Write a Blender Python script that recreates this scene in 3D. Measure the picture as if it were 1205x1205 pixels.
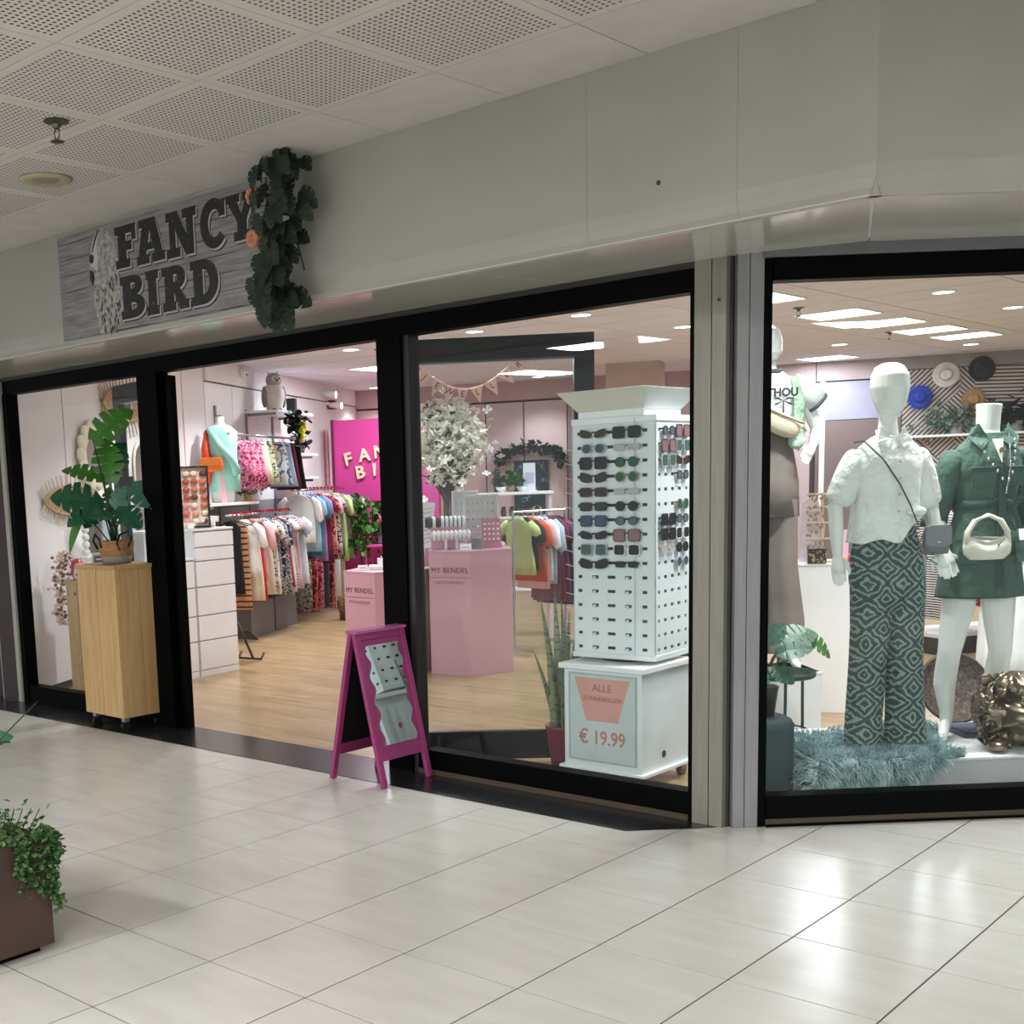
import bpy, math, random
from mathutils import Matrix, Vector
# ---------------------------------------------------------------- clear
for _o in list(bpy.data.objects): bpy.data.objects.remove(_o)
SC = bpy.context.scene
COL = SC.collection
# ---------------------------------------------------------------- camera
cd = bpy.data.cameras.new('camera'); cam = bpy.data.objects.new('camera', cd); COL.objects.link(cam)
_p, _r, _y = 0.14676, -0.03759, 0.77996
_fw = Vector((0, math.cos(_p), -math.sin(_p))); _rt = Vector((1, 0, 0)); _up = _rt.cross(_fw)
_rt2 = _rt*math.cos(_r)+_up*math.sin(_r); _up2 = _up*math.cos(_r)-_rt*math.sin(_r)
_m = Matrix((_rt2, _up2, -_fw)).transposed()
_m = Matrix.Rotation(_y, 3, 'Z') @ _m
cam.matrix_world = Matrix.Translation((0, 0, 1.70)) @ _m.to_4x4()
cd.sensor_width = 36; cd.sensor_fit = 'HORIZONTAL'; cd.lens = 1435.36/1205*36
cd.shift_x = (602.5-398.556)/1205; cd.shift_y = (783.675-602.5)/1205
cd.clip_start = 0.05; cd.clip_end = 200
SC.camera = cam
# ---------------------------------------------------------------- world, exposure
W = bpy.data.worlds.new('world'); SC.world = W; W.use_nodes = True
W.node_tree.nodes['Background'].inputs[0].default_value = (0.88, 0.90, 0.93, 1)
W.node_tree.nodes['Background'].inputs[1].default_value = 0.7
SC.view_settings.view_transform = 'Standard'; SC.view_settings.look = 'None'
SC.view_settings.exposure = 0.0; SC.view_settings.gamma = 1.0; SC.view_settings.use_curve_mapping = False
R = math.radians
rnd = random.Random(7)

def area(name, loc, size, power, color=(1, 1, 1), rot=(0, 0, 0), sy=None):
    l = bpy.data.lights.new(name, 'AREA'); l.energy = power; l.size = size; l.color = color
    if sy: l.shape = 'RECTANGLE'; l.size_y = sy
    o = bpy.data.objects.new(name, l); COL.objects.link(o); o.location = loc; o.rotation_euler = rot
    return o
# ---------------------------------------------------------------- materials
def lin(h):
    if isinstance(h, (tuple, list)): c = h
    else:
        h = h.lstrip('#'); c = [int(h[i:i+2], 16)/255 for i in (0, 2, 4)]
    return tuple((x/12.92 if x <= .04045 else ((x+.055)/1.055)**2.4) for x in c)+(1,)
MATS = {}
def base(name):
    m = bpy.data.materials.new(name); m.use_nodes = True; nt = m.node_tree
    return m, nt, nt.nodes['Principled BSDF']
def coords(nt, scale=(1, 1, 1), rot=(0, 0, 0), kind='Object', loc=(0, 0, 0)):
    tc = nt.nodes.new('ShaderNodeTexCoord'); mp = nt.nodes.new('ShaderNodeMapping')
    nt.links.new(tc.outputs[kind], mp.inputs[0]); mp.inputs['Scale'].default_value = scale
    mp.inputs['Rotation'].default_value = rot; mp.inputs['Location'].default_value = loc
    return mp.outputs[0]
def ramp(nt, fac, stops, interp='LINEAR'):
    r = nt.nodes.new('ShaderNodeValToRGB'); nt.links.new(fac, r.inputs[0]); r.color_ramp.interpolation = interp
    el = r.color_ramp.elements
    while len(el) < len(stops): el.new(.5)
    for e, (p, c) in zip(el, stops): e.position = p; e.color = lin(c)
    return r.outputs[0]
def tex(nt, kind, vec, **kw):
    n = nt.nodes.new('ShaderNodeTex'+kind); nt.links.new(vec, n.inputs['Vector'])
    for k, v in kw.items():
        if k in n.inputs: n.inputs[k].default_value = v
        else: setattr(n, k, v)
    return n
def bumpn(nt, bs, h, strength=.2, dist=.01):
    b = nt.nodes.new('ShaderNodeBump'); nt.links.new(h, b.inputs['Height'])
    b.inputs['Strength'].default_value = strength; b.inputs['Distance'].default_value = dist
    nt.links.new(b.outputs[0], bs.inputs['Normal'])
def M(name, col, rough=.5, metal=0, var=.06, scale=6, bump=0, bscale=40, bdist=.01, spec=None, coat=0, sub=0, stretch=(1, 1, 1), alpha=None):
    """plain procedural material: noise-varied colour, optional fine bump"""
    if name in MATS: return MATS[name]
    m, nt, b = base(name); c = lin(col)
    n = tex(nt, 'Noise', coords(nt, stretch), Scale=scale, Detail=4.0)
    r = nt.nodes.new('ShaderNodeValToRGB'); nt.links.new(n.outputs['Fac'], r.inputs[0])
    r.color_ramp.elements[0].position = .3; r.color_ramp.elements[1].position = .7
    r.color_ramp.elements[0].color = tuple(max(0, x*(1-var)) for x in c[:3])+(1,)
    r.color_ramp.elements[1].color = tuple(min(1, x*(1+var)) for x in c[:3])+(1,)
    nt.links.new(r.outputs[0], b.inputs['Base Color'])
    b.inputs['Roughness'].default_value = rough; b.inputs['Metallic'].default_value = metal
    if spec is not None: b.inputs['Specular IOR Level'].default_value = spec
    if coat: b.inputs['Coat Weight'].default_value = coat
    if bump: bumpn(nt, b, tex(nt, 'Noise', coords(nt), Scale=bscale, Detail=3.0).outputs['Fac'], bump, bdist)
    MATS[name] = m; return m
def pattern(name, stops, scale=30, kind='Noise', rough=.8, stretch=(1, 1, 1), interp='CONSTANT', detail=1.0, feature=None, rot=(0, 0, 0)):
    """printed fabric or paper: colour bands cut from a noise, voronoi or wave texture"""
    if name in MATS: return MATS[name]
    m, nt, b = base(name)
    v = coords(nt, stretch, rot)
    if kind == 'Noise': f = tex(nt, 'Noise', v, Scale=scale, Detail=detail).outputs['Fac']
    elif kind == 'Voronoi':
        f = tex(nt, 'Voronoi', v, Scale=scale, **({'feature': feature} if feature else {})).outputs['Distance']
    else: f = tex(nt, 'Wave', v, Scale=scale, Distortion=detail).outputs['Fac']
    nt.links.new(ramp(nt, f, stops, interp), b.inputs['Base Color'])
    b.inputs['Roughness'].default_value = rough
    MATS[name] = m; return m
def emit(name, col, strength):
    if name in MATS: return MATS[name]
    m, nt, b = base(name)
    b.inputs['Base Color'].default_value = lin(col); b.inputs['Emission Color'].default_value = lin(col)
    b.inputs['Emission Strength'].default_value = strength
    MATS[name] = m; return m
def glassmat(name='window_glass', tint='#fafdfd', ior=1.36, rough=0.0):
    if name in MATS: return MATS[name]
    m = bpy.data.materials.new(name); m.use_nodes = True; nt = m.node_tree; nt.nodes.clear()
    out = nt.nodes.new('ShaderNodeOutputMaterial'); mx = nt.nodes.new('ShaderNodeMixShader')
    tr = nt.nodes.new('ShaderNodeBsdfTransparent'); gl = nt.nodes.new('ShaderNodeBsdfGlossy'); lw = nt.nodes.new('ShaderNodeLayerWeight'); pw = nt.nodes.new('ShaderNodeMath'); fr = nt.nodes.new('ShaderNodeMath')
    tr.inputs[0].default_value = lin(tint); gl.inputs['Roughness'].default_value = rough; pw.operation = 'POWER'; pw.inputs[1].default_value = 5; fr.operation = 'MULTIPLY_ADD'; fr.inputs[1].default_value = .95; fr.inputs[2].default_value = ((ior-1)/(ior+1))**2
    lw.inputs[0].default_value = .5; nt.links.new(lw.outputs['Facing'], pw.inputs[0]); nt.links.new(pw.outputs[0], fr.inputs[0])
    nt.links.new(fr.outputs[0], mx.inputs[0]); nt.links.new(tr.outputs[0], mx.inputs[1]); nt.links.new(gl.outputs[0], mx.inputs[2])
    nt.links.new(mx.outputs[0], out.inputs[0]); MATS[name] = m; return m
# ---------------------------------------------------------------- mesh building
def T(x=0, y=0, z=0): return Matrix.Translation((x, y, z))
def RX(a): return Matrix.Rotation(R(a), 4, 'X')
def RY(a): return Matrix.Rotation(R(a), 4, 'Y')
def RZ(a): return Matrix.Rotation(R(a), 4, 'Z')
def S(x, y=None, z=None):
    if y is None: y = z = x
    return Matrix.Diagonal((x, y, z, 1))
class MB:
    def __init__(s): s.v = []; s.f = []
    def add(s, vs, fs, m=None):
        o = len(s.v)
        s.v += [tuple(m @ Vector(p)) for p in vs] if m is not None else [tuple(p) for p in vs]
        s.f += [tuple(i+o for i in f) for f in fs]; return s
    def box(s, x0, x1, y0, y1, z0, z1, m=None):
        vs = [(x, y, z) for z in (z0, z1) for y in (y0, y1) for x in (x0, x1)]
        return s.add(vs, [(0, 2, 3, 1), (4, 5, 7, 6), (0, 1, 5, 4), (2, 6, 7, 3), (0, 4, 6, 2), (1, 3, 7, 5)], m)
    def cbox(s, c, d, m=None):
        return s.box(c[0]-d[0]/2, c[0]+d[0]/2, c[1]-d[1]/2, c[1]+d[1]/2, c[2]-d[2]/2, c[2]+d[2]/2, m)
    def prism(s, poly, z0, z1, m=None):
        n = len(poly); vs = [(x, y, z0) for x, y in poly]+[(x, y, z1) for x, y in poly]
        a = sum(poly[i][0]*poly[(i+1) % n][1]-poly[(i+1) % n][0]*poly[i][1] for i in range(n))
        fs = [tuple(range(n-1, -1, -1)), tuple(range(n, 2*n))]+[(i, (i+1) % n, n+(i+1) % n, n+i) for i in range(n)]
        if a < 0: fs = [tuple(reversed(f)) for f in fs]
        return s.add(vs, fs, m)
    def rings(s, rs, m=None, cap=True, closed=True):
        n = len(rs[0]); vs = [p for r_ in rs for p in r_]; fs = []
        for i in range(len(rs)-1):
            for j in range(n if closed else n-1):
                a, b2 = i*n+j, i*n+(j+1) % n
                fs.append((a, b2, b2+n, a+n))
        if cap and closed: fs += [tuple(range(n-1, -1, -1)), tuple(range((len(rs)-1)*n, len(rs)*n))]
        return s.add(vs, fs, m)
    def lathe(s, prof, n=16, m=None, cap=True):
        return s.rings([[(r_*math.cos(2*math.pi*j/n), r_*math.sin(2*math.pi*j/n), z) for j in range(n)] for r_, z in prof], m, cap)
    def cyl(s, a, b2, r0, r1=None, n=10, m=None):
        return s.tube([a, b2], [r0, r0 if r1 is None else r1], n, m)
    def tube(s, pts, r, n=6, m=None, cap=True, closed=False):
        pts = [Vector(p) for p in pts]; k = len(pts)
        rr = r if isinstance(r, (list, tuple)) else [r]*k
        rs = []; ref = None
        for i, p in enumerate(pts):
            if closed: d = pts[(i+1) % k]-pts[i-1]
            else: d = pts[min(i+1, k-1)]-pts[max(i-1, 0)]
            if d.length < 1e-9: d = Vector((0, 0, 1))
            d.normalize()
            if ref is None: ref = Vector((0, 0, 1)) if abs(d.z) < .9 else Vector((1, 0, 0))
            x = d.cross(ref)
            if x.length < 1e-4: x = d.cross(Vector((0, 1, .1)))
            x.normalize(); y = d.cross(x).normalized(); ref = -y if False else ref
            rs.append([tuple(p+(x*math.cos(2*math.pi*j/n)+y*math.sin(2*math.pi*j/n))*rr[i]) for j in range(n)])
        if closed: rs.append(rs[0]); cap = False
        rs = [list(reversed(q)) for q in rs]
        return s.rings(rs, m, cap)
    def sph(s, c, r, nu=12, nv=8, m=None):
        if not isinstance(r, (tuple, list)): r = (r, r, r)
        pr = [(max(1e-4, math.sin(math.pi*i/nv)), -math.cos(math.pi*i/nv)) for i in range(nv+1)]
        mm = T(*c) @ S(*r)
        return s.lathe(pr, nu, (m @ mm) if m is not None else mm)
    def grid(s, fn, nu, nv, m=None, thick=0):
        vs = [fn(i/nu, j/nv) for j in range(nv+1) for i in range(nu+1)]
        fs = [(j*(nu+1)+i, j*(nu+1)+i+1, (j+1)*(nu+1)+i+1, (j+1)*(nu+1)+i) for j in range(nv) for i in range(nu)]
        return s.add(vs, fs, m)
    def mesh(s, name='mesh', mat=None, smooth=False):
        me = bpy.data.meshes.new(name); me.from_pydata(s.v, [], s.f); me.validate(); me.update()
        if mat: me.materials.append(mat)
        if smooth: me.polygons.foreach_set('use_smooth', [True]*len(me.polygons))
        return me
    def build(s, name, mat, parent=None, smooth=False, bev=0, solid=0, sub=0, loc=None, rot=None, auto=None):
        o = bpy.data.objects.new(name, s.mesh(name, mat, smooth)); COL.objects.link(o)
        return fin(o, parent, bev, solid, sub, loc, rot)
def fin(o, parent=None, bev=0, solid=0, sub=0, loc=None, rot=None):
    if parent is not None: o.parent = parent
    if loc is not None: o.location = loc
    if rot is not None: o.rotation_euler = [R(a) for a in rot]
    if solid:
        md = o.modifiers.new('thickness', 'SOLIDIFY'); md.thickness = solid; md.offset = 0
    if bev:
        md = o.modifiers.new('bevel', 'BEVEL'); md.width = bev; md.segments = 2; md.limit_method = 'ANGLE'; md.angle_limit = R(40)
    if sub:
        md = o.modifiers.new('subdiv', 'SUBSURF'); md.levels = sub; md.render_levels = sub
    return o
def obj(name, me, parent=None, loc=None, rot=None, mw=None):
    o = bpy.data.objects.new(name, me); COL.objects.link(o)
    if mw is not None: o.matrix_local = mw
    return fin(o, parent, loc=loc, rot=rot)
def thing(name, label, cat, loc=(0, 0, 0), rz=0, group=None):
    o = bpy.data.objects.new(name, None); COL.objects.link(o); o.empty_display_size = .1
    o.location = loc; o.rotation_euler = (0, 0, R(rz)); return tag(o, label, cat, group)
def tag(o, label, cat, group=None, kind=None):
    o['label'] = label; o['category'] = cat
    if group: o['group'] = group
    if kind: o['kind'] = kind
    return o
def struct(o, label, cat): return tag(o, label, cat, kind='structure')
def dup(root, loc, rz=None, label=None, scale=None, group=None):
    r_ = root.copy(); COL.objects.link(r_); r_.location = loc
    if rz is not None: r_.rotation_euler = (0, 0, R(rz))
    if label: r_['label'] = label
    if group: r_['group'] = group
    if scale: r_.scale = (scale, scale, scale) if not isinstance(scale, tuple) else scale
    for ch in list(root.children):
        c = ch.copy(); COL.objects.link(c); c.parent = r_
        for g in list(ch.children):
            d = g.copy(); COL.objects.link(d); d.parent = c
    return r_
def textmesh(txt, size, depth, mat, align='CENTER', spacing=1.0, bold=0.0):
    cu = bpy.data.curves.new('lettering', 'FONT'); cu.body = txt; cu.size = size; cu.extrude = depth; cu.align_x = align
    cu.align_y = 'CENTER'; cu.space_character = spacing; cu.offset = bold; cu.resolution_u = 3
    ob = bpy.data.objects.new('lettering', cu); COL.objects.link(ob)
    dg = bpy.context.evaluated_depsgraph_get(); dg.update()
    me = bpy.data.meshes.new_from_object(ob.evaluated_get(dg))
    bpy.data.objects.remove(ob); bpy.data.curves.remove(cu)
    me.materials.clear(); me.materials.append(mat); return me
def lettering(name, txt, size, mat, parent, mw, depth=.001, align='CENTER', spacing=1.0, bold=0.0, sx=1.0):
    """flat letters lying in the local XY plane, placed by the matrix mw"""
    return obj(name, textmesh(txt, size, depth, mat, align, spacing, bold), parent, mw=mw @ S(sx, 1, 1))
UP = Matrix(((1, 0, 0, 0), (0, 0, -1, 0), (0, 1, 0, 0), (0, 0, 0, 1)))   # XY plane -> standing, facing -Y
def clip(poly, a, b, c):
    """keep the part of a convex polygon with a*x+b*y<=c"""
    out = []
    for i in range(len(poly)):
        p, q = poly[i], poly[(i+1) % len(poly)]
        dp, dq = a*p[0]+b*p[1]-c, a*q[0]+b*q[1]-c
        if dp <= 0: out.append(p)
        if dp*dq < 0:
            t = dp/(dp-dq); out.append((p[0]+(q[0]-p[0])*t, p[1]+(q[1]-p[1])*t))
    return out
# ================================================================ frames of reference
LA = Vector((-9.0, 5.45, 0)); LANG = 117.0
LD = Vector((math.cos(R(LANG)), math.sin(R(LANG)), 0)); LN = Vector((LD.y, -LD.x, 0))
BA = Vector((-6.48, 17.7, 0)); BD = Vector((math.cos(R(27)), math.sin(R(27)), 0)); BN = Vector((BD.y, -BD.x, 0))
def onL(t, o, z=0): p = LA+LD*t+LN*o; return (p.x, p.y, z)        # along the left wall, out from it, up
def onB(t, o, z=0): p = BA+BD*t+BN*o; return (p.x, p.y, z)        # along the back wall, out from it, up
CA = Vector((-2.62, 5.46, 0)); CD = Vector((math.cos(R(45)), math.sin(R(45)), 0)); CN = Vector((CD.y, -CD.x, 0))
def onC(t, o, z=0): p = CA+CD*t+CN*o; return (p.x, p.y, z)        # along the angled window, out to the hall
ZC = 3.15
# ================================================================ hall fill lights (added area lights over the walkway, out of view)
HALL = []
for hx, hy in ((-7.5, -1.2), (-4.0, -1.2), (-0.5, -1.2), (3.0, -1.2), (-7.5, -5.0), (-4.0, -5.0), (-0.5, -5.0), (4.5, 3.0)):
    HALL.append(area('hall_fill_light', (hx, hy, 3.13), 1.2, 165, (1, .99, .97), sy=.6))
# ================================================================ materials of the place
def m_tile():
    m, nt, b = base('floor_tile'); v = coords(nt, (1, 4, 1), kind='Generated'); oi = nt.nodes.new('ShaderNodeObjectInfo')
    ad = nt.nodes.new('ShaderNodeVectorMath'); ad.operation = 'ADD'; sc = nt.nodes.new('ShaderNodeVectorMath'); sc.operation = 'SCALE'
    cb = nt.nodes.new('ShaderNodeCombineXYZ')
    for i in range(3): nt.links.new(oi.outputs['Random'], cb.inputs[i])
    nt.links.new(cb.outputs[0], sc.inputs[0]); sc.inputs['Scale'].default_value = 40
    nt.links.new(v, ad.inputs[0]); nt.links.new(sc.outputs[0], ad.inputs[1])
    n = tex(nt, 'Noise', ad.outputs[0], Scale=1.3, Detail=4.0, Roughness=.55)
    nt.links.new(ramp(nt, n.outputs['Fac'], [(.25, '#c8c6c1'), (.5, '#cecdc8'), (.75, '#d4d3cf')]), b.inputs['Base Color'])
    n2 = tex(nt, 'Noise', ad.outputs[0], Scale=3.5, Detail=4.0)
    rr = nt.nodes.new('ShaderNodeMapRange'); nt.links.new(n2.outputs['Fac'], rr.inputs[0]); rr.inputs[3].default_value = .22; rr.inputs[4].default_value = .26
    nt.links.new(rr.outputs[0], b.inputs['Roughness']); b.inputs['Specular IOR Level'].default_value = .6
    return m
def m_tilefar():
    m, nt, b = base('floor_tile_far'); v = coords(nt, loc=(4.86, -4.188, 0))
    br = tex(nt, 'Brick', v, Scale=1.0); br.offset = 0
    br.inputs['Brick Width'].default_value = .502; br.inputs['Row Height'].default_value = .508; br.inputs['Mortar Size'].default_value = .003
    br.inputs['Color1'].default_value = lin('#c6c3bc'); br.inputs['Color2'].default_value = lin('#c1beb6'); br.inputs['Mortar'].default_value = lin('#55483e')
    nt.links.new(br.outputs['Color'], b.inputs['Base Color']); b.inputs['Roughness'].default_value = .25
    return m
def m_perf(holes=True):
    m, nt, b = base('perforated_ceiling_tile'); v = coords(nt)
    def vm(op, a, *args):
        n = nt.nodes.new('ShaderNodeVectorMath'); n.operation = op; nt.links.new(a, n.inputs[0])
        for i, x in enumerate(args):
            if isinstance(x, tuple): n.inputs[i+1].default_value = x
            else: nt.links.new(x, n.inputs[i+1])
        return n
    def mt(op, a, b2):
        n = nt.nodes.new('ShaderNodeMath'); n.operation = op
        for i, x in enumerate((a, b2)):
            if isinstance(x, (int, float)): n.inputs[i].default_value = x
            else: nt.links.new(x, n.inputs[i])
        return n.outputs[0]
    fr = vm('FRACTION', vm('MULTIPLY', v, (42, 42, 0)).outputs[0])
    d = vm('LENGTH', vm('SUBTRACT', fr.outputs[0], (.5, .5, 0)).outputs[0]).outputs['Value']
    hole = mt('LESS_THAN', d, .27)
    ab = vm('ABSOLUTE', v); sp = nt.nodes.new('ShaderNodeSeparateXYZ'); nt.links.new(ab.outputs[0], sp.inputs[0])
    inside = mt('LESS_THAN', mt('MAXIMUM', sp.outputs[0], sp.outputs[1]), .262)
    fac = mt('MULTIPLY', hole, inside)
    mx = nt.nodes.new('ShaderNodeMix'); mx.data_type = 'RGBA'; nt.links.new(fac, mx.inputs[0])
    mx.inputs[6].default_value = lin('#b9b6b0'); mx.inputs[7].default_value = lin('#45423d')
    nt.links.new(mx.outputs[2], b.inputs['Base Color']); b.inputs['Roughness'].default_value = .6
    return m
def m_granite():
    m, nt, b = base('dark_granite'); n = tex(nt, 'Noise', coords(nt), Scale=60, Detail=6.0)
    nt.links.new(ramp(nt, n.outputs['Fac'], [(.35, '#16171a'), (.62, '#2b2c30'), (.75, '#3c3d42')]), b.inputs['Base Color'])
    b.inputs['Roughness'].default_value = .22; return m
def m_laminate():
    m, nt, b = base('oak_laminate'); v = coords(nt)
    br = tex(nt, 'Brick', v, Scale=1.0); br.offset = .37; br.offset_frequency = 2
    br.inputs['Brick Width'].default_value = .62; br.inputs['Row Height'].default_value = .065; br.inputs['Mortar Size'].default_value = .0012
    br.inputs['Color1'].default_value = lin('#b29e7b'); br.inputs['Color2'].default_value = lin('#9b835f'); br.inputs['Mortar'].default_value = lin('#8a6a45')
    br.inputs['Bias'].default_value = -.1
    n = tex(nt, 'Noise', coords(nt, (1.2, 22, 1)), Scale=3.0, Detail=6.0)
    mx = nt.nodes.new('ShaderNodeMix'); mx.data_type = 'RGBA'; mx.blend_type = 'OVERLAY'; mx.inputs[0].default_value = .55
    nt.links.new(br.outputs['Color'], mx.inputs[6]); nt.links.new(ramp(nt, n.outputs['Fac'], [(.3, '#8a8078'), (.7, '#cfc8c0')]), mx.inputs[7])
    nt.links.new(mx.outputs[2], b.inputs['Base Color']); b.inputs['Roughness'].default_value = .3
    return m
def m_fascia():
    m, nt, b = base('cream_painted_panel'); n = tex(nt, 'Noise', coords(nt, (.6, .6, .6)), Scale=2.0, Detail=6.0, Roughness=.6)
    nt.links.new(ramp(nt, n.outputs['Fac'], [(.3, '#91908a'), (.7, '#9c9b95')]), b.inputs['Base Color'])
    n2 = tex(nt, 'Noise', coords(nt), Scale=9.0, Detail=5.0)
    rr = nt.nodes.new('ShaderNodeMapRange'); nt.links.new(n2.outputs['Fac'], rr.inputs[0]); rr.inputs[3].default_value = .28; rr.inputs[4].default_value = .45
    nt.links.new(rr.outputs[0], b.inputs['Roughness'])
    bumpn(nt, b, tex(nt, 'Noise', coords(nt), Scale=3.0, Detail=2.0).outputs['Fac'], .05, .02)
    return m
MT = m_tile(); MFAR = m_tilefar(); MPERF = m_perf(); MGRAN = m_granite(); MLAM = m_laminate(); MFAS = m_fascia()
MPLAIN = M('plain_ceiling_tile', '#b6b3ad', .6); MGROUT = M('dark_grout', '#4d4138', .8)
MSOF = M('soffit_metal', '#cfccc2', .13, .0, var=.04, scale=2)
MBLK = M('black_powder_coat', '#030405', .5, var=.2, scale=3, spec=.06); MGREYP = M('grey_anodised_post', '#8f9194', .42, .25, var=.08, scale=8, stretch=(6, 6, .4))
MGREYW = M('warm_grey_post', '#8b8a82', .42, .25, var=.08, scale=8, stretch=(6, 6, .4))
MGLASS = glassmat(); MWOODTRIM = M('brown_threshold', '#4d3f2e', .6)
MPINKW = M('pale_pink_wall', '#f2ecef', .55, var=.02, scale=2); MWHITEW = M('white_wall_panel', '#f2f0f1', .45, var=.02, scale=2)
MBACKW = M('dusty_pink_wall', '#c9b2b4', .55, var=.03, scale=2); MJOINT = M('dark_joint', '#3a3032', .6)
MWHITE = M('white_lacquer', '#f1f2f4', .3, var=.02); MGREYBK = M('grey_back_panel', '#8d8a8c', .6)
MSCEIL = M('shop_ceiling_tile', '#e8e9f2', .75, var=.03); MCJ = M('ceiling_grid_joint', '#77726d', .7)
# ================================================================ hall floor
fl = MB().box(-16, 8, -9, 9.2, -.06, -.004).build('floor', MFAR); struct(fl, 'pale beige polished tile floor of the walkway', 'floor')
def tilemesh(poly): return MB().prism(poly, -.02, 0).mesh('tile', MT)
MB().prism([(-10.6,.55),(2.3,.55),(2.3,9),(1,9),(-2.9,5.2),(-10.6,5.2)],-.03,-.0025).build('grout_bed', MGROUT, fl)
full = tilemesh([(-.2476, -.2506), (.2476, -.2506), (.2476, .2506), (-.2476, .2506)])
TX, TY = .502, .508
for l in range(-11, 14):
    for d in range(-8, 8):
        x0, y1 = -4.86+TX*l, 4.188-TY*d; y0 = y1-TY; cx, cy = x0+TX/2, y0+TY/2
        if y1 < .6: continue
        q = [(x0+.0034, y0+.0034), (x0+TX-.0034, y0+.0034), (x0+TX-.0034, y1-.0034), (x0+.0034, y1-.0034)]
        if y1 <= 5.0 and True:
            obj('tile', full, fl, (cx, cy, 0)); continue
        parts = []
        if x0+TX < -2.8: parts.append(clip(q, 0, 1, 5.0))
        if x0+TX > -3.0: parts.append(clip(q, -1, 1, 8.075) if x0 > -2.9 else clip(clip(q, 0, -1, -5.0), -1, 1, 8.045))
        for p in parts:
            if len(p) > 2: obj('tile', tilemesh([(x-cx, y-cy) for x, y in p]), fl, (cx, cy, 0))
# granite strip and thresholds
g = MB().prism([(-16, 5.0), (-3.05, 5.0), (-2.8, 5.24), (-2.62, 5.46), (-16, 5.46)], -.02, .003).build('trim_1', MGRAN)
struct(g, 'polished black granite strip in front of the shop', 'threshold')
# ================================================================ shop floor
sf = MB().prism([(-16, 5.46), (-2.66, 5.46), (9, 17.1), (9, 24), (-16, 24)], -.05, .002).build('floor', MLAM)
struct(sf, 'oak laminate floor of the shop in narrow planks', 'floor')
# ================================================================ hall ceiling
hc = MB().prism([(-16, -9), (8, -9), (8, 8), (2.3, 8), (-1.575, 4.07), (-16, 4.07)], 3.172, 3.25).build('ceiling', MPLAIN)
struct(hc, 'walkway ceiling of white perforated metal tiles', 'ceiling')
pm = MB().box(-.300, .300, -.298, .298, 0, .008).mesh('perforated_tile', MPERF); pl = MB().box(-.300, .300, -.222, .222, 0, .008).mesh('plain_tile', MPLAIN)
for c in range(-13, 8):
    for e in range(7):
        cx, cy = -4.19+.604*c+.302, 3.62-.6*e-.3
        if cx-cy > -1.575-4.07+5.2: continue
        obj('perforated_tile', pm, hc, (cx, cy, 3.164))
    cx = -4.19+.604*c+.302
    if cx < -1.5: obj('plain_tile', pl, hc, (cx, 3.846, 3.164))
# ================================================================ fascia over the shopfront
prof = [(0, 3.3), (0, 2.64), (.004, 2.60), (.014, 2.57), (.03, 2.552), (.034, 2.545), (.06, 2.545), (.06, 3.3)]
def fascia(x0, x1, m):      # built along local X, front at local y=0
    return MB().rings([[(x, y, z) for y, z in prof] for x in (x0, x1)], m)
fw = bpy.data.objects.new('wall_front', None); COL.objects.link(fw); struct(fw, 'cream fascia of smooth painted panels above the shopfront', 'wall')
edges = [-16, -7.9, -5.25, -2.634, -2.04, -1.575]
for a, b2 in zip(edges[:-1], edges[1:]): fascia(a+.0005, b2-(.0005 if b2 < -1.6 else 0), T(0, 4.07, 0)).build('panel', MFAS, fw)
fascia(0.0, 1.9, T(-1.575, 4.07, 0) @ RZ(45)).build('panel', MFAS, fw); fascia(1.903, 6, T(-1.575, 4.07, 0) @ RZ(45)).build('panel', MFAS, fw)
MB().box(-16, -1.6, 4.12, 4.2, 2.56, 3.3).build('backing', MJOINT, fw)
MB().cyl((-2.336, 4.068, 2.722), (-2.336, 4.09, 2.722), .009, n=8).build('screw_hole', MJOINT, fw)
# soffit panels
def soff(poly, dist):
    vs = [(x, y, 2.547+.0878*dist(x, y)) for x, y in poly]; n = len(vs)
    up = [(x, y, z+.01) for x, y, z in vs]
    return MB().add(vs+up, [tuple(range(n-1, -1, -1)), tuple(range(n, 2*n))]+[(i, (i+1) % n, n+(i+1) % n, n+i) for i in range(n)])
so = bpy.data.objects.new('trim_2', None); COL.objects.link(so); struct(so, 'shiny metal soffit sloping from the fascia to the shopfront', 'soffit')
dl = lambda x, y: y-4.07
dc = lambda x, y: (y-x-5.645)/math.sqrt(2)
se = [-16, -9.2, -6.2, -3.3]
for a, b2 in zip(se[:-1], se[1:]): soff([(a+.002, 4.10), (b2-.002, 4.10), (b2-.002-.26*(b2 == -3.3), 5.40), (a+.002, 5.40)], dl).build('soffit_panel', MSOF, so)
soff([(-3.298, 4.10), (-1.60, 4.10), (-2.275, 5.81), (-2.68, 5.40), (-3.556, 5.40)], dl).build('soffit_panel', MSOF, so)
soff([(-1.59, 4.105), (2.6, 8.28), (2.6, 10.9), (-2.27, 5.81)], dc).build('soffit_panel', MSOF, so)
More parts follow.
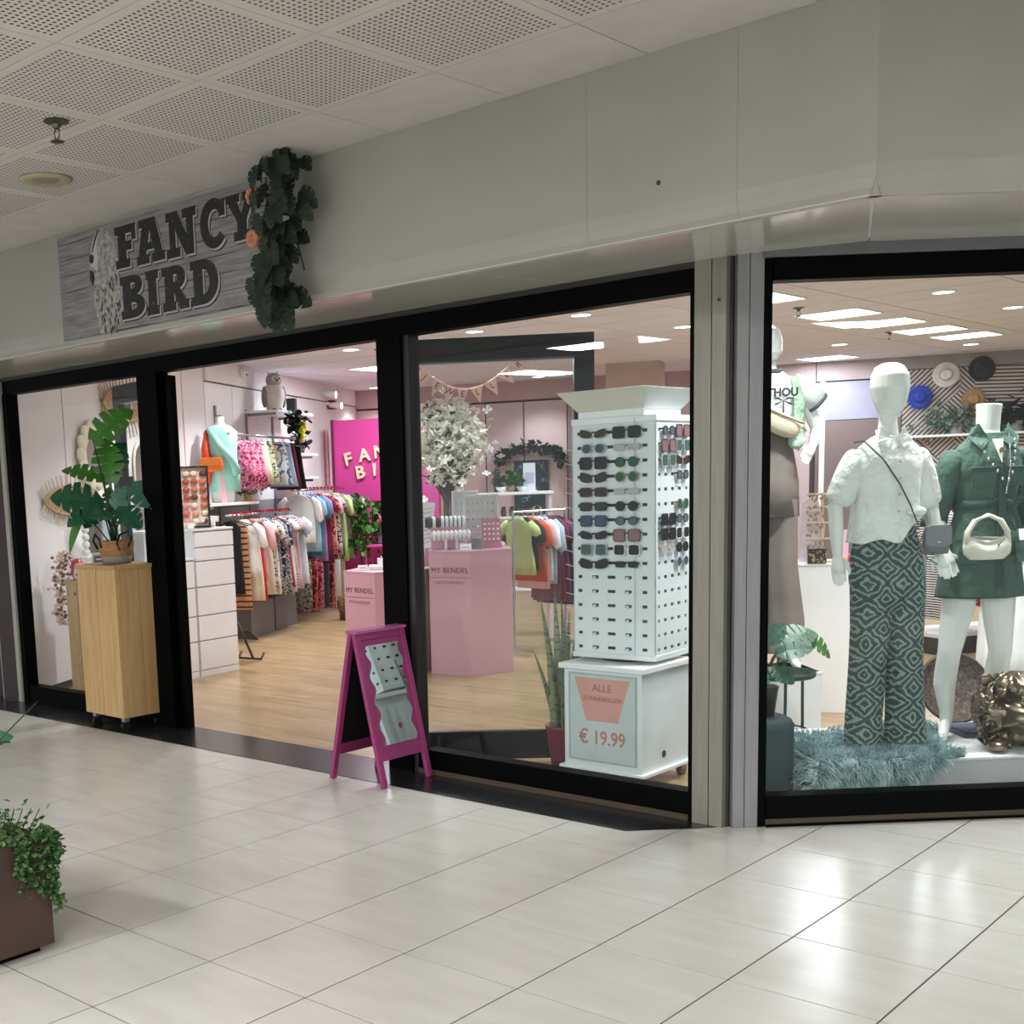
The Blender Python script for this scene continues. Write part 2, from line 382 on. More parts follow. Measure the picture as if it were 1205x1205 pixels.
# ================================================================ shopfront frames
def prismC(mb, t0, t1, o0, o1, z0, z1):   # box in the frame of the angled window (o to the hall)
    mb.add([onC(t, o, z) for z in (z0, z1) for o in (o1, o0) for t in (t0, t1)], [(0, 2, 3, 1), (4, 5, 7, 6), (0, 1, 5, 4), (2, 6, 7, 3), (0, 4, 6, 2), (1, 3, 7, 5)]); return mb
sfm = bpy.data.objects.new('trim_3', None); COL.objects.link(sfm); struct(sfm, 'black metal frame of the shopfront', 'frame')
MB().box(-9.2, -2.86, 5.34, 5.44, 2.525, 2.67).build('head_rail', MBLK, sfm)
MB().box(-9.2, -2.86, 5.325, 5.34, 2.63, 2.67).build('head_bead', M('grey_bead', '#2b2b2a', .4), sfm)
MB().box(-9.0, -8.94, 5.33, 5.44, 0, 2.53).build('jamb', MBLK, sfm)
MB().box(-7.18, -6.955, 5.33, 5.44, 0, 2.53).build('post', MBLK, sfm)
MB().box(-6.955, -6.885, 5.40, 5.45, 0, 2.50).build('door_stop', MBLK, sfm)
MB().box(-6.882, -6.835, 5.36, 5.41, .02, 2.49).build('door_guide', MBLK, sfm)
for z in (2.25, 1.75, 1.2): MB().cyl((-6.92, 5.395, z), (-6.92, 5.402, z), .007, n=6).build('bolt', M('bolt_steel', '#b9bcc0', .3, .8), sfm)
MB().box(-4.874, -4.69, 5.33, 5.44, 0, 2.53).build('post', MBLK, sfm)
MB().box(-4.69, -4.646, 5.35, 5.44, 0, 2.53).build('post_edge', M('dark_grey_edge', '#26282c', .35), sfm)
MB().box(-2.895, -2.868, 5.33, 5.44, 0, 2.53).build('jamb', MBLK, sfm)
MB().box(-8.94, -7.18, 5.34, 5.44, .0, .146).build('bottom_rail', MBLK, sfm); MB().box(-4.646, -2.895, 5.34, 5.44, .03, .146).build('bottom_rail', MBLK, sfm)
MB().box(-4.646, -2.895, 5.335, 5.43, 0, .032).build('wooden_packer', MWOODTRIM, sfm)
prismC(MB(), .045, 6.6, -.05, .05, 2.54, 2.64).build('head_rail', MBLK, sfm)
prismC(MB(), .0, 6.6, -.05, .06, 2.64, 2.71).build('head_cover', M('grey_head_cover', '#6f7275', .4, .3), sfm)
prismC(MB(), .045, 6.6, -.05, .05, .04, .150).build('bottom_rail', MBLK, sfm)
prismC(MB(), .045, 6.6, -.05, .045, .004, .04).build('wooden_packer', MWOODTRIM, sfm)
prismC(MB(), .045, 6.6, .045, .055, 0, .012).build('floor_bead', MBLK, sfm)
prismC(MB(), .005, .045, -.05, .04, 0, 2.645).build('jamb', MBLK, sfm)
# grey corner posts
cp = bpy.data.objects.new('trim_4', None); COL.objects.link(cp); struct(cp, 'grey metal corner post between the two window walls', 'post')
MB().box(-2.868, -2.785, 5.32, 5.44, 0, 2.66).build('post_strip', MGREYW, cp); MB().box(-2.780, -2.712, 5.32, 5.44, 0, 2.66).build('post_strip', MGREYW, cp)
MB().box(-2.715, -2.70, 5.36, 5.46, 0, 2.66).build('post_gap', M('post_gap_grey', '#3f4038', .5), cp)
prismC(MB(), -.115, -.062, -.06, .045, 0, 2.70).build('post_strip', MGREYP, cp); prismC(MB(), -.058, .004, -.06, .045, 0, 2.70).build('post_strip', MGREYP, cp)
for z in (2.47,): MB().cyl((-2.745, 5.316, z), (-2.745, 5.322, z), .008, n=6).build('screw', MJOINT, cp)
lp = MB().box(-9.3, -9.0, 5.31, 5.46, 0, 2.66).build('trim_5', M('light_grey_post', '#aaa9a2', .5)); struct(lp, 'grey metal post at the far end of the shopfront', 'post')
MB().box(-9.08, -9.075, 5.308, 5.312, 0, 2.66).build('joint', MJOINT, lp)
nb = MB().box(-16, -9.3, 5.36, 5.46, 0, 2.66).build('wall_neighbour', M('dark_blue_front', '#20262c', .4)); struct(nb, 'dark closed front of the neighbouring shop', 'wall')
# glass panes
w1 = MB().box(-8.94, -7.18, 5.384, 5.392, .14, 2.53).build('window_1', MGLASS); struct(w1, 'shop window pane in front of the eye mirrors', 'window')
w2 = MB().box(-4.646, -2.895, 5.384, 5.392, .14, 2.53).build('window_2', MGLASS); struct(w2, 'shop window pane in front of the sunglasses stand', 'window')
w3 = prismC(MB(), .045, 6.6, -.004, .004, .145, 2.545).build('window_3', MGLASS); struct(w3, 'angled shop window pane in front of the mannequins', 'window')
# door leaves, swung into the shop
def leaf(name, loc, rz, wdt, label, hinge=1):
    d = bpy.data.objects.new(name, None); COL.objects.link(d); d.location = loc; d.rotation_euler = (0, 0, R(rz)); struct(d, label, 'door')
    mk = M('door_black', '#10151b', .32, var=.15)
    MB().box(0, .07, -.025, .025, .03, 2.515).build('stile', mk, d); MB().box(wdt-.115, wdt, -.025, .025, .03, 2.515).build('stile', mk, d)
    MB().box(.07, wdt-.115, -.024, .024, 2.385, 2.515).build('top_rail', mk, d); MB().box(.07, wdt-.115, -.024, .024, .03, .20).build('bottom_rail', mk, d)
    MB().box(.07, wdt-.115, -.004, .004, .2, 2.385).build('pane', MGLASS, d)
    MB().box(wdt-.11, wdt-.01, -.06, .06, 1.70, 1.83).build('lock_box', M('lock_dark', '#151a1d', .4), d)
    MB().box(.07, wdt-.115, -.027, .027, 2.375, 2.385).build('bead', M('door_bead', '#5a6068', .3, .5), d)
    return d
leaf('door_1', (-4.80, 5.485, 0), 40, 1.09, 'black framed glass door leaf swung into the shop beside the sunglasses stand')
leaf('door_2', (-7.0, 5.48, 0), 168, .95, 'black framed glass door leaf folded back behind the window with the eye mirrors')
# ================================================================ shop walls and ceiling
def wallbox(name, P, D, N, t0, t1, o0, o1, z0, z1, mat, parent=None):
    vs = [tuple(P+D*t+N*o+Vector((0, 0, z))) for z in (z0, z1) for o in (o1, o0) for t in (t0, t1)]
    return MB().add(vs, [(0, 2, 3, 1), (4, 5, 7, 6), (0, 1, 5, 4), (2, 6, 7, 3), (0, 4, 6, 2), (1, 3, 7, 5)]).build(name, mat, parent)
def lbox(name, t0, t1, o0, o1, z0, z1, mat, parent=None): return wallbox(name, LA, LD, LN, t0, t1, o0, o1, z0, z1, mat, parent)
def bbox(name, t0, t1, o0, o1, z0, z1, mat, parent=None): return wallbox(name, BA, BD, BN, t0, t1, o0, o1, z0, z1, mat, parent)
def cbx(name, t0, t1, o0, o1, z0, z1, mat, parent=None): return wallbox(name, CA, CD, CN, t0, t1, o0, o1, z0, z1, mat, parent)
wl = lbox('wall_left', -.1, 10, -.25, -.02, 0, 3.2, MJOINT); struct(wl, 'pale pink panelled left wall of the shop', 'wall')
for a, b2 in ((-.05, .757), (.762, 1.56), (1.565, 2.43), (2.435, 3.29), (3.30, 3.885)): lbox('wall_panel', a, b2-.012, -.02, 0, .08, 3.2, MPINKW, wl)
for a, b2 in ((3.889, 4.7), (4.705, 5.5), (5.505, 6.3), (6.305, 7.1)): lbox('wall_panel', a, b2-.004, -.02, 0, 1.56, 2.90, MWHITEW, wl)
lbox('wall_panel', 3.889, 7.1, -.02, -.002, .1, 1.56, MGREYBK, wl)
lbox('wall_panel', 3.889, 10, -.02, .03, 2.915, 3.2, MPINKW, wl); lbox('wall_panel', 7.1, 10, -.02, .02, .08, 2.90, MPINKW, wl)
lbox('skirting', 3.9, 9, -.02, .02, 0, .1, M('dark_skirting', '#4a4446', .6), wl)
wb = bbox('wall_back', -8.2, 9, -.25, -.02, 0, 3.2, MJOINT); struct(wb, 'dusty pink panelled back wall of the shop', 'wall')
for a, b2 in ((-8, -6.9), (-6.9, -6.3), (-6.3, -5.73), (-5.73, -5.15), (-5.15, -4.5), (-4.5, -3.4), (-3.4, -2.2), (-2.2, -1.1)): bbox('wall_panel', a, b2-.02, -.02, 0, 0, 2.84, MBACKW, wb)
bbox('wall_panel', -8, -1.06, -.02, .04, 2.87, 3.2, M('dusty_pink_bulkhead', '#bda3a5', .55), wb); bbox('wall_panel', -1.05, .05, -.02, .04, 2.89, 3.2, M('mauve_bulkhead', '#b7a2a6', .55), wb)
bbox('wall_panel', -1.05, .05, -.02, .02, 2.35, 2.87, M('lavender_panel', '#a5a2ba', .5), wb); bbox('wall_panel', -1.05, .05, -.02, .03, 0, 2.34, M('brown_panel', '#7d6a69', .6), wb)
bbox('upright', -4.50, -4.46, 0, .02, .1, 2.84, M('perforated_upright', '#8f8688', .4, .4), wb)
bbox('upright', -1.0, -.93, .0, .06, .2, 2.88, MWHITE, wb)
def m_deco():
    """art-deco wallpaper of parallel lines turned a quarter from one triangle to the next"""
    m, nt, b = base('lined_wallpaper'); v = coords(nt)
    vo = tex(nt, 'Voronoi', v, Scale=1.5); vo.distance = 'MANHATTAN'
    def wv(rot):
        w = tex(nt, 'Wave', coords(nt, rot=(0, R(rot), 0)), Scale=6.6, Distortion=0.0); return w.outputs['Fac']
    w1, w2, w3 = wv(45), wv(-45), wv(88)
    sp = nt.nodes.new('ShaderNodeSeparateColor'); nt.links.new(vo.outputs['Color'], sp.inputs[0])
    def mix(f, a, c, th):
        t = nt.nodes.new('ShaderNodeMath'); t.operation = 'GREATER_THAN'; nt.links.new(f, t.inputs[0]); t.inputs[1].default_value = th
        mx = nt.nodes.new('ShaderNodeMix'); nt.links.new(t.outputs[0], mx.inputs[0]); nt.links.new(a, mx.inputs[2]); nt.links.new(c, mx.inputs[3]); return mx.outputs[0]
    f = mix(sp.outputs[0], w1, w2, .42); f = mix(sp.outputs[1], f, w3, .72)
    nt.links.new(ramp(nt, f, [(0, '#453a38'), (.40, '#cdbfb8')], 'CONSTANT'), b.inputs['Base Color']); b.inputs['Roughness'].default_value = .6
    return m
wp = MB().box(0, 4.5, -.02, .02, 0, 2.97).build('wall_covering', m_deco(), wb); wp.location = onB(.06, .02, 0); wp.rotation_euler = (0, 0, R(27))
bbox('ceiling_trim', .05, 5, -.02, .06, 2.98, 3.2, M('grey_trim', '#9b9596', .5), wb)
wr = MB().box(3.2, 3.4, 11.2, 22.5, 0, 3.2).build('wall_right', MWHITEW); struct(wr, 'white right wall of the shop', 'wall')
bh = MB().box(-9.3, -2.6, 5.42, 5.5, 2.66, 3.2).build('wall_inner', MWHITEW); struct(bh, 'white wall strip above the shopfront inside the shop', 'wall')
cbx('wall_panel', -.1, 8, -.14, -.06, 2.70, 3.2, MWHITEW, bh)
co = MB().box(-.34, .34, -.25, .25, 0, ZC).build('wall_column', M('beige_pink_column', '#bda69b', .55)); co.location = (-8.72, 14.6, 0); co.rotation_euler = (0, 0, R(20))
struct(co, 'square beige pink column behind the sunglasses stand', 'column')
sc_ = MB().prism([(-16, 5.44), (-2.64, 5.44), (9, 17.1), (9, 24), (-16, 24)], ZC+.012, ZC+.06).build('ceiling', MCJ); struct(sc_, 'white tiled ceiling of the shop', 'ceiling')
ct = MB().box(-.597, .597, -.291, .291, 0, .012).mesh('ceiling_tile', MSCEIL)
for i in range(-8, 3):
    for j in range(-7, 15):
        cx, cy = -4.43+1.21*i+.605, 9.94+.598*j+.3
        if cy < 5.55 or cy-cx < 8.5 or (cx+13.4)*-.891+(cy-14.15)*-.454 > .6 or (cy-17.7)*.891-(cx+6.48)*.454 > .5: continue
        obj('ceiling_tile', ct, sc_, (cx, cy, ZC))
# ================================================================ shop lamps
LMAT = emit('lamp_panel', '#fbfdff', 5.0)
def panel_lamp(x, y, label, power=42):
    t = thing('ceiling_panel_lamp', label, 'lamp', (x, y, ZC), 0, 'square panel lamps in the shop ceiling')
    MB().box(-.30, .30, -.30, .30, -.008, 0).build('diffuser', LMAT, t)
    f = MB()
    for a in ((-.31, .31, -.31, -.30), (-.31, .31, .30, .31), (-.31, -.30, -.30, .30), (.30, .31, -.30, .30)): f.box(a[0], a[1], a[2], a[3], -.012, 0)
    f.build('frame', MWHITE, t); area('panel_lamp_light', (x, y, ZC-.02), .58, power, (.88, .94, 1))
LB = 'square white panel lamp in the shop ceiling'
for x, y in ((-4.97, 10.3), (-4.97, 12.0), (-4.97, 13.2), (-4.95, 14.4), (-4.92, 15.5), (-7.0, 16.6)): panel_lamp(x, y, LB)
panel_lamp(-10.6, 11.7, LB, 70)
def downlight(x, y, power=16, spot=True):
    t = thing('ceiling_downlight', 'round recessed downlight in the shop ceiling', 'lamp', (x, y, ZC), 0, 'round downlights in the shop ceiling')
    MB().lathe([(.10, 0), (.105, -.006), (.088, -.01), (.085, -.004)], 16, cap=False).build('ring', MWHITE, t)
    MB().lathe([(.0005, -.007), (.086, -.007), (.086, 0), (.0005, 0)], 16).build('diffuser', emit('lamp_spot', '#fff8f2', 9.0), t)
    if spot:
        l = bpy.data.lights.new('downlight_light', 'SPOT'); l.energy = power*6; l.spot_size = R(120); l.spot_blend = .7; l.shadow_soft_size = .08; l.color = (1, .98, .97)
        o = bpy.data.objects.new('downlight_light', l); COL.objects.link(o); o.location = (x, y, ZC-.03)
for x, y in ((-3.81, 11.38), (-3.77, 13.16), (-6.17, 14.96), (-5.24, 16.68), (-7.63, 9.78), (-6.36, 9.72), (-6.30, 11.46), (-10.5, 14.93), (-12.8, 13.95), (-11.2, 13.3), (-9.33, 9.8),
             (-5.2, 6.9), (-3.4, 7.6), (-2.6, 9.0)): downlight(x, y)
for x, y in ((-9.1, 7.5), (-7.8, 6.7), (-9.8, 9.1)): downlight(x, y, 28)  # added downlights that brighten the left side of the shop
for tt in (.35, 1.05, 1.75, 2.6):
    q = onC(tt, -.62); downlight(q[0], q[1], 24)  # downlights added to brighten the mannequin window
def sprinkler(x, y, z):
    t = thing('sprinkler_head', 'small metal sprinkler head under the '+('perforated walkway ceiling' if y < 4 else 'white shop ceiling'), 'sprinkler', (x, y, z), 0, 'sprinkler heads under the ceilings')
    ms = M('sprinkler_steel', '#55524e', .35, .8)
    MB().lathe([(.05, 0), (.05, -.006), (.02, -.014), (.012, -.03)], 12).build('escutcheon', ms, t)
    for s in (-1, 1): MB().tube([(0, 0, -.028), (s*.016, 0, -.04), (s*.016, 0, -.06), (0, 0, -.075)], .003, 5).build('arm', ms, t)
    MB().lathe([(.004, -.07), (.028, -.078), (.028, -.081), (.001, -.083)], 10).build('deflector', ms, t)
sprinkler(-4.307, 2.885, 3.164); sprinkler(-5.0, 11.2, ZC); sprinkler(-9.2, 10.1, ZC); sprinkler(-5.3, 14.2, ZC)
# ================================================================ plants
def leafmesh(name, mat, L=1, Wd=.5, notch=0, droop=.25, fold=.12, n=36, heart=.12):
    """leaf along +Y from the stalk, flat side up (+Z), optionally cut by notches like a split-leaf"""
    mb = MB()
    for side in (-1, 1):
        vs = []
        for i in range(n+1):
            s = i/n; w = Wd*.5*(math.sin(math.pi*min(1, s*.97+.03))**.62)*(1.12-.45*s)
            if notch and .12 < s < .95:
                ph = (s*notch) % 1
                if ph > .80: w *= .40
            z = -droop*s*s*L
            back = -heart*L*(1-s)**6
            for k in (0, .55, 1):
                yy = s*L+(back*k if s < .3 else 0)+(.05*L*k if notch else 0)
                vs.append((side*w*k*L, yy, z+fold*w*L*k*(1.3 if not notch else 1)-.25*fold*L*k*k*.5))
        fs = []
        for i in range(n):
            for k in range(2):
                q = (i*3+k, i*3+k+1, i*3+k+4, i*3+k+3); fs.append(q if side > 0 else tuple(reversed(q)))
        mb.add(vs, fs)
    return mb.mesh(name, mat, True)
def aim(b, p, nrm=(0, -1, .6)):
    """matrix that lays a leaf from b to p with its face towards nrm (leaf of unit length)"""
    b, p = Vector(b), Vector(p); y = p-b; L = y.length; y.normalize(); n = Vector(nrm)
    x = y.cross(n); x = x.normalized() if x.length > 1e-5 else Vector((1, 0, 0)); z = x.cross(y)
    return Matrix(((x.x*L, y.x*L, z.x*L, b.x), (x.y*L, y.y*L, z.y*L, b.y), (x.z*L, y.z*L, z.z*L, b.z), (0, 0, 0, 1)))
def leafmat(name, c1, c2, rough=.35):
    m, nt, b = base(name); v = coords(nt)
    w = tex(nt, 'Wave', coords(nt, rot=(0, 0, R(35))), Scale=9, Distortion=2.0)
    nt.links.new(ramp(nt, w.outputs['Fac'], [(0, c1), (1, c2)]), b.inputs['Base Color']); b.inputs['Roughness'].default_value = rough
    return m
LG1 = leafmat('leaf_deep_green', '#1c4a34', '#2c6b4b'); LG2 = leafmat('leaf_bright_green', '#2f6424', '#4d8a34'); LG3 = leafmat('leaf_grey_green', '#2f6150', '#568a76')
LDK = leafmat('leaf_dark', '#0a180e', '#142a18', .75)
ML1 = leafmesh('leaf', LG1, 1, .98, 5); ML2 = leafmesh('leaf', LG2, 1, .80, 5); ML3 = leafmesh('leaf', LG3, 1, .98, 4, .2); MLD = leafmesh('leaf', LDK, 1, 1.0, 4, .35)
PL1 = leafmesh('leaf', LG1, 1, .5, 0, .3); PL2 = leafmesh('leaf', LG2, 1, .3, 0, .3)
MSTEM = M('plant_stem', '#243b22', .5)
def foliage(name, mat, pts, size, parent, seed=1, flat=.5, n=4):
    """many small leaves too many to count, one part"""
    r_ = random.Random(seed); mb = MB()
    for p in pts:
        m = T(*p) @ Matrix.Rotation(r_.uniform(0, 6.28), 4, 'Z') @ Matrix.Rotation(r_.uniform(-1.2, 1.2), 4, 'X')
        s = size*r_.uniform(.7, 1.3)
        mb.add([(0, 0, 0), (s*.45, s*.35, s*.12), (s*.38, s*.8, 0), (0, s, -s*.1), (-s*.38, s*.8, 0), (-s*.45, s*.35, s*.12)], [(0, 1, 2, 3), (0, 3, 4, 5)], m)
    o = mb.build(name, mat, parent); o['kind'] = 'stuff'; return o
# ================================================================ sign board on the fascia
SX0, SZ0, SY = -6.124, 2.575, 4.055
sg = thing('shop_sign', 'wide grey plank-print sign with black slab letters and a bird', 'sign', (SX0, SY, SZ0))
def m_planks():
    m, nt, b = base('printed_grey_planks'); v = coords(nt)
    n = tex(nt, 'Noise', coords(nt, (1.5, 1, 26)), Scale=2.4, Detail=7.0, Roughness=.7)
    col = ramp(nt, n.outputs['Fac'], [(.3, '#4c4a4d'), (.5, '#777577'), (.68, '#8d8b8b')])
    sp = nt.nodes.new('ShaderNodeSeparateXYZ'); nt.links.new(v, sp.inputs[0])
    fr = nt.nodes.new('ShaderNodeMath'); fr.operation = 'FRACT'; mu = nt.nodes.new('ShaderNodeMath'); mu.operation = 'MULTIPLY'; mu.inputs[1].default_value = 11.6
    nt.links.new(sp.outputs[2], mu.inputs[0]); nt.links.new(mu.outputs[0], fr.inputs[0])
    gt = nt.nodes.new('ShaderNodeMath'); gt.operation = 'LESS_THAN'; gt.inputs[1].default_value = .06; nt.links.new(fr.outputs[0], gt.inputs[0])
    n2 = tex(nt, 'Noise', coords(nt, (1.1, 1, 1)), Scale=2.2, Detail=2.0)
    edge = ramp(nt, n2.outputs['Fac'], [(.42, '#000000'), (.56, '#ffffff')])
    mm = nt.nodes.new('ShaderNodeMath'); mm.operation = 'MULTIPLY'; nt.links.new(gt.outputs[0], mm.inputs[0]); nt.links.new(edge, mm.inputs[1])
    mx = nt.nodes.new('ShaderNodeMix'); mx.data_type = 'RGBA'; nt.links.new(mm.outputs[0], mx.inputs[0]); nt.links.new(col, mx.inputs[6]); mx.inputs[7].default_value = lin('#27262a')
    nt.links.new(mx.outputs[2], b.inputs['Base Color']); b.inputs['Roughness'].default_value = .5
    return m
MB().box(0, 1.748, 0, .012, 0, .56).build('board', m_planks(), sg)
def halfbowl(cx, cy, rx, ry, ix, iy, x0, n=10):
    o = [(cx+rx*math.cos(a), cy+ry*math.sin(a)) for a in [math.pi*(i/n-.5) for i in range(n+1)]]
    i_ = [(cx+ix*math.cos(a), cy+iy*math.sin(a)) for a in [math.pi*(i/n-.5) for i in range(n+1)]]
    qs = [[o[k], o[k+1], i_[k+1], i_[k]] for k in range(n)]
    return qs+[[(x0, cy+iy), (cx, cy+iy), (cx, cy+ry), (x0, cy+ry)], [(x0, cy-ry), (cx, cy-ry), (cx, cy-iy), (x0, cy-iy)]]
def stemslab(r_=.46): return [[(.1, 0), (.44, 0), (.44, 1), (.1, 1)], [(0, .8), (r_, .8), (r_, 1), (0, 1)], [(0, 0), (r_, 0), (r_, .2), (0, .2)]]
def arcC(n=16):
    o, i_ = [], []
    for k in range(n+1):
        a = R(42+k*(318-42)/n); o.append((.55+.55*math.cos(a), .5+.52*math.sin(a))); i_.append((.58+.26*math.cos(a), .5+.29*math.sin(a)))
    return [[o[k], o[k+1], i_[k+1], i_[k]] for k in range(n)]+[[(.76, .62), (1, .62), (1, .96), (.80, .86)]]
Ah = [(.12, 1), (.5, 1), (.5, .74), (.42, .46), (.5, .46), (.5, .3), (.37, .3), (.34, .2), (.45, .2), (.45, 0), (0, 0), (0, .2), (.07, .2), (.24, .82), (.12, .82)]
Ar = [(.5, 1), (.70, 1), (.93, .2), (1, .2), (1, 0), (.55, 0), (.55, .2), (.66, .2), (.63, .3), (.5, .3), (.5, .46), (.58, .46), (.5, .74)]
GLY = {
 'F': [[(0, 1), (1, 1), (1, .62), (.82, .62), (.80, .80), (.52, .80), (.52, .62), (.78, .62), (.78, .40), (.52, .40), (.52, .2), (.68, .2), (.68, 0), (0, 0), (0, .2), (.14, .2), (.14, .8), (0, .8)]],
 'A': [Ah, Ar],
 'N': [[(0, 1), (.38, 1), (.68, .45), (.68, .8), (.56, .8), (.56, 1), (1, 1), (1, .8), (.9, .8), (.9, 0), (.64, 0), (.30, .58), (.30, .2), (.44, .2), (.44, 0), (0, 0), (0, .2), (.1, .2), (.1, .8), (0, .8)]],
 'C': arcC(),
 'Y': [[(0, 1), (.46, 1), (.46, .82), (.38, .82), (.52, .56), (.64, .82), (.57, .82), (.57, 1), (1, 1), (1, .82), (.93, .82), (.68, .42), (.68, .2), (.80, .2), (.80, 0), (.24, 0), (.24, .2), (.36, .2), (.36, .42), (.08, .82), (0, .82)]],
 'B': stemslab()+halfbowl(.52, .755, .40, .245, .12, .07, .4)+halfbowl(.54, .275, .46, .275, .14, .085, .4),
 'I': [[(.16, 0), (.84, 0), (.84, 1), (.16, 1)], [(0, .8), (1, .8), (1, 1), (0, 1)], [(0, 0), (1, 0), (1, .2), (0, .2)]],
 'R': stemslab(.5)+halfbowl(.5, .725, .40, .275, .10, .09, .4)+[[(.42, .48), (.66, .50), (.90, .2), (1, .2), (1, 0), (.66, 0), (.5, .3)]],
 'D': stemslab(.44)+halfbowl(.44, .5, .56, .5, .24, .28, .38, 14)}
MINK = pattern('worn_black_print', [(.0, '#08080a'), (.60, '#0b0b0d'), (.72, '#4a4a4c')], 45, rough=.45, interp='LINEAR', detail=6)
MINK2 = M('flat_black_print', '#101012', .5); MGAP = M('print_light_grey', '#9b9998', .5)
for ch, u0, u1, v0, v1 in (('F', .55, .735, .315, .53), ('A', .735, .975, .308, .53), ('N', .994, 1.235, .302, .525), ('C', 1.265, 1.455, .302, .53), ('Y', 1.465, 1.68, .305, .522),
                           ('B', .572, .785, .05, .27), ('I', .80, .905, .045, .268), ('R', .936, 1.15, .045, .265), ('D', 1.17, 1.385, .045, .262)):
    for k, (dx, dz, y, mt) in enumerate(((.016, -.016, -.0008, MINK2), (.010, -.010, -.0016, MGAP), (0, 0, -.003, MINK))):
        mb = MB()
        for q, p in enumerate(GLY[ch]): mb.prism([(u0+(u1-u0)*x, v0+(v1-v0)*z) for x, z in p], 0, -y+.00003*q, UP)
        o = mb.build(('letter_shadow', 'letter_outline', 'letter')[k], mt, sg, loc=(dx, 0, dz))
# printed bird
def flat(name, poly, y, mat, parent=sg): return MB().prism(poly, 0, y, UP).build(name, mat, parent)
MB1 = pattern('print_bird_grey', [(.3, '#5d5b5c'), (.5, '#8b8987'), (.7, '#aaa8a5')], 34, interp='LINEAR', detail=6); MB2 = M('print_dark', '#1b1a1d', .5); MB3 = M('print_pale', '#a9a7a4', .5)
bird = flat('bird_body', [(.40, .0), (.52, .0), (.585, .06), (.60, .16), (.585, .26), (.57, .30), (.56, .42), (.52, .50), (.45, .55), (.405, .556), (.36, .52), (.325, .46), (.305, .40), (.30, .345), (.315, .29), (.33, .25), (.325, .17), (.345, .08), (.365, 0)], .0012, MB1)
flat('bird_face', [(.405, .55), (.36, .515), (.325, .455), (.305, .395), (.33, .36), (.372, .33), (.385, .40), (.38, .47)], .0018, MB3, bird)
flat('bird_brow', [(.40, .55), (.36, .50), (.33, .44), (.335, .435), (.37, .49), (.41, .545)], .0026, MB2, bird)
flat('bird_eye', [(.325+.022*math.cos(a*.7854), .405+.026*math.sin(a*.7854)) for a in range(8)], .0026, MB2, bird)
flat('bird_beak', [(.303, .35), (.30, .30), (.322, .262), (.345, .30), (.335, .335)], .0026, MB2, bird)
rb = random.Random(3); fm = MB()  # printed feather flecks, too many to count
for i in range(46):
    u, v = rb.uniform(.345, .57), rb.uniform(.02, .30); a = rb.uniform(-1.9, -1.3); l = rb.uniform(.02, .05)
    if u < .345+.02*(v > .25): continue
    c, s = math.cos(a)*l, math.sin(a)*l; w = .006
    fm.prism([(u, v), (u+c*.5-w, v+s*.5), (u+c, v+s), (u+c*.5+w, v+s*.5)], 0, .0022, UP)
fm.build('bird_feathers', MB2, bird)['kind'] = 'stuff'
# ---------------------------------------------------------------- leaf garland at the end of the sign
ga = thing('leaf_garland', 'dark artificial leaf garland with peach flowers hanging at the sign end', 'garland', (-4.30, 4.03, 2.55))
rg = random.Random(11)
MB().tube([(.16, -.02, .64), (.1, -.05, .5), (.06, -.06, .3), (.10, -.05, .12), (.14, -.05, -.05)], .012, 6).build('vine', MSTEM, ga)
MB().tube([(.14, -.02, .42), (.17, -.02, .25), (.21, -.02, .12)], .004, 5).build('vine', MSTEM, ga)
for i in range(90):
    z = rg.uniform(-.04, .62); cx = .05+.07*(z > .35)-.03*(z < .2); x = cx+.07+rg.uniform(-.09, .09); y = -.05-rg.uniform(0, .16)
    l = rg.uniform(.065, .11); a = rg.uniform(-2.3, -.6); dy = rg.uniform(-.5, .1)
    d = Vector((math.cos(a), dy, math.sin(a))).normalized()*l
    obj('leaf', MLD, ga, mw=aim((x, y, z), (x+d.x, y+d.y, z+d.z), (rg.uniform(-.5, .5), -1, rg.uniform(.1, .8))))
for b, p in (((.18, -.03, .40), (.27, -.05, .42)), ((.17, -.03, .28), (.25, -.05, .25)), ((.14, -.06, .02), (.26, -.07, -.02)), ((.04, -.06, -.02), (.06, -.08, -.14)), ((.08, -.06, -.0), (.14, -.08, -.12)), ((.1, -.06, .05), (.2, -.08, .0))):
    obj('leaf', MLD, ga, mw=aim(b, p))
MPEACH = M('peach_petal', '#b5785a', .6, var=.2)
for fx, fz in ((-.07, .49), (-.08, .30)):
    f = MB().sph((fx, -.06, fz), .022, 8, 6).build('flower', M('flower_heart', '#b5653c', .6), ga, True)
    for k in range(8):
        a = k*.785; MB().sph((fx+.026*math.cos(a), -.065, fz+.026*math.sin(a)), (.019, .012, .019), 8, 5).build('petal', MPEACH, f, True)
# ---------------------------------------------------------------- ceiling loudspeaker
sp = thing('ceiling_speaker', 'round cream ceiling loudspeaker in a perforated tile', 'speaker', (-5.10, 3.338, 3.164))
MCRM = M('aged_cream_plastic', '#9c937c', .5)
MB().lathe([(.060, -.004), (.095, -.018), (.120, -.010), (.122, 0), (.06, 0)], 28, cap=False).build('bezel', MCRM, sp, True)
MB().lathe([(.001, -.010), (.06, -.010), (.066, -.004), (.066, 0), (.001, 0)], 24).build('grille', M('speaker_grille', '#857c68', .6, bump=.5, bscale=300), sp)
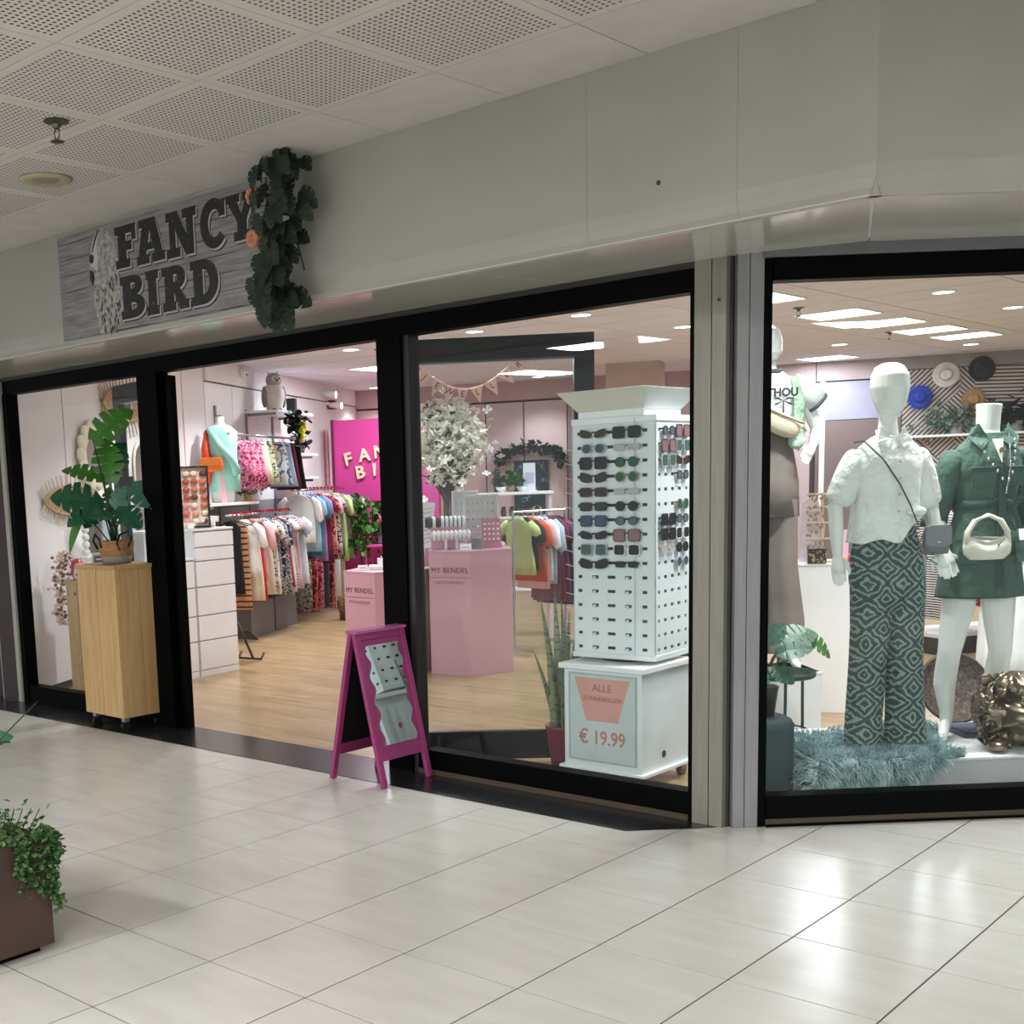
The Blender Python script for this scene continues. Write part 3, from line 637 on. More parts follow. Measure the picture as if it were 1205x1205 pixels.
# ================================================================ magenta A-board with wavy mirror
ab = thing('a_board', 'magenta wooden A-board with a wavy-edged mirror on the walkway', 'A-board', (-4.745, 5.115, 0), -2); ab.scale = (1, .82, 1)
MAG = M('magenta_paint', '#97386f', .42, var=.08, scale=3, stretch=(1, 1, .3))
def panel(sx, name, parent):
    """one leaning leaf of the board, built upright then tilted about its top edge"""
    m = T(sx*.013, 0, .875) @ RY(sx*-12.8) @ T(0, 0, -.895)
    H = .895
    for y0, y1 in ((-.25, -.205), (.205, .25)): MB().box(-.013, .013, y0, y1, 0, H, m).build('leg', MAG, parent, bev=.003)
    MB().box(-.012, .012, -.205, .205, H-.05, H, m).build('top_rail', MAG, parent, bev=.003); MB().box(-.012, .012, -.205, .205, .15, .215, m).build('bottom_rail', MAG, parent, bev=.003)
    return m
mf = panel(1, 'front', ab); mbk = panel(-1, 'back', ab)
MB().box(-.006, .002, -.205, .205, .215, .845, mf).build('front_board', MAG, ab)
MB().box(-.006, .006, -.205, .205, .215, .845, mbk).build('back_board', M('blackboard', '#0b0b0d', .6), ab)
pts = []
for i in range(41):
    s = i/40; pts.append((-.155+.018*math.sin(s*math.pi*8)*1.0, .235+.575*s))
for i in range(41):
    s = 1-i/40; pts.append((.165+.016*math.sin(s*math.pi*8), .235+.575*s))
def m_mirror(name='silver_mirror', tint='#e6eeee', rough=.02): return M(name, tint, rough, 1.0, var=.0)
mir = MB().prism([(y, z) for y, z in pts], 0, .006, mf @ T(.002, 0, 0) @ Matrix(((0, 0, 1, 0), (1, 0, 0, 0), (0, 1, 0, 0), (0, 0, 0, 1)))).build('mirror', m_mirror(), ab)
MB().lathe([(.001, 0), (.017, 0), (.017, .001), (.001, .001)], 16, mf @ T(.0085, .03, .33) @ RY(90)).build('sticker', M('magenta_sticker', '#8e1f5e', .4), mir)
MB().box(-.045, .045, -.25, .25, .868, .884).build('hinge_board', M('pink_top_edge', '#b8588f', .5), ab, bev=.002)
# ================================================================ wooden plinth with potted monstera
def m_pine(name='pine_board', c1='#c9a878', c2='#b8935f', knots=True, axis=(9, 9, .7)):
    m, nt, b = base(name); oi = nt.nodes.new('ShaderNodeObjectInfo')
    v = coords(nt, axis); w = tex(nt, 'Noise', v, Scale=2.2, Detail=6.0, Distortion=.6)
    col = ramp(nt, w.outputs['Fac'], [(.3, c2), (.6, c1), (.8, c1)])
    k = tex(nt, 'Voronoi', coords(nt, (1, 1, .75)), Scale=5.5)
    kn = ramp(nt, k.outputs['Distance'], [(.06, '#4a2e17'), (.10, '#ffffff')])
    mx = nt.nodes.new('ShaderNodeMix'); mx.data_type = 'RGBA'; mx.blend_type = 'MULTIPLY'; mx.inputs[0].default_value = .85 if knots else 0
    nt.links.new(col, mx.inputs[6]); nt.links.new(kn, mx.inputs[7]); nt.links.new(mx.outputs[2], b.inputs['Base Color']); b.inputs['Roughness'].default_value = .55
    return m
MPINE = m_pine(); MPINE2 = m_pine('pine_top', '#bf9d6c', '#ab8757', False, (.8, 8, 8))
def plinth(t, hw, hd, z0, z1, nx, ny, wheels=True):
    for i in range(nx):
        a = -hw+2*hw*i/nx; b2 = -hw+2*hw*(i+1)/nx
        for s in (-1, 1): MB().box(a+.003, b2-.003, s*hd-(.018 if s > 0 else 0), s*hd+(.018 if s < 0 else 0), z0, z1).build('plank', MPINE, t)
    for i in range(ny):
        a = -hd+2*hd*i/ny; b2 = -hd+2*hd*(i+1)/ny
        for s in (-1, 1): MB().box(s*hw-(.018 if s > 0 else -.0005), s*hw+(.018 if s < 0 else 0), a+.002+.018*(i == 0), b2-.002-.018*(i == ny-1), z0, z1).build('plank', MPINE, t)
    MB().box(-hw-.012, hw+.012, -hd-.012, hd+.012, z1, z1+.03).build('top_board', MPINE2, t, bev=.002)
    MB().box(-hw+.018, hw-.018, -hd+.018, hd-.018, z0, z0+.02).build('base_board', MPINE2, t)
    MB().box(-hw+.019, hw-.019, -hd+.019, hd-.019, z0+.02, z1).build('inner_core', M('plinth_core', '#4a3722', .8), t)
    if wheels:
        for sx in (-1, 1):
            for sy in (-1, 1):
                x, y = sx*(hw-.06), sy*(hd-.05)
                f = MB().box(x-.022, x+.022, y-.02, y+.02, z0-.035, z0).build('caster_fork', M('caster_steel', '#9a9da0', .35, .7), t)
                MB().cyl((x-.014, y, .034), (x+.014, y, .034), .034, n=16).build('caster_wheel', M('caster_black', '#141416', .5), f)
pt = thing('wooden_plinth', 'tall pine plank plinth on casters in front of the black door post', 'plinth', (-7.39, 5.225, 0), -2)
plinth(pt, .25, .195, .105, 1.17, 2, 2)
bk = thing('potted_monstera', 'monstera plant in a woven two-tone basket on the pine plinth', 'plant', (-7.385, 5.215, 1.2), 44.4)
MBSK = M('woven_seagrass', '#a37a50', .8, var=.2, scale=14, bump=.9, bscale=90, stretch=(1, 1, 4)); MBS2 = M('grey_woven_base', '#8f8b84', .8, var=.15, scale=20, bump=.8, bscale=90)
MB().lathe([(.115, .055), (.125, .10), (.135, .165), (.128, .168), (.11, .10)], 24, cap=False).build('basket', MBSK, bk, True)
MB().lathe([(.001, 0), (.10, 0), (.116, .056), (.001, .056)], 24).build('basket_base', MBS2, bk, True)
MB().lathe([(.001, .13), (.12, .13), (.12, .12), (.001, .12)], 20).build('soil', M('dark_soil', '#2a211a', .9), bk)
MB().tube([(-.13, -.03, .11), (-.155, -.05, .17), (-.135, -.07, .215), (-.10, -.09, .18), (-.09, -.10, .12)], .009, 6).build('handle', M('black_strap', '#1b1918', .6), bk, True)
MB().tube([(.10, -.08, .12), (.13, -.06, .19), (.10, -.05, .23), (.05, -.10, .21), (.03, -.13, .15), (.05, -.13, .10)], .009, 6).build('handle', M('black_strap', '#1b1918', .6), bk, True)
MB().lathe([(.001, 0), (.022, 0), (.02, .012), (.001, .016)], 10, T(.065, -.125, .125) @ RX(90)).build('button', M('wood_button', '#7a5232', .5), bk)
K = .0061
def P2(px, py, y=0): return ((px-138)*K, y, (635-py)*K+.165)
for (bx, by, tx, ty, yb, yt, me, nr) in ((119, 517, 160, 480, 0, .02, ML2, (.3, -1, .8)), (136, 566, 130, 514, .02, .05, ML2, (.05, -1, .2)), (128, 562, 87, 543, 0, -.05, ML2, (.2, -.7, 1)),
        (124, 592, 79, 576, -.05, -.2, ML1, (0, -1, .7)), (104, 602, 80, 641, -.08, -.16, PL2, (-.6, -1, .2)), (161, 572, 199, 592, -.03, -.12, ML3, (.1, -1, .9)),
        (143, 598, 172, 612, -.06, -.2, ML1, (0, -.8, 1)), (128, 590, 105, 612, -.02, -.12, ML1, (-.2, -1, .6)), (133, 600, 129, 572, .08, .1, ML2, (0, -1, .1)), (135, 598, 150, 570, .12, .2, ML2, (.2, -1, .3)),
        (138, 596, 158, 573, -.02, -.02, ML3, (.4, -1, 1)), (126, 596, 92, 606, -.1, -.24, ML1, (0, -.7, 1)), (132, 556, 148, 520, .08, .12, ML1, (.2, -1, .2)), (140, 606, 118, 600, -.12, -.26, ML1, (0, -.7, 1))):
    lf = obj('leaf', me, bk, mw=aim(P2(bx, by, yb), P2(tx, ty, yt), nr)); sx = rnd.uniform(-.03, .03)
    MB().tube([(sx, rnd.uniform(-.03, .03), .13), ((P2(bx, by)[0]+sx)*.45, yb*.6, P2(bx, by)[2]*.55+.05), P2(bx, by, yb)], .0055, 5).build('stalk', MSTEM, bk, True)
# ================================================================ planter at the walkway
pl = thing('walkway_planter', 'rust-brown square planter standing on the walkway tiles', 'planter', (-4.34, 1.92, 0))
MCOR = M('corten_brown', '#4a342c', .5, var=.25, scale=3)
mb = MB()
for a in ((-.44, .44, -.44, -.425), (-.44, .44, .425, .44), (-.44, -.425, -.425, .425), (.425, .44, -.425, .425)): mb.box(a[0], a[1], a[2], a[3], .03, .435)
mb.build('shell', MCOR, pl); MB().box(-.425, .425, -.425, .425, .03, .37).build('soil', M('planter_soil', '#3a2f26', .9), pl)
mb = MB()
for a in ((-.445, .445, -.445, -.415), (-.445, .445, .415, .445), (-.445, -.415, -.415, .415), (.415, .445, -.415, .415)): mb.box(a[0], a[1], a[2], a[3], .435, .445)
mb.build('rim', MCOR, pl); MB().box(-.40, .40, -.40, .40, 0, .03).build('plinth_base', MBLK, pl)
tp = thing('trailing_plant', 'trailing small-leaved green plant spilling over the brown planter corner', 'plant', (-4.34, 1.92, .37))
rp = random.Random(5); pts = []
for i in range(900): pts.append((rp.uniform(-.1, .46), rp.uniform(-.1, .46), .06+abs(rp.gauss(0, .05))))
for k in range(46):
    f = rp.uniform(0, 1); x, y = (.455, .46-.16*f) if k % 2 else (.455-.10*f, .455)
    ln = rp.uniform(.12, .34)*(1-.35*f); dx, dy = rp.uniform(.0, .03), rp.uniform(-.01, .02)
    for s in range(int(ln/.011)): pts.append((x+dx*math.sin(s*.3)+rp.gauss(0, .006), y+dy+rp.gauss(0, .006), .09-s*.011))
foliage('foliage', leafmat('trailing_leaf', '#2b5426', '#567d45', .5), pts, .021, tp, 5)
for k in range(5):
    a = rp.uniform(-.2, .6); MB().tube([(.25+.04*k, .35, .06), (.27+.045*k, .37, .13), (.28+.06*k, .37, .17+.01*k)], .0025, 4).build('runner', MSTEM, tp)
tl = thing('leafy_branch_plant', 'tall plant in the brown planter with a thin bare twig reaching out', 'plant', (-4.45, 1.85, .37))
for pp in ([(0, 0, 0), (.1, .1, .25), (.50, .33, .43), (.62, .47, .60)], [(.1, .1, .25), (.45, .31, .455), (.563, .381, .46)], [(0, 0, 0), (-.1, .05, .4), (-.2, .1, .8)]):
    MB().tube(pp, [.008, .007, .004, .002][:len(pp)], 5).build('twig', MSTEM, tl, True)
for b, p in (((.30, .24, .42), (.528, .36, .50)), ((-.1, .05, .4), (.1, .0, .55)), ((-.15, .08, .6), (-.3, .2, .75)), ((-.2, .1, .8), (-.1, .2, 1.0))): obj('leaf', PL1, tl, mw=aim(b, p, (.5, -1, .6)))
# ================================================================ sunglasses stand in the window
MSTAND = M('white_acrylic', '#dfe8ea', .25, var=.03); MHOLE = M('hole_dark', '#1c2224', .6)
bs = thing('sunglasses_base_cabinet', 'white square base cabinet on casters with a price poster behind the window', 'cabinet', (-3.61, 5.945, 0), 0)
MB().box(-.27, .27, -.275, .275, .075, .095).build('bottom_plate', MWHITE, bs, bev=.004); MB().box(-.27, .27, -.275, .275, .645, .675).build('top_plate', MWHITE, bs, bev=.004)
MB().box(-.245, .245, -.25, .25, .095, .645).build('body', MSTAND, bs)
pf = MB().box(-.205, .205, -.254, -.25, .14, .615).build('poster', M('poster_pale', '#c3cfcf', .3), bs)
fr = MB()
for a in ((-.215, .215, .13, .14), (-.215, .215, .615, .625), (-.215, -.205, .14, .615), (.205, .215, .14, .615)): fr.box(a[0], a[1], -.256, -.25, a[2], a[3])
fr.build('poster_frame', M('poster_frame_grey', '#aeb9b9', .3), bs)
MB().prism([(-.175, .60), (.175, .60), (.10, .36), (-.10, .36)], .254, .2548, UP).build('poster_trapezoid', M('poster_salmon', '#d79d93', .5), pf)
MTXT = M('poster_text', '#a3655e', .5)
lettering('poster_text', 'ALLE', .058, M('poster_grey_text', '#8b6e6a', .5), pf, T(0, -.2552, .545) @ UP)
lettering('poster_text', 'ZONNEBRILLEN', .034, MTXT, pf, T(0, -.2552, .485) @ UP)
lettering('poster_text', '\u20ac 19.99', .11, M('poster_price', '#c07f74', .5), pf, T(0, -.2545, .265) @ UP, bold=.002, sx=.85)
MB().lathe([(.001, 0), (.02, 0), (.02, .003), (.001, .003)], 14, T(.245, -.02, .17) @ RY(90)).build('lock', MHOLE, bs)
for sx in (-1, 1):
    for sy in (-1, 1):
        f = MB().box(sx*.22-.016, sx*.22+.016, sy*.22-.02, sy*.22+.02, .035, .075).build('caster_fork', M('caster_steel', '#9a9da0', .35, .7), bs)
        MB().cyl((sx*.22-.013, sy*.22, .036), (sx*.22+.013, sy*.22, .036), .036, n=16).build('caster_wheel', M('caster_beige', '#6d6557', .5), f)
tw = thing('sunglasses_tower', 'tall white four-sided sunglasses tower with rows of oval holes', 'display stand', (-3.62, 6.02, .675), 3)
HW, HD = .25, .205
MB().lathe([(.001, 0), (.17, 0), (.17, .02), (.001, .02)], 20).build('turntable', MBLK, tw)
MB().box(-HW-.006, HW+.006, -HD-.006, HD+.006, .02, .05).build('base_frame', MSTAND, tw, bev=.003)
MB().box(-HW-.006, HW+.006, -HD-.006, HD+.006, 1.30, 1.335).build('top_frame', MWHITE, tw, bev=.003)
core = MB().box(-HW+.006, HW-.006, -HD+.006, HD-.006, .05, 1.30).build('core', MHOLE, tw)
def face(hw, cols):
    """perforated acrylic face standing in the XZ plane, facing -Y: strips around real openings"""
    mb = MB(); z0, z1 = .05, 1.30; y0, y1 = 0, .006; rows = [1.255-.0783*i for i in range(16)]
    zz = z0; segs = []
    for r_ in reversed(rows): segs.append((zz, r_-.0085)); zz = r_+.0085
    segs.append((zz, z1))
    for a, b2 in segs:
        if b2 > a: mb.box(-hw, hw, y0, y1, a, b2)
    for r_ in rows:
        xs = -hw
        for cx, w in cols: mb.box(xs, cx-w/2, y0, y1, r_-.0085, r_+.0085); xs = cx+w/2
        mb.box(xs, hw, y0, y1, r_-.0085, r_+.0085)
    return mb
cols = [(-.208, .026), (-.113, .04), (-.014, .048), (.088, .04), (.186, .03)]
MF = face(HW, cols).mesh('face_panel', MSTAND); MF2 = face(HD, [(-.165, .024), (-.09, .034), (-.01, .036), (.07, .034), (.155, .026)]).mesh('face_panel', MSTAND)
obj('face_panel', MF, tw, (0, -HD, 0)); obj('face_panel', MF, tw, (0, HD, 0), (0, 0, 180)); obj('face_panel', MF2, tw, (HW, 0, 0), (0, 0, 90)); obj('face_panel', MF2, tw, (-HW, 0, 0), (0, 0, -90))
for r_ in range(16):
    z = 1.255-.0783*r_
    for cx in (-.113, .088): MB().box(cx-.007, cx+.007, -HD-.014, -HD, z-.012, z+.004).build('nose_rest', M('clear_plastic', '#cfdcde', .15), tw)
MB().box(.128, .131, -HD-.012, -HD-.006, .05, 1.32).build('lock_rod', M('clear_plastic', '#cfdcde', .15), tw)
for i in range(14): MB().tube([(-HW, -HD+.04, .12+.08*i), (-HW-.05, -HD-.0, .14+.08*i)], .0018, 4).build('wire_hook', MWHITE, tw)
hd = thing('stand_header', 'flared cream card header box on top of the sunglasses tower', 'display header', (-3.62, 6.0, 2.01), 1)
a, b2 = [(-.2, -.2), (.2, -.2), (.2, .2), (-.2, .2)], [(-.265, -.31), (.265, -.31), (.265, .31), (-.265, .31)]
for k in range(4):
    (x0, y0), (x1, y1), (u0, v0), (u1, v1) = a[k], a[(k+1) % 4], b2[k], b2[(k+1) % 4]
    MB().add([(x0, y0, .035), (x1, y1, .035), (u1, v1, .14), (u0, v0, .14)], [(0, 1, 2, 3)]).build('side_panel', M('cream_card', '#e2dfcf', .4) if k != 1 else MSTAND, hd, solid=.004)
MB().box(-.2, .2, -.2, .2, .0, .036).build('bottom_tray', MWHITE, hd)
# ---------------------------------------------------------------- sunglasses
def lens(kind, w, h, n=20):
    pts = []
    for k in range(n):
        a = 2*math.pi*k/n; c, s = math.cos(a), math.sin(a)
        if kind == 'round': e = 1
        elif kind == 'square': e = .38
        elif kind == 'rect': e = .4
        else: e = .62
        x = math.copysign(abs(c)**e, c)*w/2; z = math.copysign(abs(s)**e, s)*h/2
        if kind == 'cat': z += .22*h*(x/(w/2))*(1 if z > 0 else .4)
        pts.append((x, z))
    return pts
GMESH = {}
def glasses_meshes(kind, w, h, fm, lm):
    key = (kind, w, h, fm.name, lm.name)
    if key in GMESH: return GMESH[key]
    out = []
    for s in (-1, 1):
        p = [(s*x, z) for x, z in lens(kind, w, h)]
        if s < 0: p.reverse()
        o = [(x*1.13, z*1.16) for x, z in p]; n = len(p); cx = s*(w/2+.010)
        mb = MB(); vs = []
        for y in (-.002, .002): vs += [(x+cx, y, z) for x, z in o]+[(x+cx, y, z) for x, z in p]
        fs = []
        for k in range(n):
            j = (k+1) % n; fs += [(k, j, n+j, n+k), (2*n+j, 2*n+k, 3*n+k, 3*n+j), (j, k, 2*n+k, 2*n+j), (n+k, n+j, 3*n+j, 3*n+k)]
        mb.add(vs, fs); out.append(('rim', mb.mesh('rim', fm)))
        out.append(('lens', MB().prism([(x+cx, z) for x, z in p], -.0008, .0008, UP).mesh('lens', lm)))
        out.append(('temple', MB().tube([(s*(w+.012), .002, h*.22), (s*(w+.014), .05, h*.2), (s*(w+.010), .11, h*.1)], [.0035, .003, .002], 5).mesh('temple', fm)))
    out.append(('bridge', MB().tube([(-.012, 0, h*.14), (0, -.003, h*.2), (.012, 0, h*.14)], .0022, 5).mesh('bridge', fm)))
    GMESH[key] = out; return out
FB = M('frame_black', '#0c0c0e', .25); FT = pattern('frame_tortoise', [(.3, '#2a140a'), (.55, '#5a2d14'), (.7, '#8a5425')], 160, rough=.25, interp='LINEAR'); FN = M('frame_navy', '#131a33', .25)
FPK = M('frame_rose', '#caa09c', .3); FW = M('frame_white', '#eef0ef', .3); FG = M('frame_gold', '#a08552', .3, .9); FBD = M('frame_burgundy', '#4d1f2c', .3); FCL = M('frame_clear', '#aeb9bb', .2)
LK = M('lens_black', '#0d1014', .08); LBN = M('lens_brown', '#33190f', .1); LGN = M('lens_green', '#0f5a46', .1); LBL = M('lens_blue_grey', '#3c4a66', .1); LGY = M('lens_grey', '#58616e', .1); LRS = M('lens_rose', '#8a6a6c', .12); LOL = M('lens_olive', '#30261a', .1); LTG = M('lens_teal_grey', '#415c56', .12); LPL = M('lens_pale', '#aab7b8', .1)
SPEC = [  # kind, lens width, height, frame, lens, words
 [('cat', .052, .030, FT, LBN, 'tortoise cat-eye sunglasses with brown lenses'), ('square', .054, .046, FB, LK, 'large black square sunglasses')],
 [('round', .044, .038, FCL, LBL, 'round clear sunglasses with blue-grey lenses'), ('rect', .050, .024, FPK, LPL, 'rose framed narrow sunglasses with pale lenses')],
 [('square', .054, .048, FN, LK, 'oversized navy square sunglasses'), ('round', .042, .038, FB, LGN, 'small round sunglasses with dark teal lenses')],
 [('cat', .052, .036, FB, LOL, 'black cat-eye sunglasses with olive lenses'), ('round', .042, .040, FG, LGN, 'round gold sunglasses with green lenses')],
 [('rect', .054, .036, FT, LBN, 'brown rectangular tortoise sunglasses'), ('rect', .048, .022, FPK, LPL, 'slim rose sunglasses with pale lenses')],
 [('rect', .054, .034, FB, LOL, 'black rectangular sunglasses with olive lenses'), ('round', .042, .038, FB, LK, 'round black sunglasses')],
 [('square', .052, .044, FN, LBL, 'navy square sunglasses with blue gradient lenses'), ('round', .042, .034, FB, LGY, 'round black sunglasses with grey lenses')],
 [('cat', .052, .030, FB, LK, 'flat black cat-eye sunglasses'), ('square', .052, .048, FBD, LRS, 'burgundy square sunglasses with rose lenses')],
 [('square', .052, .046, FCL, LTG, 'clear square sunglasses with teal-grey lenses'), ('square', .050, .044, FW, LK, 'white framed square sunglasses with black lenses')],
 [('cat', .056, .036, FB, LK, 'pointed black cat-eye sunglasses'), ('rect', .042, .024, FB, LK, 'narrow black rectangular sunglasses')]]
TWM = T(-3.62, 6.02, .675) @ RZ(3)
def put_glasses(spec, m, label, group):
    t = bpy.data.objects.new('sunglasses', None); COL.objects.link(t); t.matrix_world = m @ S(1.24); tag(t, label, 'sunglasses', group)
    for nm, me in glasses_meshes(*spec[:5]): obj(nm, me, t)
ROWN = ['top', 'second', 'third', 'fourth', 'fifth', 'sixth', 'seventh', 'eighth', 'ninth', 'lowest filled']
for r_, row in enumerate(SPEC):
    for c, sp_ in enumerate(row):
        put_glasses(sp_, TWM @ T((-.113, .088)[c], -HD-.018, 1.250-.0783*r_), sp_[5]+' in the '+ROWN[r_]+' row of the tower front', 'sunglasses on the tower front')
rs = random.Random(21)
flatspec = [s for row in SPEC for s in row]
for r_ in (0, 1, 2, 3, 5, 6, 7, 8, 9):
    for c in (0, 1):
        if rs.random() < .15: continue
        sp_ = rs.choice(flatspec)
        put_glasses(sp_, TWM @ T(HW+.016, (-.088, .078)[c], 1.250-.0783*r_) @ RZ(90), 'sunglasses in the '+ROWN[r_]+' row on the side of the tower away from the door', 'sunglasses on the tower side')
for r_ in range(10):
    sp_ = rs.choice(flatspec)
    put_glasses(sp_, TWM @ T(-HW-.018, -.08, 1.250-.0783*r_) @ RZ(-90), 'sunglasses in the '+ROWN[r_]+' row on the tower side facing the open door', 'sunglasses on the door side of the tower')
# ================================================================ snake plant in a burgundy pot
sn = thing('snake_plant', 'tall upright snake plant in a burgundy pot beside the sunglasses stand', 'plant', (-4.03, 5.93, 0.002), 45)
MB().lathe([(.001, 0), (.065, 0), (.10, .24), (.104, .255), (.094, .255), (.088, .22), (.001, .22)], 24).build('pot', M('burgundy_pot', '#7a2f45', .4), sn, True)
def blade(x, y, tx, ty, h, w, k):
    mb = MB(); vs = []
    for i in range(9):
        s = i/8; ww = w*(1-s**3)*.5+.001; a = k
        cx, cy, z = x+(tx-x)*s**1.5, y+(ty-y)*s**1.5, .2+h*s
        vs += [(cx-ww*math.cos(a), cy-ww*math.sin(a), z), (cx, cy+.006, z), (cx+ww*math.cos(a), cy+ww*math.sin(a), z)]
    mb.add(vs, [(3*i+j, 3*i+j+1, 3*i+j+4, 3*i+j+3) for i in range(8) for j in range(2)])
    return mb.build('leaf', pattern('snake_leaf', [(.3, '#6f7d63'), (.5, '#8a9476'), (.7, '#4d5c46')], 14, stretch=(1, 1, 3), interp='LINEAR', rough=.4), sn, True, solid=.003)
for b in ((-.03, 0, -.12, .0, .80, .045, .2), (-.01, .02, -.03, .05, .84, .05, -.3), (.02, 0, .05, .02, .72, .05, .4), (.04, .02, .10, .05, .62, .045, 0), (-.04, .02, -.17, -.05, .50, .035, .5), (.0, -.03, .0, -.08, .66, .045, .8), (-.05, 0, -.09, 0, .62, .04, -.2), (.03, .03, .02, .1, .78, .04, .1)): blade(*b)
# ================================================================ right-hand window
MMAN = M('mannequin_white', '#e9ece8', .22, var=.02); 
def loft(mb, rs, n=18, rip=0, k=9, ph=0, cap=True, e=1.0):
    out = []
    for i, q in enumerate(rs):
        x, y, z, rx, ry = q[:5]; ring = []
        for j in range(n):
            a = 2*math.pi*j/n; c, s = math.cos(a), math.sin(a)
            f = 1+rip*(q[5] if len(q) > 5 else 1)*math.sin(k*a+ph+i*.35)
            ring.append((x+rx*f*math.copysign(abs(c)**e, c), y+ry*f*math.copysign(abs(s)**e, s), z))
        out.append(ring)
    if out[0][0][2] > out[-1][0][2]: out.reverse()
    return mb.rings(out, None, cap)
def hand(mb, w, d, side, s=1.0, curl=.25):
    """palm and five fingers from the wrist w along d; side: +1 thumb towards +x, -1 towards -x"""
    w, d = Vector(w), Vector(d).normalized(); x = Vector((0, -1, 0)).cross(d).normalized()*1.0
    if x.x*1 < 0: x = -x
    nrm = x.cross(d).normalized()
    if nrm.y > 0: nrm = -nrm
    p = w+d*.085*s
    mb.tube([w-d*.03, w, w+d*.035*s, w+d*.07*s, p], [.024*s, .023*s, .031*s, .034*s, .028*s], 10)
    for i, (o, l) in enumerate(((-.027, .066), (-.009, .078), (.009, .074), (.027, .058))):
        b = p+x*o*s*side-d*.012; mb.tube([b, b+d*l*.45*s+nrm*.004, b+d*l*.8*s+nrm*(curl*.03), b+d*l*s+nrm*(curl*.06)], [.0095*s, .009*s, .0082*s, .006*s], 8)
    b = w+d*.03*s+x*-.024*s*side*-1 if False else w+d*.028*s+x*(.026*s*side)
    mb.tube([b-x*.01*side, b+x*.02*side*s+d*.02*s, b+x*.03*side*s+d*.05*s, b+x*.028*side*s+d*.072*s], [.012*s, .0115*s, .010*s, .007*s], 8)
def body(t, mb, vox=.005):
    o = mb.build('body', MMAN, t, True); md = o.modifiers.new('remesh', 'REMESH'); md.mode = 'VOXEL'; md.voxel_size = vox; md.use_smooth_shade = True
    sm = o.modifiers.new('smooth', 'SMOOTH'); sm.iterations = 3; sm.factor = .5; return o
def foot(mb, an, toe, s=1.0):
    an, toe = Vector(an), Vector(toe); d = (toe-an); h = Vector((an.x-d.x*.22, an.y-d.y*.22, toe.z+.03))
    mb.tube([an+Vector((0, 0, .05)), an, h], [.034*s, .034*s, .026*s], 10)
    mb.tube([h, an*.55+toe*.45+Vector((0, 0, .012)), toe*.85+an*.15, toe], [.026*s, .031*s, .025*s, .010*s], 10)
# ---------------------------------------------------------------- platform
pf_ = thing('display_platform', 'low grey-white display platform behind the angled window', 'platform', onC(0, 0, 0), 45)
MPL = M('platform_white', '#e4e6e8', .4); MB().box(.375, 4.2, .17, 1.0, .235, .25).build('top_board', MPL, pf_, bev=.003)
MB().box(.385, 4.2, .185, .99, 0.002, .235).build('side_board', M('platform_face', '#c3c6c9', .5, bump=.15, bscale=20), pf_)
# ---------------------------------------------------------------- mannequin in blouse and patterned trousers
t = thing('mannequin', 'white egg-head mannequin in a white blouse and patterned green wide trousers', 'mannequin', onC(.824, -.38, .285), 45)
mb = MB()
loft(mb, [(-.045, -.015, 1.655, .03, .035), (-.045, -.012, 1.675, .058, .066), (-.044, -.008, 1.72, .075, .086), (-.043, 0, 1.79, .09, .104), (-.043, .004, 1.85, .086, .10), (-.045, .006, 1.89, .066, .076), (-.046, .006, 1.908, .035, .04)], 20)
mb.tube([(-.04, .02, 1.70), (-.04, .018, 1.62), (-.045, .01, 1.55)], [.047, .044, .055], 12)
loft(mb, [(-.045, .01, .86, .15, .10), (-.045, .01, 1.0, .15, .095), (-.045, 0, 1.17, .115, .08), (-.045, -.005, 1.35, .135, .10), (-.045, 0, 1.46, .16, .085), (-.045, .005, 1.52, .11, .06), (-.045, .01, 1.56, .05, .05)])
for s, hx, kx, ax in ((-1, -.12, -.13, -.125), (1, .04, .055, .06)):
    mb.tube([(hx, .01, .92), (hx, 0, .75), (kx, 0, .48), (kx, .02, .36), (ax, .02, .10)], [.08, .078, .052, .05, .034], 12); foot(mb, (ax, .03, .075), (ax-.02*s, -.07, .02), .8)
for sh, el, wr, hd_, sd in (((-.205, .005, 1.465), (-.292, .02, 1.22), (-.292, -.02, .975), (.06, -.08, -1), 1), ((.115, .005, 1.465), (.185, .02, 1.20), (.212, -.03, .985), (.22, -.12, -1), -1)):
    e, w_ = Vector(el), Vector(wr); mb.tube([sh, Vector(sh)*.5+e*.5, e, e*.5+w_*.5, w_], [.046, .042, .037, .035, .024], 12); hand(mb, w_, hd_, sd)
body(t, mb)
def m_linen(name, c, bump=.5, sc=18):
    return M(name, c, .85, var=.05, scale=10, bump=min(1, bump*1.6), bscale=sc*.6, bdist=.05)
MBLO = m_linen('white_blouse_linen', '#e7ece8')
mb = MB(); rs_ = []
for i, (z, rx, ry) in enumerate(((1.04, .185, .125), (1.09, .178, .125), (1.16, .168, .122), (1.25, .16, .12), (1.34, .168, .125), (1.42, .178, .118), (1.48, .172, .095), (1.525, .12, .072), (1.56, .065, .062))): rs_.append((-.045+.0*i, .0, z, rx, ry, 1 if z < 1.4 else .2))
bl = loft(mb, rs_, 40, .045, 7, .4, cap=False)
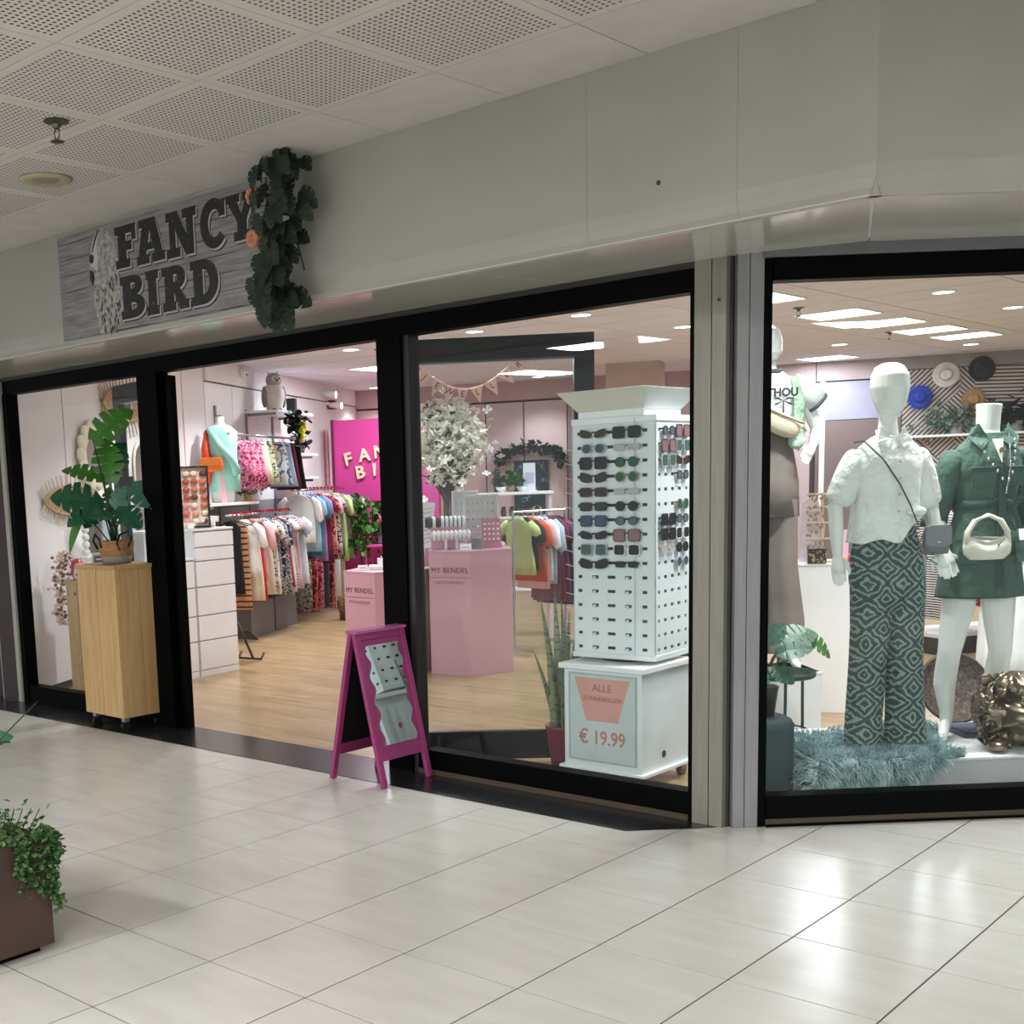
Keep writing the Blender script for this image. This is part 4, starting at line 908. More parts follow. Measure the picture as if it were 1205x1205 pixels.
# knotted hem: the hem climbs towards the right hip
vs = []
for (x, y, z) in mb.v:
    if z < 1.25: z = z+max(0, (x-(-.02)))*1.05*(1.25-z)/.21+.02*math.sin(x*40)*(1.25-z)*3
    vs.append((x, y, z))
mb.v = vs
blo = mb.build('blouse', MBLO, t, True, solid=.004, sub=1)
for sh, el, r0, r1 in (((-.185, .005, 1.49), (-.278, .015, 1.235), .062, .066), ((.095, .005, 1.49), (.168, .015, 1.205), .062, .064)):
    a, b2 = Vector(sh), Vector(el); MB().tube([a+(a-b2)*.02, a*.85+b2*.15, a*.5+b2*.5, a*.2+b2*.8, a*.04+b2*.96, b2], [.04, .066, .072, .074, .070, .05], 20).build('sleeve', MBLO, t, True, sub=1)
    MB().tube([b2+(a-b2)*.05, b2-(a-b2)*.03], .051, 16).build('cuff', MBLO, t, True)
for s in (-1, 1): MB().add([(-.045+s*.012, -.066, 1.545), (-.045+s*.058, -.05, 1.60), (-.045+s*.075, -.02, 1.585), (-.045+s*.088, -.078, 1.525), (-.045+s*.035, -.09, 1.495)], [(0, 1, 2, 3, 4)] if s > 0 else [(4, 3, 2, 1, 0)]).build('collar', MBLO, t, solid=.004)
for z, y in ((1.50, -.098), (1.43, -.126), (1.35, -.132), (1.27, -.126), (1.19, -.127)): MB().sph((-.04, y, z), (.007, .003, .007), 8, 5).build('button', M('pearl_button', '#b9c2c0', .3), blo)
MB().sph((.05, -.12, 1.185), (.05, .025, .025), 10, 7).build('knot', MBLO, blo, True)
def m_ogee():
    m, nt, b = base('green_ogee_print'); 
    def ban(loc, sc):
        v = coords(nt, sc, loc=loc); vo = tex(nt, 'Voronoi', v, Scale=1.0, Randomness=0.0); vo.distance = 'MANHATTAN'; return vo.outputs['Distance']
    d1 = ban((.5, .5, .0), (6.2, 0, 6.6)); n = tex(nt, 'Noise', coords(nt, (1, 1, 1)), Scale=22.0, Detail=2.0)
    def mt(op, a, b2):
        q = nt.nodes.new('ShaderNodeMath'); q.operation = op
        for i, x in enumerate((a, b2)):
            if isinstance(x, float): q.inputs[i].default_value = x
            else: nt.links.new(x, q.inputs[i])
        return q.outputs[0]
    s = mt('ADD', mt('MULTIPLY', d1, 4.4), mt('MULTIPLY', n.outputs['Fac'], 1.6)); f = mt('FRACT', s, 0.0)
    nt.links.new(ramp(nt, f, [(0, '#2b403e'), (.38, '#2b403e'), (.45, '#7d928d'), (.75, '#8c9f99'), (.82, '#3b524e')]), b.inputs['Base Color']); b.inputs['Roughness'].default_value = .8
    bumpn(nt, b, tex(nt, 'Noise', coords(nt, (6, 6, 1)), Scale=3.0).outputs['Fac'], .5, .02); return m
MOG = m_ogee()
tr = MB(); loft(tr, [(-.02, .005, .70, .165, .105), (-.03, .005, .85, .185, .125), (-.035, .005, .98, .175, .115), (-.04, .003, 1.10, .14, .098), (-.04, .003, 1.165, .122, .09)], 32, .012, 9)
trs = tr.build('trousers', MOG, t, True)
for x0, x1, w0, w1 in ((-.105, -.132, .095, .092), (.058, .082, .098, .105)):
    mb = MB(); loft(mb, [(x1, -.01, .025, w1, .095), (x1, 0, .12, w1*.94, .088), ((x0+x1)/2, 0, .42, .089, .082), (x0, .003, .62, .096, .10), (x0*.98, .005, .80, .10, .118), (x0*.9, .005, .92, .088, .112)], 32, .03, 6, x0*20, cap=False); mb.build('trouser_leg', MOG, trs, True)
MSTR = M('dark_chain_strap', '#4a4f52', .35, .6)
MB().tube([(-.20, .03, 1.53), (-.19, -.06, 1.535), (-.12, -.125, 1.44), (-.045, -.14, 1.32), (.01, -.135, 1.22), (.05, -.14, 1.12)], .004, 5).build('bag_strap', MSTR, t)
bg = thing('crossbody_bag', 'small grey flap crossbody bag at the patterned trousers', 'bag', onC(.824+.148, -.38+.125, .285+.975), 45)
MGB = M('grey_leather', '#6d7176', .45, bump=.2, bscale=120)
mb = MB(); loft(mb, [(0, 0, 0, .058, .022), (0, 0, .05, .064, .026), (0, 0, .11, .060, .024), (0, 0, .135, .055, .018)], 20, e=.55); mb.build('bag_body', MGB, bg, True)
MB().prism([(-.064, .05), (-.04, .035), (.04, .035), (.064, .05), (.062, .13), (.045, .142), (-.045, .142), (-.062, .13)], .024, .031, UP).build('flap', M('grey_leather_flap', '#7c8085', .45), bg, bev=.003)
MB().sph((0, -.034, .06), (.011, .004, .007), 8, 5).build('clasp', M('clasp_silver', '#c9cccd', .2, .9), bg)
MB().tube([(-.06, 0, .11), (-.085, -.01, .06), (-.05, -.02, -.02), (.0, -.02, -.05)], .004, 5).build('side_strap', MGB, bg)
# ---------------------------------------------------------------- headless mannequin in green shirt dress
t = thing('mannequin', 'headless white mannequin in a belted dark green shirt dress', 'mannequin', onC(1.391, -.62, .255), 45)
mb = MB()
mb.tube([(.018, .01, 1.735), (.016, .01, 1.68), (.015, .01, 1.60), (.015, .01, 1.54)], [.062, .058, .056, .075], 20)
loft(mb, [(.0, .01, .80, .15, .10), (.0, .01, 1.0, .155, .10), (.01, 0, 1.20, .12, .085), (.01, -.005, 1.38, .14, .105), (.01, 0, 1.48, .16, .085), (.01, .005, 1.54, .10, .06), (.01, .01, 1.57, .05, .05)])
for hx, kx, ax, ty, tx in ((-.09, -.152, -.135, -.13, -.235), (.10, .117, .115, -.12, .09)):
    mb.tube([(hx, .01, .90), (hx-.02*(hx < 0), 0, .70), (kx, -.01, .46), (kx, .02, .34), (kx*.95+ax*.05, .03, .28), (ax, .03, .13)], [.09, .083, .057, .057, .055, .034], 14); foot(mb, (ax, .03, .10), (tx, ty, .018))
for sh, el, wr, hd_, sd in (((-.165, .005, 1.475), (-.235, .03, 1.22), (-.215, -.05, 1.0), (.2, -.3, -1), 1), ((.185, .005, 1.475), (.255, .03, 1.22), (.24, -.05, 1.0), (-.1, -.3, -1), -1)):
    e, w_ = Vector(el), Vector(wr); mb.tube([sh, Vector(sh)*.5+e*.5, e, e*.5+w_*.5, w_], [.044, .042, .037, .034, .024], 12); hand(mb, w_, hd_, sd)
body(t, mb)
MGD = m_linen('green_twill', '#3f5c51', .5, 14); MGD2 = m_linen('green_twill_dark', '#2f4d43', .4, 14)
mb = MB(); loft(mb, [(.0, .0, .745, .225, .15, 1.2), (.0, 0, .85, .21, .145, 1.2), (.0, 0, 1.0, .19, .135), (.01, 0, 1.12, .165, .12), (.01, 0, 1.20, .148, .108), (.01, 0, 1.25, .148, .11), (.01, -.003, 1.36, .168, .13), (.01, 0, 1.45, .178, .12), (.01, .003, 1.51, .165, .09, .2), (.012, .006, 1.55, .11, .075, .1), (.014, .008, 1.59, .075, .07, 0)], 40, .025, 8, cap=False)
dr = mb.build('dress', MGD, t, True, solid=.004, sub=1)
for sh, el in (((-.155, .005, 1.50), (-.24, .03, 1.13)), ((.175, .005, 1.50), (.26, .03, 1.13))):
    a, b2 = Vector(sh), Vector(el); MB().tube([a+(a-b2)*.03, a*.85+b2*.15, a*.5+b2*.5, a*.15+b2*.85, b2], [.05, .068, .066, .06, .058], 18).build('sleeve', MGD, t, True, sub=1)
    MB().tube([b2+(a-b2)*.12, b2-(a-b2)*.06], .062, 16).build('sleeve_cuff', MGD2, t, True)
for s in (-1, 1):
    q = [(.014+s*.030, -.068, 1.55), (.014+s*.075, -.045, 1.635), (.014+s*.09, .0, 1.62), (.014+s*.13, -.05, 1.565), (.014+s*.085, -.105, 1.50)]
    MB().add(q, [(0, 1, 2, 3, 4)] if s > 0 else [(4, 3, 2, 1, 0)]).build('collar', MGD, t, solid=.006)
    MB().box(-.06, .06, -.006, .006, -.018, .018, T(.014+s*.085, -.128, 1.40) @ RZ(s*14) @ RX(6)).build('pocket_flap', MGD2, dr, bev=.004)
    MB().box(-.055, .055, -.004, .004, -.07, 0, T(.014+s*.085, -.130, 1.39) @ RZ(s*14) @ RX(4)).build('chest_pocket', MGD, dr)
    MB().box(-.055, .055, -.004, .004, -.11, 0, T(.014+s*.125, -.112, 1.04) @ RZ(s*32) @ RX(-8)).build('skirt_pocket', MGD2, dr)
MB().add([(.014-.028, -.090, 1.555), (.014+.028, -.090, 1.555), (.018, -.132, 1.435)], [(2, 1, 0)]).build('neck_opening', MMAN, dr, solid=.003)
MB().prism([(-.002, .76), (.045, .76), (.04, 1.42), (.01, 1.42)], .138, .150, UP).build('button_placket', MGD2, dr)
for z in (.83, .93, 1.04, 1.13, 1.32, 1.40): MB().sph((.024, -.152, z), (.008, .003, .008), 8, 5).build('button', M('dark_button', '#1f2b27', .3), dr)
mb = MB(); loft(mb, [(.01, 0, 1.205, .158, .12), (.01, 0, 1.25, .158, .121)], 32, cap=False); bel = mb.build('belt', MGD2, t, True, solid=.006)
MB().sph((.06, -.13, 1.23), (.028, .02, .024), 10, 7).build('belt_knot', MGD2, bel, True)
for q in ([(.06, -.135, 1.235), (.11, -.15, 1.27), (.15, -.14, 1.25), (.10, -.14, 1.225)], [(.06, -.135, 1.235), (.01, -.15, 1.265), (-.03, -.14, 1.245), (.02, -.14, 1.22)], [(.07, -.14, 1.22), (.10, -.15, 1.10), (.13, -.15, 1.10), (.09, -.14, 1.225)], [(.05, -.14, 1.22), (.02, -.15, 1.06), (.05, -.155, 1.05), (.07, -.14, 1.21)]):
    MB().add(q, [(0, 1, 2, 3)]).build('bow_loop', MGD2, bel, solid=.005)
MSIL = M('silver_chain', '#d5d8d8', .2, .9)
def chain(pts, r=.006, step=.022, parent=None, mat=MSIL, name='chain'):
    mb = MB(); pts = [Vector(p) for p in pts]
    for i in range(len(pts)-1):
        a, b2 = pts[i], pts[i+1]; n = max(1, int((b2-a).length/step))
        for k in range(n): mb.sph(tuple(a.lerp(b2, (k+.5)/n)), (r, r*.6, r*1.3), 6, 4)
    o = mb.build(name, mat, parent, True); o['kind'] = 'stuff'; return o
chain([(-.075, -.09, 1.55), (-.06, -.128, 1.47), (.0, -.15, 1.38), (.03, -.152, 1.33)], .008, .03, t, name='necklace'); chain([(.10, -.09, 1.56), (.09, -.12, 1.47), (.06, -.152, 1.37), (.03, -.155, 1.33)], .008, .03, t, name='necklace')
chain([(.075, -.085, 1.58), (.055, -.145, 1.42), (.03, -.16, 1.28)], .005, .012, t, name='bag_chain')
MB().sph((.018, -.12, 1.50), (.012, .008, .016), 8, 6).build('pendant', M('gold_pendant', '#b08a4a', .3, .9), t)
hb = thing('hobo_bag', 'cream slouchy shoulder bag with a round handle at the green dress', 'bag', onC(1.391-.078, -.62+.20, .255+.955), 45)
MCB = M('cream_leather', '#dedccd', .45, bump=.25, bscale=60)
mb = MB(); loft(mb, [(0, 0, 0, .085, .03), (0, 0, .03, .118, .045), (0, 0, .07, .122, .045), (0, 0, .10, .112, .035), (0, 0, .118, .10, .02)], 26); vs = []
mb.v = [(x, y, z-.035*max(0, 1-(x/.085)**2)*(z > .09)) for x, y, z in mb.v]; mb.build('bag_body', MCB, hb, True)
for y in (-.008, .012): MB().tube([(-.108, y, .08), (-.10, y, .14), (-.065, y, .195), (0, y, .222), (.065, y, .195), (.10, y, .14), (.108, y, .08)], .010, 8).build('handle', MCB, hb, True)
MB().tube([(.07, -.04, .105), (.045, -.045, .085), (.03, -.045, .07)], .004, 5).build('zip_pull', MSTR, hb)
# ---------------------------------------------------------------- mannequin in tee, vest and brown trousers
bx_ = thing('white_box_plinth', 'low white box plinth under the mannequin in brown trousers', 'plinth', onC(.56, -1.42, 0), 45)
MB().box(-.26, .34, -.0, .40, .002, .50).build('box', MWHITE, bx_, bev=.004)
MB().box(-.262, .342, -.002, .402, .48, .5).build('top_edge', MWHITE, bx_, bev=.003)
t = thing('mannequin', 'mannequin in a white palm-print tee, pale green vest and brown wide trousers', 'mannequin', onC(.69, -1.58, .502), 45); t.scale = (1.02, 1.02, 1.02)
mb = MB(); cx = -.075
loft(mb, [(cx-.01, -.01, 1.79, .05, .06), (cx-.01, -.01, 1.83, .075, .09), (cx-.015, 0, 1.90, .085, .10), (cx-.015, 0, 1.96, .07, .08), (cx-.015, 0, 1.99, .03, .035)], 18)
mb.tube([(cx, .01, 1.84), (cx, .01, 1.76), (cx, .01, 1.70)], [.047, .045, .06], 12)
loft(mb, [(cx, .01, .98, .15, .10), (cx, .01, 1.15, .15, .095), (cx, 0, 1.35, .12, .08), (cx, -.005, 1.52, .14, .10), (cx, 0, 1.63, .165, .085), (cx, .005, 1.69, .11, .06), (cx, .01, 1.73, .05, .05)])
for hx, ax, tx in ((-.15, -.16, -.17), (.0, .045, .085)):
    mb.tube([(hx, .01, 1.05), (hx, 0, .85), (hx, 0, .55), (ax, .02, .13)], [.085, .08, .055, .034], 12); foot(mb, (ax, .02, .10), (tx, -.13, .018))
for sh, el, wr, hd_, sd in (((cx-.165, .005, 1.64), (cx-.27, .04, 1.40), (cx-.20, -.06, 1.25), (.5, -.3, -1), 1), ((cx+.165, .005, 1.64), (.232, .05, 1.40), (.16, -.07, 1.30), (-.55, -.4, -.6), -1)):
    e, w_ = Vector(el), Vector(wr); mb.tube([sh, Vector(sh)*.5+e*.5, e, e*.5+w_*.5, w_], [.046, .043, .038, .034, .024], 12); hand(mb, w_, hd_, sd)
body(t, mb)
MTEE = m_linen('white_tee', '#dfe7e6', .2, 10); MVEST = m_linen('pale_green_cotton', '#a9c7ac', .5, 26); MDG = M('grey_rib', '#4d5356', .7)
mb = MB(); loft(mb, [(cx, 0, 1.38, .15, .11), (cx, 0, 1.50, .165, .128), (cx, 0, 1.60, .18, .115), (cx, .003, 1.665, .165, .085), (cx, .006, 1.705, .11, .072), (cx, .008, 1.73, .075, .068)], 34, .012, 7, cap=False); tee = mb.build('tee', MTEE, t, True, solid=.004, sub=1)
mb = MB(); loft(mb, [(cx, .006, 1.715, .082, .072), (cx, .008, 1.738, .074, .068)], 30, cap=False); mb.build('neck_rib', MDG, tee, True, solid=.006)
for sgn in (1, -1):
    a, b2 = Vector((cx+sgn*.155, .005, 1.665)), Vector((cx+sgn*.285, .02, 1.545)); MB().tube([a, a*.6+b2*.4, b2], [.06, .075, .072], 18).build('tee_sleeve', MTEE, t, True)
    MB().tube([b2+(a-b2)*.08, b2-(a-b2)*.04], .0745, 18).build('sleeve_rib', MDG, t, True)
    # vest front panel on either side
    vs = []; 
    for i in range(9):
        z = 1.30+.40*i/8; w0, w1 = .105, .188-.03*max(0, i-5)/3
        for k in range(5):
            f = k/4; x = w0+(w1-w0)*f; y = -math.sqrt(max(.0004, .138**2*(1-min(1, x/.20)**2)))-.006
            vs.append((cx+sgn*x, y+.055*max(0, i-5)/3, z+.012*math.sin(i*2+k)))
    MB().add(vs, [(i*5+k, i*5+k+1, i*5+k+6, i*5+k+5) for i in range(8) for k in range(4)]).build('vest_panel', MVEST, t, True, solid=.008)
    MB().sph((cx+sgn*.12, -.125, 1.33), (.05, .03, .05), 10, 7).build('vest_tie', MVEST, t, True)
MPR = M('tee_print_black', '#2b2e33', .6); lettering('tee_print', 'THOU', .062, MPR, tee, T(cx+.03, -.142, 1.60) @ UP, bold=.003)
for q in ([(0, 0), (.03, .02), (.06, .012), (.03, .008)], [(0, 0), (-.03, .02), (-.06, .012), (-.03, .008)], [(0, 0), (.04, -.012), (.06, -.03), (.03, -.02)], [(0, 0), (-.04, -.012), (-.06, -.03), (-.03, -.02)], [(-.003, 0), (.003, 0), (.006, -.09), (-.006, -.09)]):
    MB().prism([(cx+.035+x, 1.555+z) for x, z in q], .142, .1435, UP).build('palm_print', MPR, tee)
MBR = m_linen('taupe_satin', '#7a6f69', .25, 6)
mb = MB(); loft(mb, [(cx, .005, .90, .19, .13), (cx, .005, 1.1, .185, .125), (cx, .003, 1.28, .15, .11), (cx, .003, 1.385, .135, .10)], 32, .02, 8); trs = mb.build('trousers', MBR, t, True)
for x0, x1 in ((-.165, -.185), (.005, .035)):
    mb = MB(); loft(mb, [(x1, 0, .10, .125, .105), (x1, 0, .3, .118, .10), (x0, 0, .6, .105, .095), (x0, .003, .85, .10, .105), (x0, .005, 1.0, .10, .11)], 32, .05, 7, x0*10, cap=False); mb.build('trouser_leg', MBR, trs, True)
fb = thing('belt_bag', 'beige belt bag worn across the palm-print tee', 'bag', onC(.69, -1.58+.155, .502), 45)
MBE = M('beige_leather', '#c9bda6', .4, bump=.2, bscale=60)
m_ = T(cx-.01, -.005, 1.475) @ RY(24); mb = MB(); loft(mb, [(0, 0, -.07, .09, .02), (0, 0, -.04, .145, .04), (0, 0, .02, .155, .042), (0, 0, .05, .14, .02)], 24); mb.v = [tuple(m_ @ Vector(p)) for p in mb.v]; mb.build('bag_body', MBE, fb, True)
MB().tube([(-.145, -.035, .035), (0, -.047, .03), (.145, -.035, .035)], .005, 5, m_).build('zip', M('brass_zip', '#8a744d', .3, .8), fb)
MB().tube([(.15, 0, .03), (.20, .05, .02)], .01, 6, m_).build('strap', MBE, fb); MB().tube([(-.15, 0, .03), (-.2, .08, .12)], .01, 6, m_).build('strap', MBE, fb)
# ---------------------------------------------------------------- shaggy rug draped over the platform corner
rg_ = thing('shaggy_rug', 'pale teal shaggy fur rug draped over the platform corner', 'rug', onC(0, 0, 0), 45)
def rugpt(u, v):
    """u along the window 0..1, v from the back edge down over the front"""
    t0 = .335+.006*math.sin(v*5); t1 = 1.28-.28*v+.05*math.sin(v*9)
    x = t0+(t1-t0)*u; s = v*1.0
    edge = .165
    back = .86-.10*math.sin(u*6); run = back-edge
    if s*1.02 < run: y = back-s*1.02; z = .262
    else:
        d = (s*1.02-run)/(1.02-run); y = edge-.02*math.sin(min(1, d*3)*1.57)-.012*d; z = .262-max(0, d)*(.20 if u < .62 else .20*max(0, 1-(u-.62)/.3))
    if x < .385: z = max(.03, z-(.385-x)*3)
    return (x, y, z)
MFUR = pattern('teal_fur', [(.3, '#6c9295'), (.5, '#a3c2c3'), (.7, '#d2e4e2')], 16, rough=.9, interp='LINEAR', detail=3)
MB().grid(rugpt, 28, 28).build('backing', M('rug_backing', '#53777a', .9), rg_, True, solid=.004)
rf = random.Random(9); mb = MB()
for i in range(11000):
    u, v = rf.random(), rf.random(); p = Vector(rugpt(u, v)); p2 = Vector(rugpt(min(1, u+.01), v)); p3 = Vector(rugpt(u, min(1, v+.01)))
    n = (p3-p).cross(p2-p)
    n = n.normalized() if n.length > 1e-9 else Vector((0, 0, 1))
    if n.z < -.2 or (abs(n.z) < .3 and n.y > 0): n = -n
    cl = Vector((math.sin(u*23+v*7), math.cos(v*19+u*5), -.2))*.35
    d = (n*.9+cl*.6+Vector((rf.gauss(0, .25), rf.gauss(0, .25)-.15, rf.gauss(0, .15)))).normalized(); l = rf.uniform(.05, .085)
    sd = d.cross(Vector((rf.gauss(0, 1), rf.gauss(0, 1), rf.gauss(0, 1)))).normalized()*.0026; m1 = p+d*l*.55; tip = p+d*l+Vector((cl.x*.012, -.008, -.022 if n.z > .5 else -.03))
    mb.add([p-sd, p+sd, m1+sd*.8, m1-sd*.8, tip], [(0, 1, 2, 3), (3, 2, 4)])
o = mb.build('fur', MFUR, rg_); o['kind'] = 'stuff'
# ---------------------------------------------------------------- pouf with dark pot
po = thing('velvet_pouf', 'round dark teal velvet pouf beside the corner post', 'pouf', onC(.135, -.42, 0.002), 45)
MVEL = M('teal_velvet', '#2d4c50', .7, var=.12, scale=5)
MB().lathe([(.001, 0), (.19, 0), (.205, .02), (.205, .40), (.195, .435), (.17, .448), (.001, .45)], 32).build('seat', MVEL, po, True); MB().lathe([(.206, .405), (.2075, .41), (.206, .415)], 32, cap=False).build('piping', MVEL, po)
pp = thing('potted_plant', 'large-leaved green plant in a black pot on the teal pouf', 'plant', onC(.20, -.44, .452), 45)
MB().lathe([(.001, 0), (.055, 0), (.072, .13), (.076, .15), (.066, .15), (.06, .12), (.001, .12)], 20).build('pot', M('black_pot', '#17191b', .4), pp, True)
for b, p, me, nr in (((.05, -.05, .33), (.20, -.1, .37), ML3, (0, -.8, 1)), ((.10, .0, .38), (.27, .02, .44), ML1, (.1, -.7, 1)), ((.22, .02, .40), (.36, .0, .31), ML2, (.4, -.8, .8)), ((-.02, -.05, .35), (-.14, -.12, .42), ML3, (0, -.8, 1)), ((.0, -.02, .38), (.08, -.05, .47), ML3, (0, -1, .8)), ((.02, -.06, .26), (.10, -.14, .2), ML1, (0, -1, .6)), ((-.02, -.06, .24), (-.1, -.14, .18), ML3, (0, -1, .5))):
    obj('leaf', me, pp, mw=aim(b, p, nr)); MB().tube([(0, 0, .11), (b[0]*.4, b[1]*.5, b[2]*.75), b], .005, 5).build('stalk', MSTEM, pp, True)
# ---------------------------------------------------------------- tray table with heel
tb = thing('tray_table', 'round dark green metal tray table behind the pouf', 'table', onC(.57, -1.205, 0.002), 45)
MTB = M('dark_green_metal', '#2b3f3b', .35, .4)
MB().lathe([(.001, .515), (.185, .515), (.192, .52), (.196, .545), (.192, .545), (.186, .522), (.001, .522)], 32).build('tray', MTB, tb, True)
for a in (20, 140, 260): MB().tube([(.16*math.cos(R(a)), .16*math.sin(R(a)), .515), (.17*math.cos(R(a)), .17*math.sin(R(a)), 0)], .009, 8).build('leg', MTB, tb)
MB().lathe([(.155, .20), (.16, .205), (.155, .21), (.15, .205)], 24, cap=False).build('ring_brace', MTB, tb)
# ---------------------------------------------------------------- bronze animal head
sk = thing('bronze_lion_head', 'shiny bronze animal-head sculpture on the platform', 'sculpture', onC(1.47, -.40, .25), 45)
MBRZ = M('polished_bronze', '#857968', .28, .95, var=.35, scale=9)
def lionpt(u, v):
    a = u*2*math.pi; ph = v*math.pi; r_ = .185+.012*math.sin(9*a+6*math.sin(ph*3))*math.sin(ph)+.008*math.sin(23*a+ph*11)
    x, y, z = r_*math.sin(ph)*math.cos(a), .9*r_*math.sin(ph)*math.sin(a), .19-1.02*r_*math.cos(ph)
    for ex, ez, er in ((-.10, .27, .06), (.05, .27, .06)):
        if y < 0:
            d = math.hypot(x-ex, z-ez)
            if d < er: y += .07*(1-(d/er)**2)
    if y < 0:
        d = math.hypot(x+.02, z-.16)
        if d < .09: y -= .07*(1-(d/.09)**2)
        d = math.hypot(x+.02, z-.325)
        if d < .10: y -= .02*math.cos(d*30)
        d = abs(z-.085)
        if d < .02 and abs(x+.02) < .1: y += .03*(1-d/.02)
    return (x, y, max(0.004, z))
MB().grid(lionpt, 72, 44).build('head', MBRZ, sk, True)
rl = random.Random(2)
for i in range(26):
    a = R(120+i*12+rl.uniform(-4, 4)); rr = .165
    x, z = rr*math.cos(a), .19+rr*math.sin(a)
    if z < .03: continue
    y0 = rl.uniform(-.05, .03); MB().tube([(x*.8, y0-.03, z), (x*1.1, y0-.05, z-.02), (x*1.14, y0-.03, max(.02, z-.07)), (x*1.0, y0-.04, max(.015, z-.12))], [.012, .022, .018, .004], 8).build('mane_lock', MBRZ, sk, True)
for s in (-1, 1): MB().sph((-.02+s*.12, .01, .345), (.035, .02, .035), 10, 7).build('ear', MBRZ, sk, True)
for x in (-.15, .08): MB().sph((x, -.14, .03), (.045, .055, .03), 10, 7).build('paw', MBRZ, sk, True)
bw = thing('woven_tray', 'round dark woven tray standing behind the bare mannequin foot', 'tray', onC(1.52, -1.12, .255), 45)
MB().lathe([(.001, .0), (.15, .0), (.20, .035), (.205, .035), (.155, -.012), (.001, -.012)], 32, T(0, 0, .17) @ RX(72)).build('bowl', pattern('dark_wicker', [(.3, '#2a211f'), (.55, '#544640'), (.8, '#75655b')], 60, rough=.6, interp='LINEAR'), bw, True)
MB().lathe([(.196, .03), (.207, .038), (.196, .046)], 32, T(0, 0, .17) @ RX(72), cap=False).build('rim', M('wicker_rim', '#3a302d', .6), bw, True)
bl_ = thing('folded_blue_cloth', 'folded dark blue-grey cloth lying on the platform', 'cloth', onC(1.53, -.72, .25), 45)
MB().box(-.20, .17, -.12, .12, 0, .022).build('fold', M('blue_grey_cloth', '#4f5366', .8), bl_, bev=.008); MB().box(-.19, .16, -.11, .115, .022, .036).build('fold', M('blue_grey_cloth', '#4f5366', .8), bl_, bev=.006)
# ---------------------------------------------------------------- white plinth with jewellery bust and boxes
wp_ = thing('white_plinth', 'tall white display plinth behind the mannequins', 'plinth', onC(1.46, -2.86, 0), 28)
MB().box(-.24, .24, -.22, .22, .002, 1.03).build('box', MWHITE, wp_, bev=.003); MB().box(-.245, .245, -.225, .225, 1.03, 1.045).build('top', MWHITE, wp_, bev=.002)
jb = thing('jewellery_display_tree', 'beige display rack hung with small gold jewellery on the white plinth', 'display rack', onC(1.44, -2.80, 1.047), 45)
MB().lathe([(.001, 0), (.08, 0), (.08, .012), (.012, .02), (.01, .48), (.001, .48)], 16).build('stem', M('pale_wood', '#c9b097', .5), jb)
for z in (.16, .27, .38, .47): MB().cyl((-.11, 0, z), (.11, 0, z), .007, n=8).build('bar', M('pale_wood', '#c9b097', .5), jb)
rj = random.Random(4); mb = MB()
for i in range(70):
    z = rj.choice((.16, .27, .38, .47)); mb.sph((rj.uniform(-.11, .11), -.012, z-rj.uniform(.005, .09)), (.008, .004, .012), 6, 4)
o = mb.build('trinkets', M('gold_trinkets', '#a58a63', .35, .6), jb); o['kind'] = 'stuff'
MB().prism([(-.13, 0), (.02, 0), (.05, .25), (-.02, .47), (-.11, .42)], -.07, -.062, UP @ T(0, 0, 0)).build('backing_card', M('lilac_card', '#cfc2cc', .5), jb)
cb = thing('pink_gift_box', 'small hot pink box on the front edge of the white plinth', 'box', onC(1.62, -2.66, 1.047), 30)
MB().box(-.045, .045, -.03, .03, 0, .05).build('box', M('hot_pink_card', '#d8348f', .4), cb, bev=.003); MB().box(-.047, .047, -.032, .032, .038, .054).build('lid', M('pink_lid', '#e873b4', .4), cb, bev=.002)
cb2 = thing('pink_display_card', 'pale pink jewellery card box beside the gold trinkets', 'box', onC(1.57, -2.74, 1.047), 30)
MB().box(-.03, .03, -.008, .008, 0, .22).build('card', M('pale_pink_card', '#efc9d6', .5), cb2); MB().box(-.035, .035, -.03, .03, 0, .03).build('foot', M('yellow_card', '#e3c48b', .5), cb2)
cb3 = thing('black_trinket_box', 'small black and gold box at the post side of the white plinth', 'box', onC(1.36, -2.68, 1.047), 30)
MB().box(-.06, .06, -.03, .03, 0, .09).build('box', pattern('black_gold_print', [(0, '#201f1c'), (.55, '#a78d62')], 60, rough=.4), cb3, bev=.003); MB().box(-.062, .062, -.032, .032, .09, .1).build('lid', M('black_lid', '#191917', .4), cb3)
